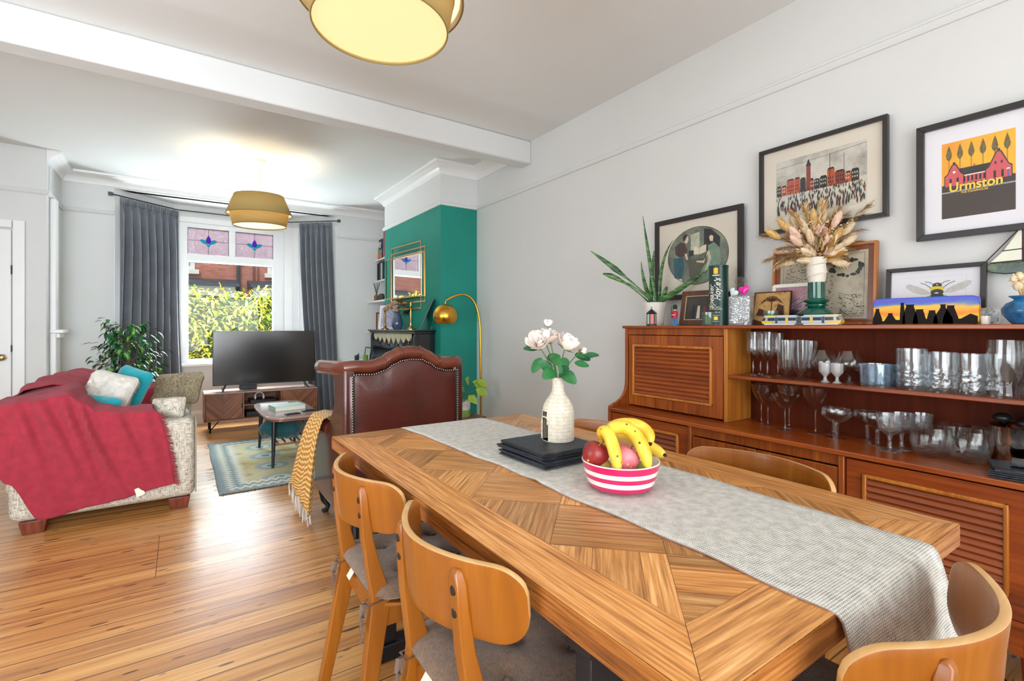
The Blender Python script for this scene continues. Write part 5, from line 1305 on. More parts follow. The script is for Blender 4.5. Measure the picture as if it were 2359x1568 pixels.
pendant('beige two tier drum pendant lamp hanging over the dining area at the top edge', .603, 1.73, 2.30, (0, 0, 0), 5)

# ------------------------------------------------------------------ brass arc lamp
AL = (2.45, 4.15, 0); al = thing('arc_floor_lamp', 'brass arc floor lamp with a globe shade beside the teal chimney breast', 'floor lamp', AL)
m = MB(); m.lathe([(0, 0), (.14, 0), (.14, .02), (.125, .03), (0, .03)], 32); m.build('lamp_base', BRASS, al, smooth=True)
A = Vector((0, 0, 1.22)); Hd = Vector((-.34, .09, 1.475)); pts = [(0, 0, .03), (0, 0, .6), (-.002, 0, 1.0), (-.008, .001, 1.22)]
for k in range(1, 15):
    t = k / 14; P0, P1, P2, P3 = Vector((-.008, .001, 1.22)), Vector((-.03, .006, 1.56)), Vector((-.165, .045, 1.60)), Hd + Vector((.0, .0, .0))
    pts.append(P0*(1-t)**3 + P1*3*t*(1-t)**2 + P2*3*t*t*(1-t) + P3*t**3)
m = MB(); m.tube(pts, .0105, 12); m.build('lamp_pole', BRASS, al, smooth=True)
m = MB(); m.tube([Hd, Hd + Vector((-.004, 0, -.03))], .004, 8); m.build('shade_stem', BRASS, al)
m = MB(); R0 = .117; prof = []
for k in range(17): a = -radians(38) + (pi/2 + radians(38)) * k / 16; prof.append((R0*cos(a), R0*sin(a)))
prof2 = [(r*.965, z*.965) for r, z in prof[::-1]]; m.T = Matrix.Translation(Hd + Vector((-.004, 0, -.145))); m.lathe(prof[:] + prof2, 40, caps=False); m.build('lamp_shade', BRASS, al, smooth=True)
# stool with pothos
ST = (2.19, 4.10, 0); st = thing('plant_stool', 'low dark wooden stool behind the armchair carrying the trailing plant', 'stool', ST)
m = MB(); m.bx(-.17, .20, -.16, .16, .355, .38); m.build('stool_top', WALN2, st, bevel=.004)
for x in (-.14, .17):
    for y in (-.13, .13): m = MB(); m.tube([(x, y, .356), (x*1.05, y*1.05, 0)], [.016, .011], 8); m.build('leg', WALN2, st)
PP = (2.20, 4.06, .38); pp = thing('potted_pothos', 'lime green leafy plant in a patterned white pot behind the leather armchair', 'plant', PP)
m = MB(); m.lathe([(.055, 0), (.066, .01), (.074, .14), (.076, .15), (.068, .15), (.06, .12), (0, .12)], 28); m.build('plant_pot', pm('patterned_pot', '#d8dcd6', .4, var=.35, vs=22), pp, smooth=True)
m = MB(); m.lathe([(.0672, .012), (.0705, .07)], 28, caps=False); m.build('pot_band', pm('moss_band', '#7fae4c', .6, var=.3, vs=30), pp, smooth=True)
LIM = pm('pothos_leaf', '#9cb93a', .4, var=.25, vs=18)
for k, (a, h, L, rr) in enumerate(((-.10, .30, .13, .4), (.02, .36, .12, 1.2), (.09, .33, .13, .2), (-.04, .24, .11, 2.6), (.12, .26, .12, -.3), (.05, .20, .11, -1.0), (.14, .34, .10, 0), (-.07, .18, .10, 3.0), (.0, .27, .12, 4.0))):
    m = MB(); p = rt_ * a + up_ * h + fw_ * .02 * (k % 3 - 1); m.mat(LIM); d = rt_ * cos(rr) + fw_ * sin(rr) * .6 - up_ * .35; m.leaf(p, d, L*.75, L*1.1, -fw_ + up_*.6, fold=.08, curl=.35)
    m.mat(STEM).tube([(0, 0, .12), p * .5 + up_ * .09, p], [.003, .0025, .002], 5); m.build('leaf', LIM, pp, smooth=True)

# ------------------------------------------------------------------ black mantelpiece on the chimney breast
MP = (2.05, 5.30, 0); mp = thing('fireplace_mantel', 'glossy black wooden fire surround with turned columns on the teal chimney breast', 'fireplace', MP)
BGL = pm('black_gloss', '#14161b', .18, coat=.6)
m = MB(); m.bx(1.925, 2.168, 4.57, 6.02, 1.178, 1.196); m.bx(1.94, 2.168, 4.585, 6.0, 1.155, 1.178); m.build('mantel_shelf', BGL, mp, off=MP, bevel=.005)
for y in (4.60, 5.92):
    m = MB(); m.bx(1.955, 2.168, y, y + .055, 0, 1.155); m.bx(1.945, 1.957, y + .008, y + .047, .05, 1.13); m.build('side_panel', BGL, mp, off=MP, bevel=.004)
m = MB(); m.bx(2.145, 2.168, 4.655, 5.92, .0, 1.155); m.build('back_panel', BGL, mp, off=MP)
m = MB(); m.bx(1.96, 2.145, 4.655, 5.92, .985, 1.003); m.build('upper_shelf', BGL, mp, off=MP, bevel=.003)
for y in (4.85, 5.16, 5.45, 5.74):
    m = MB(); m.lathe([(.014, 1.003), (.016, 1.02), (.009, 1.03), (.014, 1.06), (.010, 1.09), (.015, 1.12), (.011, 1.13), (.016, 1.155)], 14, c=(1.985, y, 0)); m.build('turned_column', BGL, mp, off=MP, smooth=True)
sc = [(1.155, 4.72)]; y = 4.72
P = [(4.72, 1.155), (4.72, 1.115)]
for k in range(8):
    y0_ = 4.72 + k * .145; dd = .035 + .045 * sin(pi * (k + .5) / 8)
    P += [(y0_ + .03, 1.11 - dd * .4), (y0_ + .0725, 1.115 - dd), (y0_ + .115, 1.11 - dd * .4), (y0_ + .145, 1.115)]
P += [(5.88, 1.155)]; m = MB(); m.prism(P, 1.958, 1.966, 'x'); m.build('scalloped_valance', pm('cream_carved', '#c8c3a4', .4, var=.15, vs=15), mp, off=MP)
m = MB(); m.bx(1.95, 2.145, 4.655, 5.92, .80, .86); m.build('frieze', BGL, mp, off=MP, bevel=.004)
m = MB(); m.bx(2.12, 2.146, 4.95, 5.63, .05, .80); m.bx(2.02, 2.146, 4.95, 4.99, .0, .80); m.bx(2.02, 2.146, 5.59, 5.63, 0, .80); m.build('grate', pm('cast_iron', '#232428', .6, bump=.3, bs=30), mp, off=MP)
# the brass framed mirror over it
mr = thing('wall_mirror', 'square mirror in three overlapping thin brass frames on the teal wall', 'mirror', (2.138, 5.3, 1.8), radians(5)); MO = (2.15, 5.3, 1.8)
for x, (pl, pr, yt, yb) in ((2.150, (911, 967, 554, 709)), (2.142, (909, 974.5, 566, 693)), (2.134, (899, 972, 578, 680))):
    ya, yb_ = onX(pl, x), onX(pr, x); za, zb_ = zat(pr, yb, x), zat(pr, yt, x); m = MB(); w = .0075
    m.bx(x - .006, x + .006, ya - w, ya + w, za, zb_); m.bx(x - .006, x + .006, yb_ - w, yb_ + w, za, zb_); m.bx(x - .0062, x + .0058, yb_ - w, ya + w, za - w, za + w); m.bx(x - .0062, x + .0058, yb_ - w, ya + w, zb_ - w, zb_ + w)
    m.build('brass_frame', pm('antique_brass', '#c9a878', .25, metal=1), mr, off=MO)
x = 2.146; m = MB(); m.bx(x, x + .008, onX(968, x), onX(913, x), zat(970, 682, x), zat(970, 576, x)); m.build('mirror_glass', pm('mirror_silver', '#f2f4f4', .02, metal=1), mr, off=MO)
m = MB(); m.bx(2.154, 2.17, onX(960, x), onX(920, x), 1.55, 2.05); m.build('backing', BLACK, mr, off=MO)
# things on the mantel shelf
MZ = 1.196
def candle(px, ht, label, c, xm=2.02):
    t = thing('candlestick', label, 'candlestick', (xm, onX(px, xm), MZ), group='brass candlesticks on the mantel shelf'); s = ht / .25
    m = MB(); m.lathe([(0, 0), (.045, 0), (.045, .008), (.018, .025), (.011, .045), (.016, .06), (.009, .08), (.013, .15*s), (.009, .19*s), (.018, .215*s), (.011, .22*s), (.014, .25*s), (.009, .25*s), (0, .235*s)], 18)
    m.build('stick_body', pm('candle_' + c.strip('#'), c, .28, metal=1), t, smooth=True)
candle(887, .265, 'slim dark brass candlestick in front of the white photo frame on the mantel', '#8c7444', 1.99)
candle(946.5, .285, 'brass candlestick standing alone right of the flowers on the mantel', '#c2a06a', 2.00)
def standing(name, label, cat, x, pxc, w, h, fw, fm, inner, z=MZ, tilt=8, rz=0, z0=0, group=None):
    """small frame standing on a shelf, facing -X (turned by rz)"""
    t = thing(name, label, cat, (x, onX(pxc, x), z + z0), group=group); M = Matrix(((0, 0, -1), (-1, 0, 0), (0, 1, 0))).to_4x4()
    t.rotation_euler = (Matrix.Rotation(rz, 4, 'Z') @ Matrix.Rotation(radians(tilt), 4, 'Y') @ M).to_euler()
    m = MB(); m.bx(-w/2, w/2, 0, fw, 0, .012); m.bx(-w/2, w/2, h-fw, h, 0, .012); m.bx(-w/2, -w/2+fw, fw, h-fw, 0, .012); m.bx(w/2-fw, w/2, fw, h-fw, 0, .012); m.build('frame', fm, t, bevel=.001)
    m = MB(); m.bx(-w/2+fw*.5, w/2-fw*.5, fw*.5, h-fw*.5, .001, .006); m.build('picture', inner, t)
    return t
standing('photo_frame', 'white photo frame with a pastel picture on the mantel behind the dark candlestick', 'photo frame', 2.06, 893, .26, .29, .028, GLOSSW, pm('pastel_photo', '#b9b6d0', .2, var=.3, vs=14), rz=radians(34))
t = standing('photo_frame', 'black photo frame leaning at an angle at the right of the mantel shelf', 'photo frame', 2.06, 968, .24, .34, .02, BLACK, BLACK, tilt=24, rz=radians(-24))
m = MB(); m.bx(-.004, .004, .02, .22, -.10, -.094); m.build('strut', BLACK, t)
t = thing('flower_vase', 'dark lustre vase with painted orange flowers on the mantel', 'vase', (2.04, onX(915, 2.04), MZ)); m = MB(); m.lathe([(0, 0), (.045, 0), (.062, .04), (.065, .08), (.048, .14), (.030, .19), (.040, .205), (.034, .205), (.026, .19), (0, .15)], 26)
m.build('vase_body', pm('lustre_glaze', '#4a5a78', .15, var=.6, vs=14, coat=.7), t, smooth=True)
t = thing('dried_flower_bunch', 'bunch of peach roses and brown dried flowers in the dark lustre vase', 'flowers', (2.04, onX(915, 2.04), MZ + .12)); rf = random.Random(8)
PEA = pm('peach_petal', '#dcb092', .7, var=.15, vs=30); BRN = pm('dried_brown', '#8a5a2e', .8, var=.3, vs=30); DKG = pm('dark_leaf', '#2b3018', .7, var=.3, vs=20)
for k, (a, h, f, r, mm) in enumerate(((-.09, .14, 0, .038, 0), (-.03, .17, -.02, .042, 0), (-.13, .11, .02, .03, 0), (.03, .20, 0, .05, 1), (.08, .15, -.02, .045, 1), (.02, .12, -.04, .035, 1), (.13, .10, 0, .05, 2), (.10, .07, -.03, .05, 2))):
    m = MB(); c = rt_ * a + up_ * h + fw_ * f
    if mm == 0: rose_mesh(m, c, r, (-.3, -.5, .8), k, 1); m.m = [PEA] * len(m.m)
    else:
        for _ in range(26): d = Vector((rf.gauss(0, 1), rf.gauss(0, 1), rf.gauss(.5, .8))); m.leaf(c, d, r*.35, r * rf.uniform(.8, 1.3), fold=.2, curl=.3)
        m.m = [BRN if mm == 1 else DKG] * len(m.m)
    m.mat(STEM).tube([(0, 0, 0), c * .6, c], .0025, 5); m.build('flower_head', None, t, smooth=True)
m = MB(); m.lathe([(0, 0), (.022, 0), (.03, .07), (.028, .07), (.02, .006), (0, .006)], 18); o = m.build('votive_glass', CLEAR, None, smooth=True); o.location = (1.98, onX(937, 1.98), MZ); tag(o, 'tiny clear votive glass beside the right candlestick on the mantel', 'glass')

# ------------------------------------------------------------------ alcove shelves and low cupboard
for k, (z, xf, lb) in enumerate(((2.185, 2.31, 'topmost white floating shelf in the alcove, under the big red book'), (1.885, 2.31, 'second white floating shelf in the alcove'), (1.585, 2.19, 'deeper white floating shelf in the alcove with the small plant'), (1.165, 2.19, 'lowest white floating shelf in the alcove, level with the mantel'))):
    m = MB(); m.bx(xf, 2.588, 6.105, 6.895, z - .022, z); tag(m.build('wall_shelf', GLOSSW, None, bevel=.002), lb, 'shelf', 'white shelves in the alcove')
def upbook(px, x, z, w, h, d, col, label, pg=None):
    y = onX(px, x); t = thing('book', label, 'book', (x, y, z), group='books on the alcove shelves'); m = MB()
    m.bx(0, d, w/2 - .002, w/2, 0, h); m.bx(0, d, -w/2, -w/2 + .002, 0, h); m.bx(-.002, .001, -w/2, w/2, 0, h); m.build('cover', pm('book_' + col.strip('#'), col, .5), t)
    m = MB(); m.bx(.001, d - .004, -w/2 + .002, w/2 - .002, .003, h - .004); m.build('pages', pm('paper', '#e8e3d6', .9), t); return t
T_ = lambda c, w: 'tall %s book on the %s alcove shelf' % (c, w)
upbook(864, 2.335, 2.185, .05, .30, .20, '#b3202c', 'large red book at the left end of the top alcove shelf')
t = standing('annual_book', 'book with a number 90 on its bright cover facing out on the top alcove shelf', 'book', 2.36, 874.5, .26, .29, .004, pm('book_navy', '#1c2b4e', .4), pm('book_navy', '#1c2b4e', .4), z=2.185, tilt=3)
m = MB(); m.mat(pm('cover_green', '#3fae4a', .4)).poly([(-.12, .10), (.12, .07), (.12, .14), (-.12, .15)], .0125); m.mat(pm('cover_orange', '#e8702a', .4)).poly([(-.12, .03), (.12, .02), (.12, .065), (-.12, .095)], .0125); m.mat(pm('cover_pink', '#d84a9a', .4)).poly([(-.05, .10), (.09, .09), (.06, .13)], .0128)
m.build('cover_art', None, t); textmesh('cover_number', '90', .12, WGL, t, lambda x, y: Vector((x, .205 + y, .0128)), off=.004)
upbook(884.5, 2.25, 2.185, .04, .32, .2, '#c22a4a', 'crimson book beside the chimney breast on the top alcove shelf')
for px, c, h, lb in ((866, '#b5303a', .27, 'red book at the left end of the second alcove shelf'), (870, '#1d2024', .25, 'black book next to the red one on the second alcove shelf'), (874, '#2c2f36', .26, 'charcoal book in the middle of the second alcove shelf'), (878, '#d8d2c4', .24, 'cream book on the second alcove shelf'), (882, '#1e3a4a', .25, 'navy book beside the chimney on the second alcove shelf')):
    upbook(px, 2.335, 1.885, .034, h, .19, c, lb)
for px, c, h, lb in ((862, '#5a2a22', .28, 'dark brown book at the left end of the lowest alcove shelf'), (867, '#7a3a30', .27, 'red-brown book on the lowest alcove shelf'), (871, '#d9c8a8', .25, 'cream book on the lowest alcove shelf'), (875, '#1f4a5c', .27, 'teal book on the lowest alcove shelf')):
    upbook(px, 2.33, 1.165, .036, h, .19, c, lb)
t = thing('succulent', 'tiny dark green potted plant at the end of the deeper alcove shelf', 'plant', (2.27, onX(851, 2.27), 1.585)); m = MB(); m.lathe([(0, 0), (.025, 0), (.03, .04), (.024, .04), (0, .035)], 14); m.build('plant_pot', DKG, t, smooth=True); m = MB()
for k in range(34): m.leaf((rf.gauss(0, .006), rf.gauss(0, .006), .035 + rf.random() * .04), (rf.gauss(0, 1), rf.gauss(0, 1), rf.gauss(.4, .5)), .018, .045)
m.build('foliage', FG[1], t, smooth=True)
t = thing('reed_diffuser', 'reed diffuser in an amber glass bottle on the deeper alcove shelf', 'diffuser', (2.26, onX(867.5, 2.26), 1.585)); m = MB(); m.lathe([(0, 0), (.035, 0), (.035, .07), (.014, .09), (.014, .10), (0, .10)], 16); m.build('bottle', pm('amber_glass', '#7a4a22', .1, coat=.5), t, smooth=True)
for k in range(7): a = k * .9; m = MB(); m.tube([(0, 0, .09), (.045*cos(a), .045*sin(a), .25)], .0028, 5); m.build('reed', BTIP, t)
t = thing('trinket_pot', 'small dark pot beside the reed diffuser on the alcove shelf', 'pot', (2.25, onX(879, 2.25), 1.585)); m = MB(); m.lathe([(0, 0), (.035, 0), (.045, .05), (.03, .09), (0, .09)], 16); m.build('pot_body', pm('dark_pot', '#3b3a34', .5, var=.4, vs=30), t, smooth=True)
t = thing('alcove_cupboard', 'low white cupboard in the alcove left of the mantel', 'cupboard', (2.2, 6.5, 0)); m = MB(); m.bx(-.36, .38, -.36, .39, 0, .76); m.build('cupboard_body', GLOSSW, t); m = MB(); m.bx(-.385, .385, -.385, .395, .76, .785); m.build('cupboard_top', GLOSSW, t, bevel=.004)
for s in (-1, 1): m = MB(); m.bx(-.372, -.360, s*.18 - .17, s*.18 + .17, .04, .73); m.build('door', GLOSSW, t, bevel=.004)
standing('photo_frame', 'small black photo frame on the low white alcove cupboard', 'photo frame', 2.02, 846, .24, .18, .014, BLACK, pm('dim_photo', '#b9c0a8', .3, var=.5, vs=16), z=.785)
m = MB(); m.lathe([(0, 0), (.03, 0), (.03, .09), (0, .09)], 16); o = m.build('candle', pm('green_wax', '#6a9a3a', .6), None, smooth=True); o.location = (1.93, onX(842, 1.93), .785); tag(o, 'short green candle in front of the small black photo frame', 'candle')
t = thing('elephant_figurine', 'small dark elephant figurine on the low white alcove cupboard', 'figurine', (1.93, onX(822, 1.93), .785)); m = MB(); m.sph((0, 0, .05), (.03, .038, .026), 14, 10); m.sph((0, -.045, .065), (.018, .02, .02), 12, 8); m.tube([(0, -.06, .065), (0, -.075, .07), (0, -.082, .09), (0, -.075, .105)], [.008, .007, .005, .004], 8)
for a in (-.02, .02):
    for b in (-.015, .015): m.tube([(b, a, .04), (b, a, 0)], [.010, .009], 8)
m.build('elephant_body', pm('dark_figurine', '#232a3c', .3), t, smooth=True)
# ------------------------------------------------------------------ framed pictures (local x to the right, y up, z out of the wall)
PM = Matrix(((0, 0, -1), (-1, 0, 0), (0, 1, 0))).to_4x4()
BFR = pm('black_frame', '#2b2727', .35, var=.06, vs=10); MATW = pm('white_mount', '#e9e8ee', .8); MATC = pm('cream_mount', '#ddd5c6', .8, var=.03, vs=4)
def picture(label, X, ya, yb, z0, z1, fw, fm, mount, name='framed_picture', dep=.02, tilt=0, open_=False, glassy=True):
    yc, w, h = (ya + yb) / 2, ya - yb, z1 - z0
    t = thing(name, label, 'picture', (X, yc, z0)); t.rotation_euler = (Matrix.Rotation(radians(tilt), 4, 'Y') @ PM).to_euler()
    m = MB()
    def mitre(a, b, c, d): m.add([(a[0], a[1], 0), (b[0], b[1], 0), (c[0], c[1], 0), (d[0], d[1], 0), (a[0], a[1], dep), (b[0], b[1], dep), (c[0], c[1], dep), (d[0], d[1], dep)], [(0,3,2,1),(4,5,6,7),(0,1,5,4),(1,2,6,5),(2,3,7,6),(3,0,4,7)])
    x0, x1 = -w/2, w/2
    mitre((x0, 0), (x1, 0), (x1-fw, fw), (x0+fw, fw)); mitre((x0+fw, h-fw), (x1-fw, h-fw), (x1, h), (x0, h)); mitre((x0, 0), (x0+fw, fw), (x0+fw, h-fw), (x0, h)); mitre((x1-fw, fw), (x1, 0), (x1, h), (x1-fw, h-fw))
    m.build('frame', fm, t, bevel=.0015); m = MB(); m.bx(x0+fw*.6, x1-fw*.6, fw*.6, h-fw*.6, .002, .008); m.build('mount', mount, t)
    if glassy: m = MB(); m.bx(x0+fw*.8, x1-fw*.8, fw*.8, h-fw*.8, .0135, .0145); m.build('picture_glass', PICG, t)
    return t, w, h
def noisy(name, cols, sc=20, det=5, rough=.6):
    m, nt, b = base(name); f = noi(nt, coords(nt), sc, det, .65); n = len(cols)
    nt.links.new(ramp(nt, f, [(.34 + .32 * i / (n-1), C(c)) for i, c in enumerate(cols)]), b.inputs['Base Color']); b.inputs['Roughness'].default_value = rough; return m
# oval engraving: a man leaning by a desk, a seated woman in green
t, w, h = picture('black framed oval print of a man leaning at a desk beside a seated woman', 2.565, 2.10, 1.502, 1.392, 1.900, .030, BFR, MATC)
cx, cy = 0.005, .258; art = MB()
art.mat(noisy('engraving_ground', ['#3c4440', '#6c7468', '#8f9484'], 9)).disc(cx, cy, .0085, .206, .172, 56)
G = {k: pm('ink_' + k, v, .7, var=.18, vs=40) for k, v in dict(brown='#4a3b32', blue='#2b5a68', skin='#d6c2aa', green='#76907c', pale='#b8bca4', dark='#25282a', cream='#d8d0b8', wood='#545648', hair='#2f2622').items()}
def pl(k, pts, z): art.mat(G[k]).poly([(cx + a, cy + b) for a, b in pts], z)
pl('dark', [(.05, .02), (.15, .0), (.155, .09), (.10, .14), (.05, .155)], .0088); pl('pale', [(-.04, .13), (.02, .14), (.02, .05), (-.04, .03)], .0087)
pl('wood', [(-.06, -.02), (.10, -.02), (.10, -.04), (.07, -.15), (.0, -.16), (-.05, -.12)], .0089); pl('cream', [(-.02, .055), (.02, .045), (.02, .005), (-.02, .010)], .0093); pl('cream', [(.022, .045), (.065, .06), (.065, .015), (.022, .005)], .0093); pl('dark', [(-.055, .035), (-.02, .035), (-.02, .0), (-.055, .0)], .0092)
pl('brown', [(-.155, .07), (-.115, .095), (-.085, .085), (-.062, .045), (-.070, .01), (-.115, .0), (-.150, .02)], .0092); pl('blue', [(-.165, .0), (-.095, .0), (-.085, -.06), (-.105, -.13), (-.125, -.13), (-.125, -.05), (-.140, -.13), (-.158, -.12)], .0091)
pl('cream', [(-.125, -.13), (-.103, -.13), (-.100, -.155), (-.120, -.165)], .0093); pl('skin', [(-.082, .125), (-.062, .128), (-.056, .10), (-.068, .08), (-.088, .092)], .0094); pl('hair', [(-.098, .118), (-.082, .138), (-.060, .134), (-.070, .118), (-.088, .092)], .0095); pl('skin', [(-.085, .02), (-.068, .02), (-.058, -.015), (-.070, -.02)], .0094)
pl('green', [(.075, .05), (.115, .065), (.150, .03), (.160, -.05), (.130, -.12), (.05, -.155), (.0, -.158), (.045, -.07), (.085, -.03)], .0094); pl('pale', [(.08, .03), (.10, -.03), (.06, -.11), (.03, -.14), (.07, -.06)], .0096); pl('skin', [(.090, .075), (.108, .070), (.112, .10), (.095, .112), (.083, .098)], .0096); pl('hair', [(.086, .112), (.100, .130), (.120, .118), (.118, .095), (.104, .105)], .0097); pl('skin', [(.075, .02), (.088, .01), (.045, -.035), (.0, -.03), (.0, -.04), (.05, -.05)], .0097)
art.mat(G['dark']).tube([(cx + .206*cos(2*pi*k/56), cy + .172*sin(2*pi*k/56), .0088) for k in range(57)], .0014, 5); art.build('print', None, t)
# crowded town square (a generic one)
t, w, h = picture('black framed print of dark figures crowding a town square, above the map', 2.567, 1.408, .838, 1.705, 2.150, .019, BFR, MATC, dep=.026)
art = MB(); ax0, ax1, ay0, ay1 = -.203, .203, .078, .366; art.mat(noisy('town_sky', ['#9a968c', '#c9c6bb', '#d9d6ca'], 6)).poly([(ax0, ay0), (ax1, ay0), (ax1, ay1), (ax0, ay1)], .0085)
art.mat(pm('town_ground', '#cfc9bb', .8, var=.1, vs=30)).poly([(ax0, ay0), (ax1, ay0), (ax1, .205), (ax0, .185)], .0087)
rb_ = random.Random(31); BK_ = [pm('town_brick', '#b4553c', .8, var=.15, vs=50), pm('town_ochre', '#c98a56', .8), pm('town_dark', '#33383a', .8), pm('town_plum', '#8a4034', .8)]; x = ax0 + .004
while x < ax1 - .03:
    bw_ = rb_.uniform(.022, .05); bh = rb_.uniform(.035, .075); art.mat(BK_[rb_.choice([0, 0, 1, 2, 3])]).poly([(x, .188), (x + bw_, .188), (x + bw_, .195 + bh), (x, .195 + bh)], .0088); art.mat(G['dark']).poly([(x, .195 + bh), (x + bw_, .195 + bh), (x + bw_*.8, .203 + bh), (x + bw_*.2, .203 + bh)], .0088)
    for q in range(int(bw_ / .009)):
        for r_ in range(2): xx = x + .004 + q * .009; yy = .205 + r_ * .018; art.mat(G['cream'] if bh < .05 else G['dark']).poly([(xx, yy), (xx + .004, yy), (xx + .004, yy + .008), (xx, yy + .008)], .0090)
    x += bw_ + .001
art.mat(BK_[3]).poly([(-.055, .19), (-.035, .19), (-.035, .31), (-.055, .31)], .0091); art.mat(G['dark']).poly([(-.058, .31), (-.032, .31), (-.045, .345)], .0091)
art.mat(G['dark']).bx(.05, .052, .2, .345, .0086, .0092); art.bx(.11, .1115, .2, .33, .0086, .0092); art.tube([(ax0, .33, .009), (.05, .34, .009), (ax1, .352, .009)], .0007, 4)
PC = [G['dark'], G['dark'], G['hair'], pm('coat_navy', '#26304a', .8), pm('coat_red', '#7a2a2a', .8), pm('coat_green', '#2f4a40', .8)]
for k in range(330):
    yy = ay0 + .004 + (.118 * rb_.random() ** 1.1); s = 1.0 - (yy - ay0) / .118 * .62; xx = rb_.uniform(ax0 + .006, ax1 - .006); hh = .030 * s; ww = .0085 * s; ln = rb_.uniform(-.002, .002); z = .0092 + (ay0 + .13 - yy) * .004
    if yy + hh > .212: continue
    art.mat(rb_.choice(PC)).poly([(xx - ww*.45, yy + hh*.35), (xx + ww*.5, yy + hh*.35), (xx + ww*.25 + ln, yy + hh*.85), (xx - ww*.25 + ln, yy + hh*.85)], z); art.poly([(xx - ww*.4, yy), (xx - ww*.15, yy), (xx + ww*.1, yy + hh*.38), (xx - ww*.3, yy + hh*.38)], z); art.poly([(xx + ww*.2, yy), (xx + ww*.45, yy), (xx + ww*.35, yy + hh*.38), (xx, yy + hh*.38)], z); art.disc(xx + ln, yy + hh*.93, z, ww*.24, hh*.09, 6)
art.build('print', None, t)
# Urmston poster
t, w, h = picture('black framed orange poster reading Urmston with pink station and six trees', 2.567, .738, .368, 1.578, 2.050, .024, BFR, MATW, dep=.026)
art = MB(); ox = -.106; oy = .080; W_, H_ = .212, .303
def q(k, pts, z): art.mat(k).poly([(ox + a * W_, oy + b * H_) for a, b in pts], z)
ORG = noisy('poster_orange', ['#f0920a', '#f7b410', '#fbc526'], 3, 2); DKB = pm('poster_dark', '#3f342e', .6); PKS = pm('poster_pink', '#d2545c', .6); BLKI = pm('poster_black', '#201a18', .6); YEL = pm('poster_yellow', '#f6cf4e', .5); OLV = noisy('poster_olive', ['#3a2f10', '#6b5c20', '#7d7030'], 120, 3); BLU = pm('poster_blue', '#3c62b8', .6)
q(DKB, [(0, 0), (1, 0), (1, .46), (0, .46)], .0085); q(ORG, [(0, .44), (.3, .47), (.7, .47), (1, .44), (1, 1), (0, 1)], .0086)
for i in range(6):
    x = .105 + .158 * i; q(pm('poster_trunk', '#c07a1a', .6), [(x - .008, .5), (x + .008, .5), (x + .008, .80), (x - .008, .80)], .0088); q(OLV, [(x, .965), (x + .022, .91), (x + .045, .835), (x + .035, .79), (x, .755), (x - .035, .79), (x - .045, .835), (x - .022, .91)], .0089)
q(BLKI, [(.22, .54), (.72, .54), (.68, .635), (.26, .635)], .0090); q(PKS, [(.26, .43), (.68, .43), (.68, .545), (.26, .545)], .0090); q(WGL, [(.26, .528), (.68, .528), (.68, .540), (.26, .540)], .0092)
for i in range(6): x = .31 + i * .055; q(BLKI, [(x, .45), (x + .028, .45), (x + .028, .52), (x, .52)], .0093)
for a, b, pk in ((.05, .31, .70), (.62, .95, .76)):
    c_ = (a + b) / 2; q(BLKI, [(a - .012, .42), (b + .012, .42), (b + .012, .56), (b - .03, .585), (c_ + .035, pk), (c_ - .035, pk), (a + .03, .585), (a - .012, .56)], .0093); q(PKS, [(a, .42), (b, .42), (b, .55), (b - .04, .575), (c_ + .02, pk - .01), (c_ - .02, pk - .01), (a + .04, .575), (a, .55)], .0094)
    q(BLKI, [(c_ - .02, pk - .01), (c_ + .02, pk - .01), (c_ + .02, pk + .03), (c_ - .02, pk + .03)], .0094)
    for s in (-1, 1): q(BLKI, [(c_ + s*.05 - .016, .43), (c_ + s*.05 + .016, .43), (c_ + s*.05 + .016, .52), (c_ + s*.05 - .016, .52)], .0096)
art.mat(WGL).disc(ox + .18 * W_, oy + .60 * H_, .0096, .0045, .0045, 14); q(BLU, [(.90, .42), (.915, .42), (.915, .53), (.90, .53)], .0097); q(WGL, [(.885, .51), (.93, .51), (.93, .525), (.885, .525)], .0098); q(PKS, [(.45, .635), (.475, .635), (.475, .665), (.45, .665)], .0091)
for s in (-1, 1): q(BLKI, [(.785 + s*.04 - .013, .60), (.785 + s*.04 + .013, .60), (.785 + s*.04 + .013, .635), (.785 + s*.04 - .013, .635)], .0096)
q(pm('poster_rail', '#d5d3e0', .6), [(0, .335), (1, .335), (1, .350), (0, .350)], .0087)
for i in range(40): q(BLKI, [(i/40, .337), (i/40 + .010, .337), (i/40 + .018, .348), (i/40 + .008, .348)], .0089)
art.build('print', None, t)
for dx, dz, mm in ((.0012, 0, BLKI), (0, .0006, YEL)):
    textmesh('poster_title', 'Urmston', .044, mm, t, lambda x, y, dx=dx, dz=dz: Vector((-.005 + x + dx, oy + .395 * H_ + y * 1.15 - dx, .0101 + dz)), sx=.98, off=.0011)
textmesh('poster_subtitle', 'THE STEAMHOUSE', .0095, YEL, t, lambda x, y: Vector((-.008 + x, oy + .315 * H_ + y, .0092)), off=.0002)
# antique map standing on the sideboard
MAPW = wood('walnut_map_frame', '#5a260e', '#7f3b18', '#9a5226', axis='Y', rough=.35)
t, w, h = picture('antique map of an island in a wide brown wooden frame behind the dried flowers', 2.535, 1.328, .872, 1.232, 1.604, .012, wood('map_frame_edge', '#7a3f16', '#a9662c', '#c2813f', axis='Y'), MAPW, dep=.026, tilt=3.5, name='framed_map')
art = MB(); art.mat(noisy('map_paper', ['#8f8674', '#b5ab95', '#c2b9a5'], 7)).poly([(-.195, .028), (.190, .028), (.190, .340), (-.195, .335)], .0087)
LN = pm('map_ink', '#39362f', .8); rm_ = random.Random(12)
for a, b in (((-.18, .04), (.176, .04)), ((.176, .04), (.176, .327)), ((.176, .327), (-.18, .323)), ((-.18, .323), (-.18, .04))):
    art.mat(LN).tube([(a[0], a[1], .009), (b[0], b[1], .009)], .0006, 4)
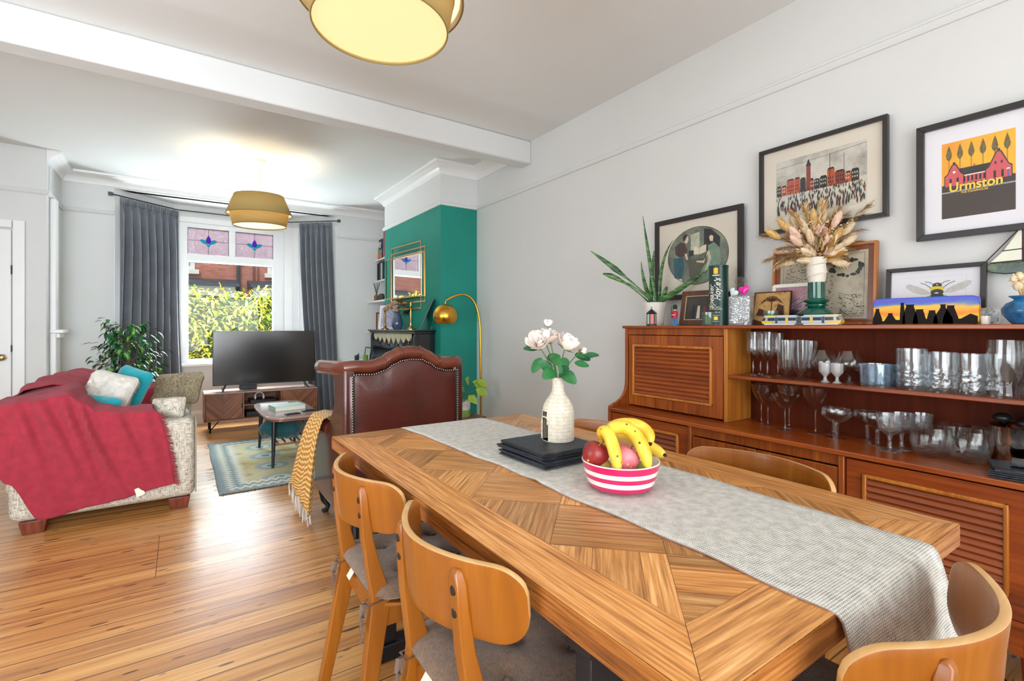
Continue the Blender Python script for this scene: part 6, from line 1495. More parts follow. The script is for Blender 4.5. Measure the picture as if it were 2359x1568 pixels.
for k in range(520):
    x, y = rm_.uniform(-.17, .05), rm_.uniform(.05, .315)
    if rm_.random() < .3: x, y = rm_.uniform(.07, .17), rm_.uniform(.04, .14)
    L = rm_.uniform(.003, .012); a = rm_.gauss(0, .5); art.poly([(x, y), (x + L*cos(a), y + L*sin(a)), (x + L*cos(a) + .0008, y + L*sin(a) + .0022), (x + .001, y + .0024)], .0091)
co = [(.07, .15), (.09, .145), (.10, .125), (.125, .115), (.14, .09), (.13, .07), (.155, .065), (.15, .05), (.11, .048), (.09, .06), (.08, .08)]; art.tube([(a, b, .0091) for a, b in co], .0008, 4); art.tube([(-.03, .32, .0091), (0.0, .26, .0091), (-.02, .20, .0091), (.02, .14, .0091), (.0, .06, .0091)], .0008, 4)
cr = pm('map_cartouche', '#2f312c', .7); art.mat(cr)
for k in range(22): a = 2*pi*k/22; art.disc(.105 + .058*cos(a) + .006*sin(5*a), .265 + .036*sin(a) + .005*cos(7*a), .0092, .008 + .006*(k % 3 == 0), .007 + .006*(k % 4 == 0), 8)
art.mat(pm('cartouche_paper', '#a79e88', .8)).poly([(.058, .285), (.152, .285), (.148, .25), (.105, .235), (.062, .25)], .0095); art.build('print', None, t)
# bee print
t, w, h = picture('black framed print of a bumblebee, behind the painted glass block', 2.545, .843, .523, 1.232, 1.472, .017, BFR, MATW, dep=.02, tilt=4)
art = MB(); bx_ = .012; by_ = .128; INK = BLKI; BYE = pm('bee_yellow', '#e6c81e', .6); WNG = pm('bee_wing', '#c9c7c0', .7, var=.1, vs=60); MBL = pm('plate_mark', '#c4c3c9', .8)
for s in (-1, 1):
    art.mat(WNG).poly([(bx_ + s*(.02 + .085*u), by_ + (.002 if s < 0 else .006) + .030*u + .016*v) for u, v in ((0, -.3), (.3, -1), (.7, -1), (.95, -.4), (1, .3), (.85, .9), (.5, .8), (.15, .4))], .0088)
    for a, b in (((.01, .035), (.040, .048)), ((.018, .02), (.055, .045)), ((.02, -.01), (.05, -.03)), ((.015, -.02), (.03, -.04))): art.mat(INK).tube([(bx_ + s*a[0], by_ + a[1], .0092), (bx_ + s*(a[0]+b[0])/2, by_ + (a[1]+b[1])/2 + .004, .0092), (bx_ + s*b[0], by_ + b[1], .0092)], .0009, 4)
art.mat(INK).disc(bx_, by_ + .030, .0094, .015, .012, 18); art.mat(BYE).disc(bx_, by_ + .015, .0095, .023, .013, 20); art.mat(INK).disc(bx_, by_ + .003, .0096, .021, .013, 20); art.mat(BYE).disc(bx_, by_ - .018, .0097, .026, .018, 20); art.mat(INK).disc(bx_, by_ - .013, .0098, .021, .014, 20); art.mat(INK).disc(bx_, by_ - .040, .0096, .026, .024, 20); art.mat(WGL).disc(bx_, by_ + .034, .0099, .003, .002, 8); art.disc(bx_ - .001, by_, .0101, .007, .0025, 10)
art.mat(MBL).bx(-.105, .105, .196, .1966, .0082, .0086); art.bx(.1, .1006, .05, .196, .0082, .0086); art.build('print', None, t)
# ------------------------------------------------------------------ glassware on the sideboard
GL = glass('clear_crystal', '#fafbfb', .05); GLC = glass('cut_crystal', '#f6f8f9', .08, bump=.7, bs=60.0, milk=.02, zcut=.075); GLW = glass('cut_sherry', '#f6f8f9', .08, bump=.6, bs=75.0, milk=.02, zcut=.105); GLB = glass('bluish_glass', '#dceaf2', .12, milk=.04); FROST = glass('frosted_glass', '#f4f4f4', .15, rough=.35, milk=.35)
def fl(n, a, z0=0, z1=9):
    return lambda t, z, r: r * (1 + (a * cos(n * t) if z0 < z < z1 else 0))
def cut(n, a, z0, z1, tw=0):
    def f(t, z, r):
        if not (z0 < z < z1) or r < .004: return r
        k = (z - z0) / (z1 - z0) * pi * 3
        return r * (1 + a * (abs(sin(n * t / 2 + k)) + abs(sin(n * t / 2 - k)) - 1.2))
    return f
KIND = dict(
 flute=([(0,0),(.95,0),(.95,.012),(.3,.03),(.13,.06),(.11,.12),(.20,.2),(.12,.28),(.13,.34),(.55,.40),(.85,.5),(.95,.62),(.9,.8),(1,1),(.95,1),(.84,.8),(.88,.62),(.78,.5),(.45,.42),(0,.40)], 'champagne_flute'),
 footed=([(0,0),(.95,0),(.9,.02),(.35,.09),(.22,.12),(.3,.16),(.7,.25),(.85,.5),(1,1),(.95,1),(.8,.5),(.62,.27),(0,.22)], 'footed_tumbler'),
 snifter=([(0,0),(.62,0),(.62,.015),(.15,.06),(.12,.2),(.2,.26),(.62,.33),(.92,.45),(1,.58),(.92,.75),(.70,1),(.67,1),(.88,.75),(.95,.58),(.87,.46),(.58,.35),(0,.29)], 'brandy_glass'),
 shot=([(0,0),(.75,0),(.3,.1),(.22,.28),(.4,.36),(.95,.55),(1,1),(.92,1),(.85,.58),(0,.42)], 'liqueur_glass'),
 low=([(0,0),(.9,0),(.93,.1),(1,1),(.94,1),(.87,.15),(0,.12)], 'low_tumbler'),
 high=([(0,0),(.90,0),(.93,.03),(.94,.15),(.95,.3),(.96,.45),(.97,.55),(.98,.7),(1,1),(.94,1),(.91,.7),(.90,.4),(.88,.12),(0,.09)], 'cut_tumbler'),
 beer=([(0,0),(.72,0),(.75,.05),(.68,.18),(.66,.25),(.9,.45),(1,.7),(.9,1),(.87,1),(.95,.7),(.84,.46),(.5,.28),(0,.26)], 'beer_glass'),
 coupe=([(0,0),(.62,0),(.60,.015),(.12,.05),(.07,.12),(.07,.5),(.12,.56),(.5,.66),(.72,.8),(.84,.92),(1.0,1),(.98,1),(.80,.92),(.68,.8),(.46,.68),(0,.59)], 'cocktail_coupe'),
 tall=([(0,0),(.60,0),(.58,.012),(.10,.04),(.06,.1),(.06,.45),(.14,.52),(.62,.66),(.88,.82),(1,1),(.98,1),(.85,.82),(.58,.67),(0,.55)], 'wine_glass'),
 saucer=([(0,0),(.68,0),(.66,.02),(.2,.06),(.16,.4),(.2,.52),(.6,.60),(.95,.75),(1,.85),(.93,1),(.90,1),(.96,.85),(.9,.77),(.55,.63),(0,.56)], 'champagne_saucer'),
 wine=([(0,0),(.8,0),(.78,.02),(.2,.06),(.14,.3),(.2,.42),(.45,.48),(.72,.55),(.86,.75),(1,1),(.96,1),(.81,.75),(.66,.58),(0,.5)], 'sherry_glass'),
 bowl=([(0,0),(.5,0),(.75,.06),(.90,.25),(.97,.45),(1,.6),(.98,.8),(.97,1),(.94,1),(.94,.8),(.95,.6),(.91,.45),(.84,.3),(.6,.14),(0,.12)], 'rounded_tumbler'))
RF = dict(flute=lambda H: cut(10, .035, H*.42, H*.7), footed=lambda H: fl(10, .035, H*.2), low=lambda H: fl(14, .03), high=lambda H: cut(8, .05, H*.02, H*.56), coupe=lambda H: (lambda t, z, r: r * (1 + (.035 * cos(8*t) if z > H*.9 else 0))),
          wine=lambda H: cut(12, .05, H*.5, H*.85), bowl=lambda H: (lambda t, z, r: r * (1 + .05 * abs(sin(4*t)) * max(0, 1 - z / (H*.6)))), snifter=lambda H: cut(6, .03, H*.36, H*.6), shot=lambda H: fl(9, .03, H*.4))
def drink(kind, px, X, z0, ytop, wpx, label, m_=None, grp=None):
    t = (px - 1179.5) / 1125.0; d = X / (S_ + t * C_); y = onX(px, X); H = 1.22 - (ytop - 754) * d / 1125.0 - z0; R_ = wpx * d / 1125.0 / 2
    prof, nm = KIND[kind]; pr = []
    for (a, b), (c, e) in zip(prof, prof[1:]):
        n = max(1, int(abs(e - b) * H / .010)) if kind in ('high', 'wine', 'flute', 'bowl', 'snifter') else 1
        for k in range(n): pr.append(((a + (c-a)*k/n) * R_, (b + (e-b)*k/n) * H))
    pr.append((prof[-1][0]*R_, prof[-1][1]*H)); rf = RF.get(kind)
    m = MB(); m.lathe(pr, 56 if kind in ('high', 'wine', 'coupe', 'bowl', 'flute') else 40, rf=rf(H) if rf else None, caps=False)
    o = m.build(nm, m_ or (GLC if kind == 'high' else GLW if kind == 'wine' else GL), None, smooth=True); o.location = (X, y, z0 + .0006); o.rotation_euler = (0, 0, R.uniform(0, 1)); return tag(o, label, 'glass', grp)
U, L_ = .974, .729
g1, g2, g3 = 'stemmed crystal flutes on the upper shelf', 'footed tumblers on the upper shelf', 'cut crystal tumblers on the upper shelf'
drink('flute', 1735, 2.44, U, 764, 30, 'crystal champagne flute at the far left end of the upper glass shelf', None, g1)
drink('flute', 1768, 2.43, U, 764, 31, 'crystal champagne flute, second from the left in the front row of the upper shelf', None, g1)
drink('flute', 1752, 2.52, U, 768, 28, 'crystal champagne flute standing behind and between the two front flutes', None, g1)
drink('flute', 1792, 2.52, U, 767, 28, 'crystal champagne flute at the back behind the left footed tumbler', None, g1)
drink('footed', 1809, 2.41, U, 783, 37, 'tall footed ribbed tumbler, left one in front on the upper shelf', None, g2)
drink('footed', 1843.5, 2.41, U, 783, 37, 'tall footed ribbed tumbler, right one in front on the upper shelf', None, g2)
drink('footed', 1822, 2.51, U, 786, 34, 'footed ribbed tumbler standing behind the two front footed tumblers', None, g2)
drink('footed', 1864, 2.51, U, 785, 34, 'footed ribbed tumbler at the back, right of its group by the brandy glasses', None, g2)
drink('snifter', 1899, 2.48, U, 806, 56, 'round brandy glass on the left, behind the two small frosted liqueur glasses', None, 'brandy glasses')
drink('snifter', 1957, 2.46, U, 808, 57, 'round cut brandy glass on the right of the frosted liqueur glasses', None, 'brandy glasses')
drink('shot', 1901, 2.40, U, 836, 26, 'small frosted liqueur glass, left of the pair on the upper shelf', FROST, 'frosted liqueur glasses')
drink('shot', 1928.5, 2.40, U, 837, 26, 'small frosted liqueur glass, right of the pair on the upper shelf', FROST, 'frosted liqueur glasses')
drink('low', 2017, 2.40, U, 838, 62, 'short bluish ribbed tumbler in front at the middle of the upper shelf', GLB, 'short bluish tumblers')
drink('low', 2040, 2.49, U, 840, 54, 'short bluish ribbed tumbler standing just behind the front one', GLB, 'short bluish tumblers')
drink('high', 2100, 2.41, U, 803, 59, 'tallest cut crystal tumbler, right of the short bluish tumblers', None, g3)
drink('high', 2167, 2.41, U, 811, 61, 'cut crystal tumbler in the middle of the front three on the upper shelf', None, g3)
drink('high', 2234, 2.41, U, 815, 62, 'cut crystal tumbler, third of the front row, left of the beer glass', None, g3)
drink('high', 2132, 2.51, U, 816, 52, 'cut crystal tumbler at the back between the first two front ones', None, g3)
drink('high', 2288, 2.50, U, 816, 62, 'cut crystal tumbler half hidden behind the tall beer glass', None, g3)
drink('beer', 2314, 2.40, U, 783, 68, 'tall waisted beer glass towards the right end of the upper shelf', None, 'tall beer glasses')
drink('beer', 2381, 2.42, U, 785, 68, 'tall waisted beer glass cut by the right edge of the picture', None, 'tall beer glasses')
g4 = 'coupes and stemmed glasses on the sideboard worktop'
drink('coupe', 1769, 2.45, L_, 903, 46, 'wavy rimmed cocktail coupe at the left of the worktop', None, 'wavy rimmed coupes')
drink('coupe', 1808.5, 2.39, L_, 908, 60, 'wavy rimmed cocktail coupe in front, second from the left on the worktop', None, 'wavy rimmed coupes')
drink('tall', 1754, 2.50, L_, 884, 44, 'tall wine glass at the far left back corner of the worktop', None, 'tall thin wine glasses')
drink('tall', 1818, 2.48, L_, 886, 50, 'tall wine glass behind the second wavy coupe', None, 'tall thin wine glasses')
drink('tall', 1878.5, 2.44, L_, 893, 56, 'tall wine glass standing alone right of the wavy coupes', None, 'tall thin wine glasses')
drink('saucer', 1927, 2.41, L_, 941, 61, 'champagne saucer with thick stem in front on the worktop', None, 'champagne saucers')
drink('saucer', 1921, 2.50, L_, 938, 54, 'champagne saucer directly behind the thick stemmed front one', None, 'champagne saucers')
drink('saucer', 1998, 2.50, L_, 947, 58, 'champagne saucer at the back, left of the cut sherry glasses', None, 'champagne saucers')
drink('saucer', 2022, 2.41, L_, 955, 62, 'champagne saucer in front, just left of the cut sherry glass', None, 'champagne saucers')
drink('wine', 2050, 2.34, L_, 954, 57, 'cut crystal sherry glass nearest the front edge of the worktop', None, 'cut sherry glasses')
drink('wine', 2077, 2.41, L_, 952, 54, 'cut crystal sherry glass behind the front one', None, 'cut sherry glasses')
drink('wine', 2122, 2.47, L_, 953, 46, 'cut crystal sherry glass at the back behind the left rounded tumbler', None, 'cut sherry glasses')
drink('bowl', 2144, 2.37, L_, 982, 78, 'rounded petal cut tumbler, left one in front on the worktop', None, 'rounded tumblers')
drink('bowl', 2232.5, 2.38, L_, 991, 82, 'rounded petal cut tumbler, right one in front beside the ice bucket', None, 'rounded tumblers')
drink('bowl', 2180, 2.49, L_, 976, 70, 'rounded tumbler at the back between the two front rounded ones', None, 'rounded tumblers')
drink('bowl', 2248, 2.50, L_, 984, 66, 'rounded tumbler at the back against the ice bucket', None, 'rounded tumblers')
STEEL = pm('polished_steel', '#d6cfc8', .08, metal=1)
IB = (2.475, .425, L_ + .0008); ib = thing('ice_bucket', 'polished steel ice bucket holding serving spoons at the right of the worktop', 'bucket', IB)
m = MB(); m.lathe([(0, 0), (.055, 0), (.060, .006), (.072, .09), (.078, .136), (.080, .138), (.078, .140), (.074, .136), (.068, .09), (.056, .008), (0, .008)], 48, caps=False); m.build('bucket_body', STEEL, ib, smooth=True)
for k, (a, tl, mt) in enumerate(((3.6, .03, BLACK), (4.2, .02, BLACK), (5.2, .03, STEEL), (2.6, .02, BLACK))):
    t = thing('serving_spoon', ['dark spoon leaning out to the left of the ice bucket', 'dark round ladle at the front of the ice bucket', 'steel strainer at the right of the ice bucket', 'dark spoon at the back of the ice bucket'][k], 'spoon', IB, group='utensils in the ice bucket')
    c = Vector(((.062) * cos(a), (.062) * sin(a), .158 + .012 * (k % 2))); m = MB(); m.tube([(-.02*cos(a), -.02*sin(a), .012), c], .0035, 6); m.build('handle', STEEL, t); m = MB(); m.sph(c, (.034, .026, .017), 18, 10); m.build('spoon_bowl', mt, t, smooth=True)
for k in range(6):
    slate_plate('slate_coaster', .165 if k < 5 else .12, .165 if k < 5 else .12, 50 + k, 'black slate coaster, %s of the stack in front of the ice bucket' % ['bottom', 'second from bottom', 'third from bottom', 'third from top', 'second from top', 'top'][k], 'slate coasters on the sideboard worktop',
                (2.285 + R.uniform(-.004, .004) + (.03 if k == 5 else 0), .375 - (.02 if k == 5 else 0), L_ + .001 + k * .0068 + (.004 if k == 5 else 0)), .2 + R.uniform(-.12, .12))

# ------------------------------------------------------------------ on top of the sideboard
Z_ = 1.2315
SP = (2.43, onX(1508, 2.43), Z_); sp = thing('snake_plant', 'leggy snake plant in a white pot at the left end of the sideboard top', 'plant', SP)
m = MB(); m.lathe([(0, 0), (.048, 0), (.052, .005), (.058, .06), (.070, .138), (.073, .142), (.069, .142), (.062, .12), (0, .118)], 40, rf=lambda t, z, r: r * (1 + .012 * cos(6*t))); m.build('plant_pot', WGL, sp, smooth=True)
m = MB(); m.lathe([(0, .119), (.060, .119)], 24, caps=False); m.build('soil', pm('soil', '#3a2c20', .95), sp)
def snake():
    m, nt, b = base('snake_leaf'); v = coords(nt); f = noi(nt, nd(nt, 'ShaderNodeMapping', {'Vector': v, 'Scale': (12, 12, 60)}).outputs[0], 1.0, 3)
    nt.links.new(ramp(nt, f, [(.38, C('#22401f')), (.5, C('#3d6a35')), (.62, C('#5f8c4a'))]), b.inputs['Base Color']); b.inputs['Roughness'].default_value = .4; return m
SNK = snake(); base_ = Vector(SP) + Vector((0, 0, .12))
for k, (px, py, dd, mx, my, wv) in enumerate(((1361, 578, 3.02, 1450, 640, (.004, .0035, .0035, .006, .018, .012, .002)), (1389, 630, 3.0, 1440, 640, (.004, .004, .004, .005, .014, .016, .004)), (1481, 497, 3.0, 1496, 600, (.008, .010, .012, .011, .009, .005, .001)),
        (1551, 553, 3.02, 1515, 600, (.007, .010, .011, .009, .007, .004, .001)), (1637, 616, 2.86, 1560, 672, (.010, .014, .017, .017, .014, .008, .002)), (1477, 603, 2.95, 1482, 660, (.008, .012, .013, .012, .009, .006, .001)),
        (1507, 577, 3.03, 1500, 640, (.008, .012, .013, .014, .012, .008, .002)), (1536, 660, 2.96, 1528, 690, (.008, .012, .014, .014, .013, .012, .006)), (1426, 648, 3.02, 1460, 650, (.003, .003, .004, .004, .006, .005, .001)))):
    p0 = base_ + rt_ * R.uniform(-.03, .03) + fw_ * R.uniform(-.02, .02); p2 = cp(px, py, dd); p1 = cp(mx, my, dd); pts = []; N = 18
    for i in range(N + 1): t = i / N; pts.append(p0*(1-t)**2 + p1*2*t*(1-t) + p2*t*t)
    m = MB(); vs = []
    for i, p in enumerate(pts):
        a = i / N * 6; j = min(5, int(a)); w = wv[j] + (wv[j+1] - wv[j]) * (a - j); tg = (pts[min(i+1, N)] - pts[max(i-1, 0)]).normalized(); s = tg.cross(fw_).normalized(); vs += [p - s * w, p + fw_ * w * .35, p + s * w]
    fs = []
    for i in range(N): b = i * 3; fs += [(b, b+1, b+4, b+3), (b+1, b+2, b+5, b+4)]
    m.add(vs, fs); m.build('leaf', SNK, sp, off=SP, smooth=True, solid=.002)
def lathe_thing(name, label, cat, px, X, prof, mat, part, n=28, group=None, rf=None):
    t = thing(name, label, cat, (X, onX(px, X), Z_), group=group); m = MB(); m.lathe(prof, n, rf=rf, caps=False); m.build(part, mat, t, smooth=True); return t
t = thing('lantern', 'tiny black hexagonal lantern with red and clear panes before the plant pot', 'lantern', (2.345, onX(1501, 2.345), Z_), rz=.3)
m = MB(); m.lathe([(0, 0), (.030, 0), (.030, .006), (.026, .008), (0, .008)], 6); m.lathe([(0, .070), (.030, .070), (.032, .074), (.012, .092), (.006, .096), (0, .10)], 6); m.build('lantern_cap', BLACK, t)
for k in range(6):
    a = 2*pi*k/6; m = MB(); m.tube([(.026*cos(a), .026*sin(a), .006), (.026*cos(a), .026*sin(a), .072)], .003, 5); m.build('post', BLACK, t)
    a2 = a + pi/6; m = MB(); c, s = cos(a2)*.0225, sin(a2)*.0225; u = (-sin(a2)*.012, cos(a2)*.012); m.add([(c-u[0], s-u[1], .010), (c+u[0], s+u[1], .010), (c+u[0], s+u[1], .068), (c-u[0], s-u[1], .068)], [(0, 1, 2, 3)]); m.build('pane', pm('red_glass', '#c9402a', .2) if k % 2 else pm('mint_glass', '#b9dcd2', .2), t)
m = MB(); m.tube([(.008*cos(a), 0, .104 + .008*sin(a)) for a in [2*pi*k/12 for k in range(13)]], .0015, 5); m.build('ring', BLACK, t)
t = thing('toy_soldier', 'small toy soldier in red coat and black busby on the sideboard', 'figurine', (2.38, onX(1555, 2.38), Z_)); F_ = dict(red=pm('soldier_red', '#c91f3a', .4), blue=pm('soldier_blue', '#2b7fc0', .4), skin=pm('soldier_skin', '#e8b890', .5))
m = MB(); m.lathe([(0, 0), (.019, 0), (.019, .006), (0, .006)], 16); m.build('stand', F_['blue'], t)
for s in (-1, 1):
    m = MB(); m.tube([(0, s*.007, .006), (0, s*.007, .045)], .0065, 10); m.build('leg', F_['blue'], t, smooth=True); m = MB(); m.tube([(0, s*.015, .076), (-.003, s*.019, .058), (-.008, s*.012, .050)], .0042, 8); m.build('arm', F_['red'], t, smooth=True)
m = MB(); m.lathe([(0, .040), (.014, .042), (.013, .06), (.016, .078), (.008, .084), (0, .084)], 16); m.build('coat', F_['red'], t, smooth=True); m = MB(); m.bx(-.0155, -.0135, -.011, .011, .060, .063); m.T = Matrix.Rotation(.6, 4, 'X'); m.build('cross_belt', WGL, t)
m = MB(); m.sph((0, 0, .090), .0085, 12, 8); m.build('head', F_['skin'], t, smooth=True); m = MB(); m.lathe([(.0095, .094), (.0125, .104), (.0115, .116), (.006, .121), (0, .122)], 14); m.build('busby', pm('busby_green', '#1c3a20', .9), t, smooth=True); m = MB(); m.tube([(-.008, .018, .045), (-.008, .018, .112)], .0015, 5); m.build('rifle', BTIP, t)
# brown photo frame leaning behind the tin
t = standing('photo_frame', 'brown wooden photo frame with a dark group photo, leaning behind the green tin', 'photo frame', 2.47, 1612, .255, .205, .030, wood('brown_frame', '#3c1f12', '#5b3220', '#744630', axis='Y', rough=.4), pm('dark_photo', '#3d3a35', .3, var=.2, vs=20), z=Z_, tilt=12, rz=.10)
m = MB(); m.mat(pm('photo_border', '#c9b48c', .6)).bx(-.098, .098, .030, .034, .0062, .0125); m.bx(-.098, .098, .171, .175, .0062, .0125); m.bx(-.098, -.094, .034, .171, .0062, .0125); m.bx(.094, .098, .034, .171, .0062, .0125); m.build('inner_slip', None, t)
m = MB()
for k, (c, x, h) in enumerate((('#d9cfc4', -.015, .075), ('#8f2a36', .022, .07), ('#20242c', -.045, .08), ('#7a2230', .05, .06), ('#c9a0a0', .075, .05))): m.mat(pm('photo_ink%d' % k, c, .5)).poly([(x - .010, .04), (x + .012, .04), (x + .007, .04 + h), (x - .006, .04 + h)], .0068 + k * .0001)
m.build('photo_figures', None, t)
TN = (2.39, onX(1655.5, 2.39), Z_); t = thing('whisky_tin', 'tall dark green cylindrical tin with gold crest and white script lettering', 'tin', TN)
m = MB(); m.lathe([(0, 0), (.0488, 0), (.0490, .004), (.0485, .006), (.0485, .308), (.0500, .309), (.0500, .318), (.0488, .319), (0, .319)], 48); m.build('tin_body', pm('tin_green', '#0d3b36', .3, var=.1, vs=6, coat=.4), t, smooth=True)
ang0 = atan2(-TN[1], -TN[0]) - .30
def onCyl(u, v, lift=.0006): a = ang0 - u / .049 * -1; return Vector(((.0492 + lift) * cos(ang0 + u / .049), (.0492 + lift) * sin(ang0 + u / .049), v))
SCR = pm('tin_white', '#efe9dc', .5); GOLD = pm('tin_gold', '#d6a93a', .35, metal=.6)
# lettering runs up the tin: text x -> height, text y -> across (leftwards)
textmesh('brand_script', "Speaker", .043, SCR, t, lambda x, y: onCyl(-(y) - .024, .150 + x), sx=.92, shear=.35, off=.0006)
textmesh('brand_script', "Hoyle's", .043, SCR, t, lambda x, y: onCyl(-(y) + .010, .188 + x), sx=.92, shear=.35, off=.0006)
def patch(u0, u1, v0, v1, n=6): return [onCyl(u0 + (u1-u0)*k/n, v0) for k in range(n+1)] + [onCyl(u1 - (u1-u0)*k/n, v1) for k in range(n+1)]
m = MB(); p = patch(-.012, .012, .272, .304); m.mat(GOLD).add(p, [tuple(range(len(p)))]); p = patch(-.018, .018, .262, .267); m.mat(SCR).add(p, [tuple(range(len(p)))]); m.build('gold_crest', GOLD, t)
textmesh('tin_text', 'OVER 5 SPICY\nEXTRA MATURED', .0095, SCR, t, lambda x, y: onCyl(x - .004, .090 + y)); textmesh('tin_text', '70 cl   43% vol', .0085, SCR, t, lambda x, y: onCyl(x - .004, .068 + y))
m = MB(); p = patch(-.010, .012, .028, .046); m.add(p, [tuple(range(len(p)))]); m.build('gold_badge', GOLD, t)
m = MB(); p = patch(-.018, .018, .052, .0535); m.add(p, [tuple(range(len(p)))]); p = patch(-.018, .018, .020, .0215); m.add(p, [tuple(range(len(p)))]); m.build('label_rule', SCR, t)
GRG = glass('green_glass', '#5cbf86', .10, milk=.10); 
for px, X, lb in ((1632, 2.345, 'small green glass votive with candle in front of the green tin'), (1776, 2.40, 'small green glass votive behind the toy tram')):
    t = lathe_thing('votive_holder', lb, 'candle holder', px, X, [(0, 0), (.028, 0), (.030, .004), (.033, .070), (.030, .070), (.027, .008), (0, .008)], GRG, 'holder', 32, 'green glass votives', lambda a, z, r: r * (1 + .03 * cos(12*a) * (z > .05)))
    m = MB(); m.lathe([(0, .009), (.025, .009), (.026, .042), (0, .044)], 20); m.build('candle', pm('green_candle', '#9fd07a', .5), t, smooth=True)
t = thing('crystal_decanter', 'square cut crystal decanter with round stopper beside the green tin', 'decanter', (2.41, onX(1708, 2.41), Z_), rz=.32)
m = MB()
def dec(u, v): return None
nseg = 40; prof = [(0, 0), (.052, 0), (.054, .006)] + [(.054, .006 + .138*k/22) for k in range(1, 23)] + [(.052, .150), (.030, .156), (.018, .160), (.016, .172), (.020, .176), (.014, .176), (.012, .165), (.022, .154), (.044, .144), (.045, .03), (0, .028)]
def sq(t, z, r):
    c, s = abs(cos(t)), abs(sin(t)); q = 9; f = (c**q + s**q) ** (-1/q); k = 1.0
    if .01 < z < .14 and r > .05: k = 1 + .045 * (abs(sin(9*t + z*120)) + abs(sin(9*t - z*120)) - 1.2) * .6
    return r * (f if z < .152 else 1) * k
m.lathe(prof, 72, rf=sq, caps=False); m.build('decanter_body', glass('decanter_crystal', '#f2f5f7', .16, bump=1.0, bs=75.0, milk=.10), t, smooth=True)
m = MB(); m.lathe([(0, .168), (.010, .168), (.011, .182), (.007, .188), (.020, .196), (.030, .208), (.034, .222), (.030, .238), (.018, .250), (0, .254)], 10); m.build('stopper', GL, t)
def heart(name, label, px, py, X, s, mat, rx, group=None):
    t = thing(name, label, 'ornament', (X, onX(px, X), 0)); zc = zat(px, py, X); m = MB(); m.T = Matrix.Translation((0, 0, zc)) @ (Matrix.Rotation(rx, 4, 'X')) @ Matrix.Scale(s, 4)
    m.grid(lambda u, v: (lambda a, b: ((.32 * cos(b)), -.062 * 16 * sin(a) ** 3 * sin(b) , .062 * (13*cos(a) - 5*cos(2*a) - 2*cos(3*a) - cos(4*a)) * sin(b)))(2*pi*u, pi*v), 32, 16); m.build('heart_body', mat, t, smooth=True); return t
heart('glass_heart', 'hot pink heart ornament resting on the decanter below its stopper', 1714, 668, 2.375, .030, pm('hot_pink_glass', '#ec1fa6', .12, coat=.6), radians(-12))
heart('glass_heart', 'pale blue white heart ornament on the shoulder of the decanter', 1690, 673, 2.375, .026, pm('pale_blue_glass', '#dbeef0', .15, coat=.6), radians(38))
# batik tile, sunset print, vase with dried bunch
t = standing('batik_tile', 'square tan batik tile with palm tree and sailing boats, right of the decanter', 'tile', 2.46, 1776, .185, .170, .004, pm('tile_edge', '#4a2616', .6), noisy('batik_tan', ['#b98a4e', '#d6aa6c'], 12), z=Z_, tilt=9); m = MB(); BT = pm('batik_brown', '#4a1f14', .7); m.mat(BT); rq = random.Random(3)
for k in range(9):
    a = pi * k / 8; m.tube([(0, .12, .0125), (.03*cos(a), .12 + .022*sin(a) + .006, .0125), (.058*cos(a), .12 + .02*sin(a) - .014, .0125)], [.0022, .0020, .0008], 5)
m.tube([(0, .12, .0125), (.003, .03, .0125)], .002, 5); m.poly([(.02, .055), (.065, .05), (.06, .095), (.035, .105)], .0126); m.poly([(-.075, .05), (-.03, .045), (-.035, .075), (-.06, .085)], .0126); m.poly([(.015, .045), (.07, .040), (.055, .028), (.025, .030)], .0126); m.poly([(-.085, .03), (-.02, .005), (-.045, .0052), (-.085, .0052)], .0126)
for k in range(50): x, y = rq.uniform(-.085, .085), rq.uniform(.09, .165); m.disc(x, y, .0124, .0018, .0018, 7)
m.build('batik_pattern', None, t)
t = standing('sunset_print', 'unframed print of a pink sunset over water, tucked behind the green vase', 'print', 2.505, 1828, .225, .208, .018, WGL, noisy('sunset_sky', ['#6c6f88', '#b88a98', '#d9a8a0'], 5), z=Z_, tilt=8); m = MB(); m.mat(pm('sun_orange', '#e8744a', .5)).disc(-.035, .105, .0065, .009, .009, 18)
m.mat(pm('print_hill', '#454658', .6)).poly([(-.095, .020), (.095, .020), (.095, .07), (.0, .075), (-.095, .085)], .0066)
for k in range(46): x = rq.uniform(-.06, .09); y = rq.uniform(.03, .17 * min(1, .45 + (x + .06) * 5)); m.mat(rq.choice([pm('print_silver', '#c9cbd6', .5), pm('print_ink', '#2c2d38', .5)])).poly([(x, y), (x + .03, y + .016), (x + .034, y + .022), (x + .006, y + .006)], .0068)
m.build('print_marks', None, t)
GV = (2.43, onX(1881, 2.43), Z_); t = thing('green_vase', 'dark green ringed glass vase holding the dried flower bunch', 'vase', GV)
m = MB(); m.lathe([(0, 0), (.036, 0), (.040, .004), (.036, .015), (.036, .022), (.060, .034), (.068, .050), (.060, .066), (.038, .078), (.034, .084), (.046, .088), (.047, .094), (.036, .099), (.050, .106), (.054, .112), (.048, .118), (.036, .122), (.035, .150), (.036, .196), (.033, .196), (.031, .15), (.031, .125), (.03, .02), (0, .012)], 44, caps=False)
m.build('vase_body', pm('bottle_green', '#0e5a48', .08, var=.3, vs=8, coat=.8), t, smooth=True)
DB = (GV[0], GV[1], Z_ + .15); db = thing('dried_bouquet', 'bouquet of dried grasses, bunny tails and cream roses wrapped in white ribbon', 'flowers', DB)
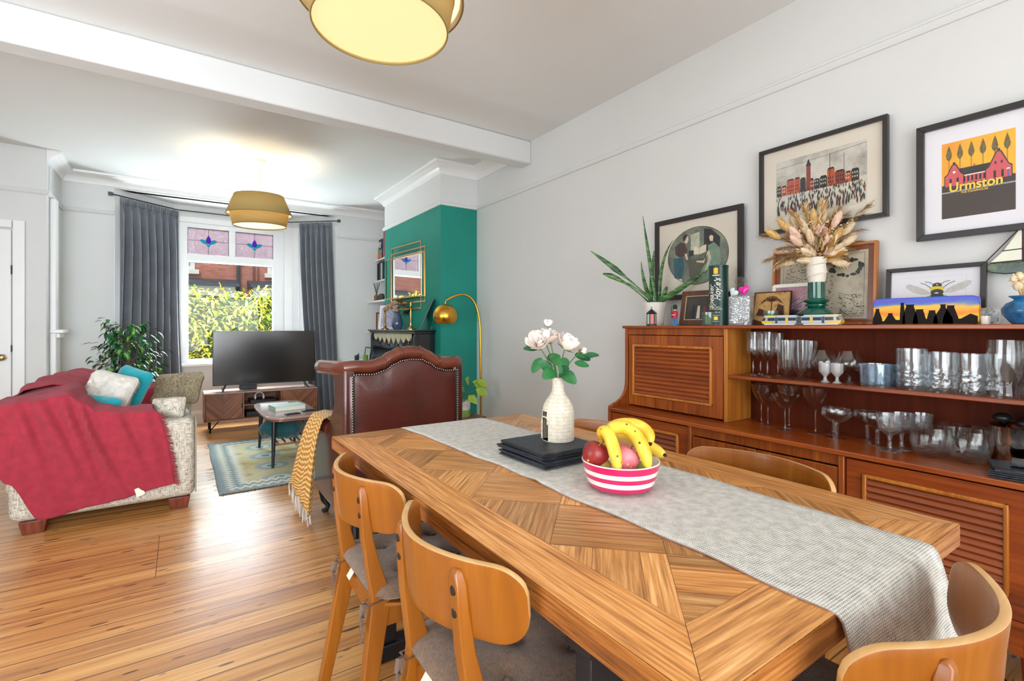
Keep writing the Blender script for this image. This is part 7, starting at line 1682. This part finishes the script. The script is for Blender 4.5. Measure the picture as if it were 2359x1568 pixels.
m = MB(); m.lathe([(0, .030), (.028, .030), (.036, .06), (.040, .10), (.037, .135), (.042, .158), (.036, .162), (0, .14)], 30, rf=lambda a, z, r: r * (1 + .05 * noise.noise(Vector((a*2, z*40, 1))))); m.tube([(.038*cos(a) , .038*sin(a), .06 + .08 * a / 12) for a in [k * .4 for k in range(31)]], .005, 6, flat=(.5, 1.6)); m.build('ribbon_wrap', pm('cream_ribbon', '#e9e3d6', .7, bump=.3, bs=80), db, smooth=True)
rd = random.Random(17); CR = [pm('dry_cream', '#e6d2ae', .9, var=.15, vs=50), pm('dry_straw', '#cda76a', .9, var=.2, vs=50), pm('dry_gold', '#a87a35', .9, var=.2, vs=50), pm('dry_blush', '#e6c4ae', .8, var=.1, vs=40)]
O3 = Vector((0, 0, .15))
def dirn(px, py): p = cp(px, py, 2.27) - (Vector(DB) + O3); return p
heads = [(1800, 520, 0), (1835, 512, 0), (1862, 505, 0), (1893, 500, 0), (1925, 520, 0), (1948, 545, 0), (1815, 560, 0), (1850, 550, 0), (1905, 548, 0), (1930, 575, 0), (1870, 560, 0), (1900, 585, 0), (1838, 585, 0), (1880, 530, 0), (1780, 540, 0), (1955, 585, 0), (1845, 525, 0), (1875, 515, 0), (1908, 512, 0), (1940, 530, 0), (1822, 540, 0), (1860, 580, 0), (1918, 600, 0), (1885, 565, 0), (1802, 580, 0), (1895, 540, 0), (1850, 600, 0), (1935, 560, 0), (1815, 605, 0), (1930, 608, 0),
         (1832, 540, 3), (1890, 525, 3), (1868, 540, 3), (1916, 560, 3)]
for k, (px, py, kd) in enumerate(heads):
    e = O3 + dirn(px, py) + fw_ * rd.uniform(-.07, .03); e.x = min(e.x, .115); m = MB(); ax = (e - O3).normalized()
    if kd == 0:
        m.T = Matrix.Translation(e) @ ax.to_track_quat('Z', 'Y').to_matrix().to_4x4(); m.mat(CR[rd.choice([0, 0, 1, 3])]).lathe([(0, -.042), (.010, -.035), (.0165, -.012), (.0150, .015), (.008, .035), (0, .042)], 12, rf=lambda a, z, r: r * (1 + .12 * cos(7*a + z*300)))
        for _ in range(22): a = rd.uniform(0, 6.28); z = rd.uniform(-.02, .03); m.leaf((.013*cos(a), .013*sin(a), z), (cos(a), sin(a), 1.6), .003, .022)
        m.T = None; m.mat(CR[2]).tube([O3 * .9, O3 + (e - O3) * .5 + Vector((0, 0, .01)), e - ax * .03], .0014, 5); m.build('bunny_tail', CR[0], db, smooth=True)
    else:
        rose_mesh(m, e, .036, ax + Vector((-.4, -.5, 0)), 40 + k, 1); m.m = [CR[3]] * len(m.m); m.mat(STEM).tube([O3 * .9, e - ax * .02], .002, 5); m.build('dried_rose', CR[3], db, smooth=True)
plumes = [(1770, 542, 1), (1768, 598, 1), (1790, 575, 1), (1962, 598, 1), (1975, 580, 1), (1940, 500, 2), (2004, 486, 2), (1985, 505, 2), (1850, 488, 1), (1900, 482, 1), (1920, 490, 1), (1878, 484, 1), (1785, 610, 1), (1948, 615, 1), (1822, 498, 1), (1965, 535, 2), (1955, 560, 2)]
for k, (px, py, ci) in enumerate(plumes):
    e = O3 + dirn(px, py) + fw_ * rd.uniform(-.07, .02); e.x = min(e.x, .12); mid = O3 + (e - O3) * .5 + Vector((0, 0, .05)); pts = [O3*(1-q)**2 + mid*2*q*(1-q) + e*q*q for q in [i/12 for i in range(13)]]; m = MB(); m.mat(CR[ci]).tube(pts, [.0016]*9 + [.0012]*4, 5)
    for i in range(5, 13):
        for _ in range(20 if ci == 1 else 9):
            tg = (pts[min(i+1, 12)] - pts[i-1]).normalized(); d = tg + Vector((rd.gauss(0, .22), rd.gauss(0, .22), rd.gauss(0, .22))); m.mat(CR[rd.choice([ci, 0, 1])]).leaf(pts[i], d,   .0055, rd.uniform(.025, .06), fold=.1, curl=.2)
    m.build('grass_plume', CR[1], db, smooth=True)
m = MB()
for k in range(90):
    a = rd.uniform(0, 6.28); el = rd.uniform(.15, 1.35); d = Vector((cos(a)*cos(el)*.7, cos(el)*sin(a), sin(el))); p = O3 + d * rd.uniform(.02, .10); L = rd.uniform(.05, .085)
    if p.x + d.x * L > .11: continue
    m.mat(CR[rd.choice([0, 0, 1, 1, 2, 3])]).leaf(p, d, L * .34, L, -fw_ + up_ * .3, fold=.25, curl=rd.uniform(-.2, .4))
m.build('dried_leaves', CR[0], db, smooth=True)['kind'] = 'stuff'
m = MB(); m.mat(CR[0])
for k in range(300):
    a = rd.uniform(0, 6.28); h = rd.uniform(.02, .17); r = rd.uniform(.02, .10) * (h / .1) ** .7; p = O3 + Vector((min(.11, r*cos(a)), r*sin(a), h)); m.sph(p, .0036, 6, 4)
    if k % 3 == 0: m.mat(CR[2]).tube([O3, p], .0007, 4); m.mat(CR[0])
m.build('filler_buds', CR[0], db)['kind'] = 'stuff'
# toy tram along the front edge
ya, yb = onX(1759, 2.352), onX(1942, 2.352); TR = (2.352, (ya + yb) / 2, Z_); Lt = ya - yb; t = thing('toy_tram', 'yellow and silver articulated toy tram along the front edge of the sideboard', 'toy tram', TR)
YT = pm('tram_yellow', '#f2c415', .3, coat=.4); SV = pm('tram_silver', '#b9bdc2', .35, metal=.4); WN = pm('tram_window', '#2b3f58', .12); WT = pm('tram_roof', '#eef0f0', .3)
def tramX(y): return y
for sx in (-1, 1):
    y0_, y1_ = (.008, Lt/2) if sx > 0 else (-Lt/2, -.008); m = MB(); ye = Lt/2 * sx
    prof_ = [(.006, y0_), (.006, y1_), (.020, y1_), (.036, y1_), (.040, y1_), (.040, y0_)]
    if sx > 0: P = [(y0_, .006), (y1_ - .004, .006), (y1_, .018), (y1_ - .010, .036), (y1_ - .022, .041), (y0_, .041)]
    else: P = [(y0_ + .004, .006), (y1_, .006), (y1_, .041), (y0_ + .022, .041), (y0_ + .010, .036), (y0_, .018)]
    m.mat(SV).prism(P, -.018, .018, 'x'); b_ = m.build('tram_body', SV, t, bevel=.002)
    P2 = [(y, z) for y, z in P if 1]; q = [(Lt/2*sx - .0*sx, .018), (Lt/2*sx - .004*sx, .0058), (Lt/2*sx - .055*sx, .0058), (Lt/2*sx - .048*sx, .017)]; m = MB(); m.prism(q, -.0190, .0190, 'x'); q = [(Lt/2*sx - .008*sx, .036), (Lt/2*sx - .020*sx, .0415), (Lt/2*sx - .062*sx, .0415), (Lt/2*sx - .060*sx, .036)]; m.prism(q, -.0188, .0188, 'x'); m.mat(YT); m.build('yellow_nose', YT, t)
    m = MB(); m.prism([(ye - .003*sx, .020), (ye - .0095*sx, .034), (ye - .020*sx, .034), (ye - .016*sx, .020)], -.0192, .0192, 'x'); m.build('cab_window', WN, t)
    for a in range(3):
        u0 = ye - (.030 + .048*a) * sx; m = MB(); m.bx(-.0194, .0194, u0, u0 - .034*sx, .020, .034); m.build('window_band', WN, t); m = MB(); m.bx(-.0196, .0196, u0 - .036*sx, u0 - .046*sx, .008, .036); m.build('door', YT if a % 2 else pm('tram_door', '#3d4a44', .4), t)
    m = MB(); m.bx(-.014, .014, y0_ + .01, y1_ - .01, .041, .045); m.build('tram_roof', WT, t, bevel=.001); m = MB(); m.bx(-.0175, .0175, y0_ + .012, y1_ - .012, .0008, .006); m.build('skirt', WT, t)
m = MB(); m.bx(-.016, .016, -.010, .010, .006, .039); m.build('gangway', pm('tram_gangway', '#8f8a94', .6), t)
# painted glass block with bottle kilns
ya, yb = onX(2014, 2.425), onX(2258, 2.425); GB = (2.425, (ya + yb) / 2, Z_); w = ya - yb; t = thing('fused_glass_panel', 'thick glass block painted with black bottle kilns against an orange and blue sunset', 'ornament', GB); t.rotation_euler = PM.to_euler()
def skyglass():
    m, nt, b = base('sunset_glass'); v = coords(nt); sp_ = nd(nt, 'ShaderNodeSeparateXYZ', {0: v}); n = noi(nt, nd(nt, 'ShaderNodeMapping', {'Vector': v, 'Scale': (6, 30, 6)}).outputs[0], 1.0, 4)
    f = mth(nt, 'ADD', mth(nt, 'DIVIDE', sp_.outputs[1], .112), mth(nt, 'MULTIPLY', mth(nt, 'SUBTRACT', n, .5), .55))
    nt.links.new(ramp(nt, f, [(.08, C('#f2d21a')), (.26, C('#f5c400')), (.38, C('#f08a10')), (.48, C('#f6a81a')), (.60, C('#f0c030')), (.68, C('#7a86a8')), (.78, C('#3a6ad0')), (.86, C('#6a4ac0')), (.94, C('#2f6ad8'))]), b.inputs['Base Color'])
    b.inputs['Roughness'].default_value = .3; b.inputs['Specular IOR Level'].default_value = .3; return m
m = MB(); m.prism([(p[0], p[1] + .0545) for p in rrect(w/2, .0535, 14, 60)], -.014, .014); m.build('glass_block', skyglass(), t, bevel=.004, bs=3)
KB = pm('kiln_black', '#1b120e', .5, spec=.15); m = MB(); m.mat(KB)
def kiln(x, b_, h, tw, z=.0146): m.poly([(x - b_, .0025), (x + b_, .0025), (x + b_*.92, h*.35), (x + tw*1.25, h*.8), (x + tw, h*.9), (x + tw*1.2, h), (x - tw*1.2, h), (x - tw, h*.9), (x - tw*1.25, h*.8), (x - b_*.92, h*.35)], z)
u = w / 2; m.poly([(-u + .003, .0025), (u - .003, .0025), (u - .003, .03), (u*.86, .040), (u*.70, .022), (u*.4, .018), (u*.1, .022), (-.06*1, .018), (-u*.55, .02), (-u*.8, .014), (-u + .003, .02)], .0143)
for x, b_, h, tw in ((-.90, .018, .066, .006), (-.63, .022, .047, .007), (-.385, .009, .088, .005), (-.235, .026, .080, .012), (-.05, .022, .060, .011), (.185, .018, .055, .009), (.385, .030, .077, .007), (.52, .024, .072, .010)): kiln(x * u, b_, h, tw)
m.build('kiln_silhouettes', KB, t)
m = MB(); 
t = standing('postcard', 'small blue and white card propped between the glass block and the blue vase', 'card', 2.47, 2278, .062, .060, .002, WGL, noisy('card_print', ['#46606c', '#c9d8dc', '#e9eef0'], 60), z=Z_, tilt=6)
m = MB(); m.lathe([(0, 0), (.012, 0), (.0145, .030), (.0125, .030), (.011, .004), (0, .004)], 24, caps=False); o = m.build('egg_cup', WGL, None, smooth=True); o.location = (2.42, onX(2270.5, 2.42), Z_ + .0004); tag(o, 'tiny white pot in front of the small blue and white card', 'pot')
BV = (2.40, onX(2362, 2.40), Z_); t = thing('blue_vase', 'round blue glazed vase with dried flowers at the right end of the sideboard top', 'vase', BV)
m = MB(); m.lathe([(0, 0), (.032, 0), (.038, .006), (.058, .035), (.060, .052), (.048, .072), (.030, .082), (.028, .086), (.042, .096), (.040, .098), (.024, .086), (.04, .06), (0, .01)], 40, caps=False); m.build('vase_body', noisy('blue_glaze', ['#1d4668', '#2f78b0', '#5a9ac8'], 8, 4, .2), t, smooth=True)
t = thing('dried_posy', 'small bunch of cream dried seed heads in the round blue vase', 'flowers', (BV[0], BV[1], Z_ + .08)); 
for k, (a, h, r) in enumerate(((-.028, .05, .013), (-.016, .085, .012), (.0, .06, .014), (.02, .09, .012), (-.03, .075, .010), (.03, .055, .013), (.008, .10, .010))):
    m = MB(); p = rt_ * a * 1.3 + up_ * h + fw_ * .01 * (k % 3 - 1); m.mat(CR[0]).sph(p, (r, r, r * 1.25), 12, 8)
    for _ in range(14): m.leaf(p, (rd.gauss(0, 1), rd.gauss(0, 1), rd.gauss(.4, .7)), .008, .022)
    m.mat(CR[1]).tube([(0, 0, -.02), p], .002, 5); m.build('seed_head', CR[0], t, smooth=True)
# leaded glass sailing boat hung on the wall
BO = (2.565, onX(2359, 2.565), 1.440); t = thing('stained_glass_boat', 'leaded glass sailing boat hanging at the right edge below the orange poster', 'ornament', BO); t.rotation_euler = PM.to_euler()
m = MB(); m.prism([(-.118, .010), (-.085, -.012), (-.05, -.020), (.11, -.020), (.135, .018), (-.085, .024)], -.006, .012); m.build('hull', noisy('hull_glass', ['#1a2418', '#2f4a34', '#6a7a3a'], 25, 4, .15), t, bevel=.003)
SG = pm('cream_sail_glass', '#e3e4cf', .25, var=.06, vs=8)
for pts in ([(-.088, .028), (-.005, .030), (-.005, .068), (-.054, .066)], [(-.052, .070), (-.005, .072), (-.005, .150)], [(.003, .030), (.075, .032), (.003, .150)]): m = MB(); m.prism(pts, .001, .005); m.build('sail', SG, t)
m = MB(); LD = pm('boat_lead', '#4a2f38', .5, metal=.4)
for p in ([(-.118, .012), (-.002, .156)], [(-.002, .022), (-.002, .158)], [(-.056, .068), (.0, .070)], [(-.09, .026), (.08, .030)], [(.078, .030), (.0, .156)]): m.tube([(a, b, .004) for a, b in p], .0022, 6)
m.build('lead_lines', LD, t)
# white storage box and cable on the floor beneath the sideboard's right end
m = MB(); m.bx(2.30, 2.56, .02, .235, 0, .24); tag(m.build('storage_box', GLOSSW, None, bevel=.008), 'white box on the floor at the right end of the sideboard', 'box')
m = MB(); m.tube([(2.05, .62, .008), (2.12, .50, .008), (2.16, .42, .009), (2.24, .36, .008), (2.30, .40, .008), (2.42, .50, .008)], .006, 8); tag(m.build('power_cable', BLACK, None, smooth=True), 'black cable on the floor under the right end of the sideboard', 'cable')
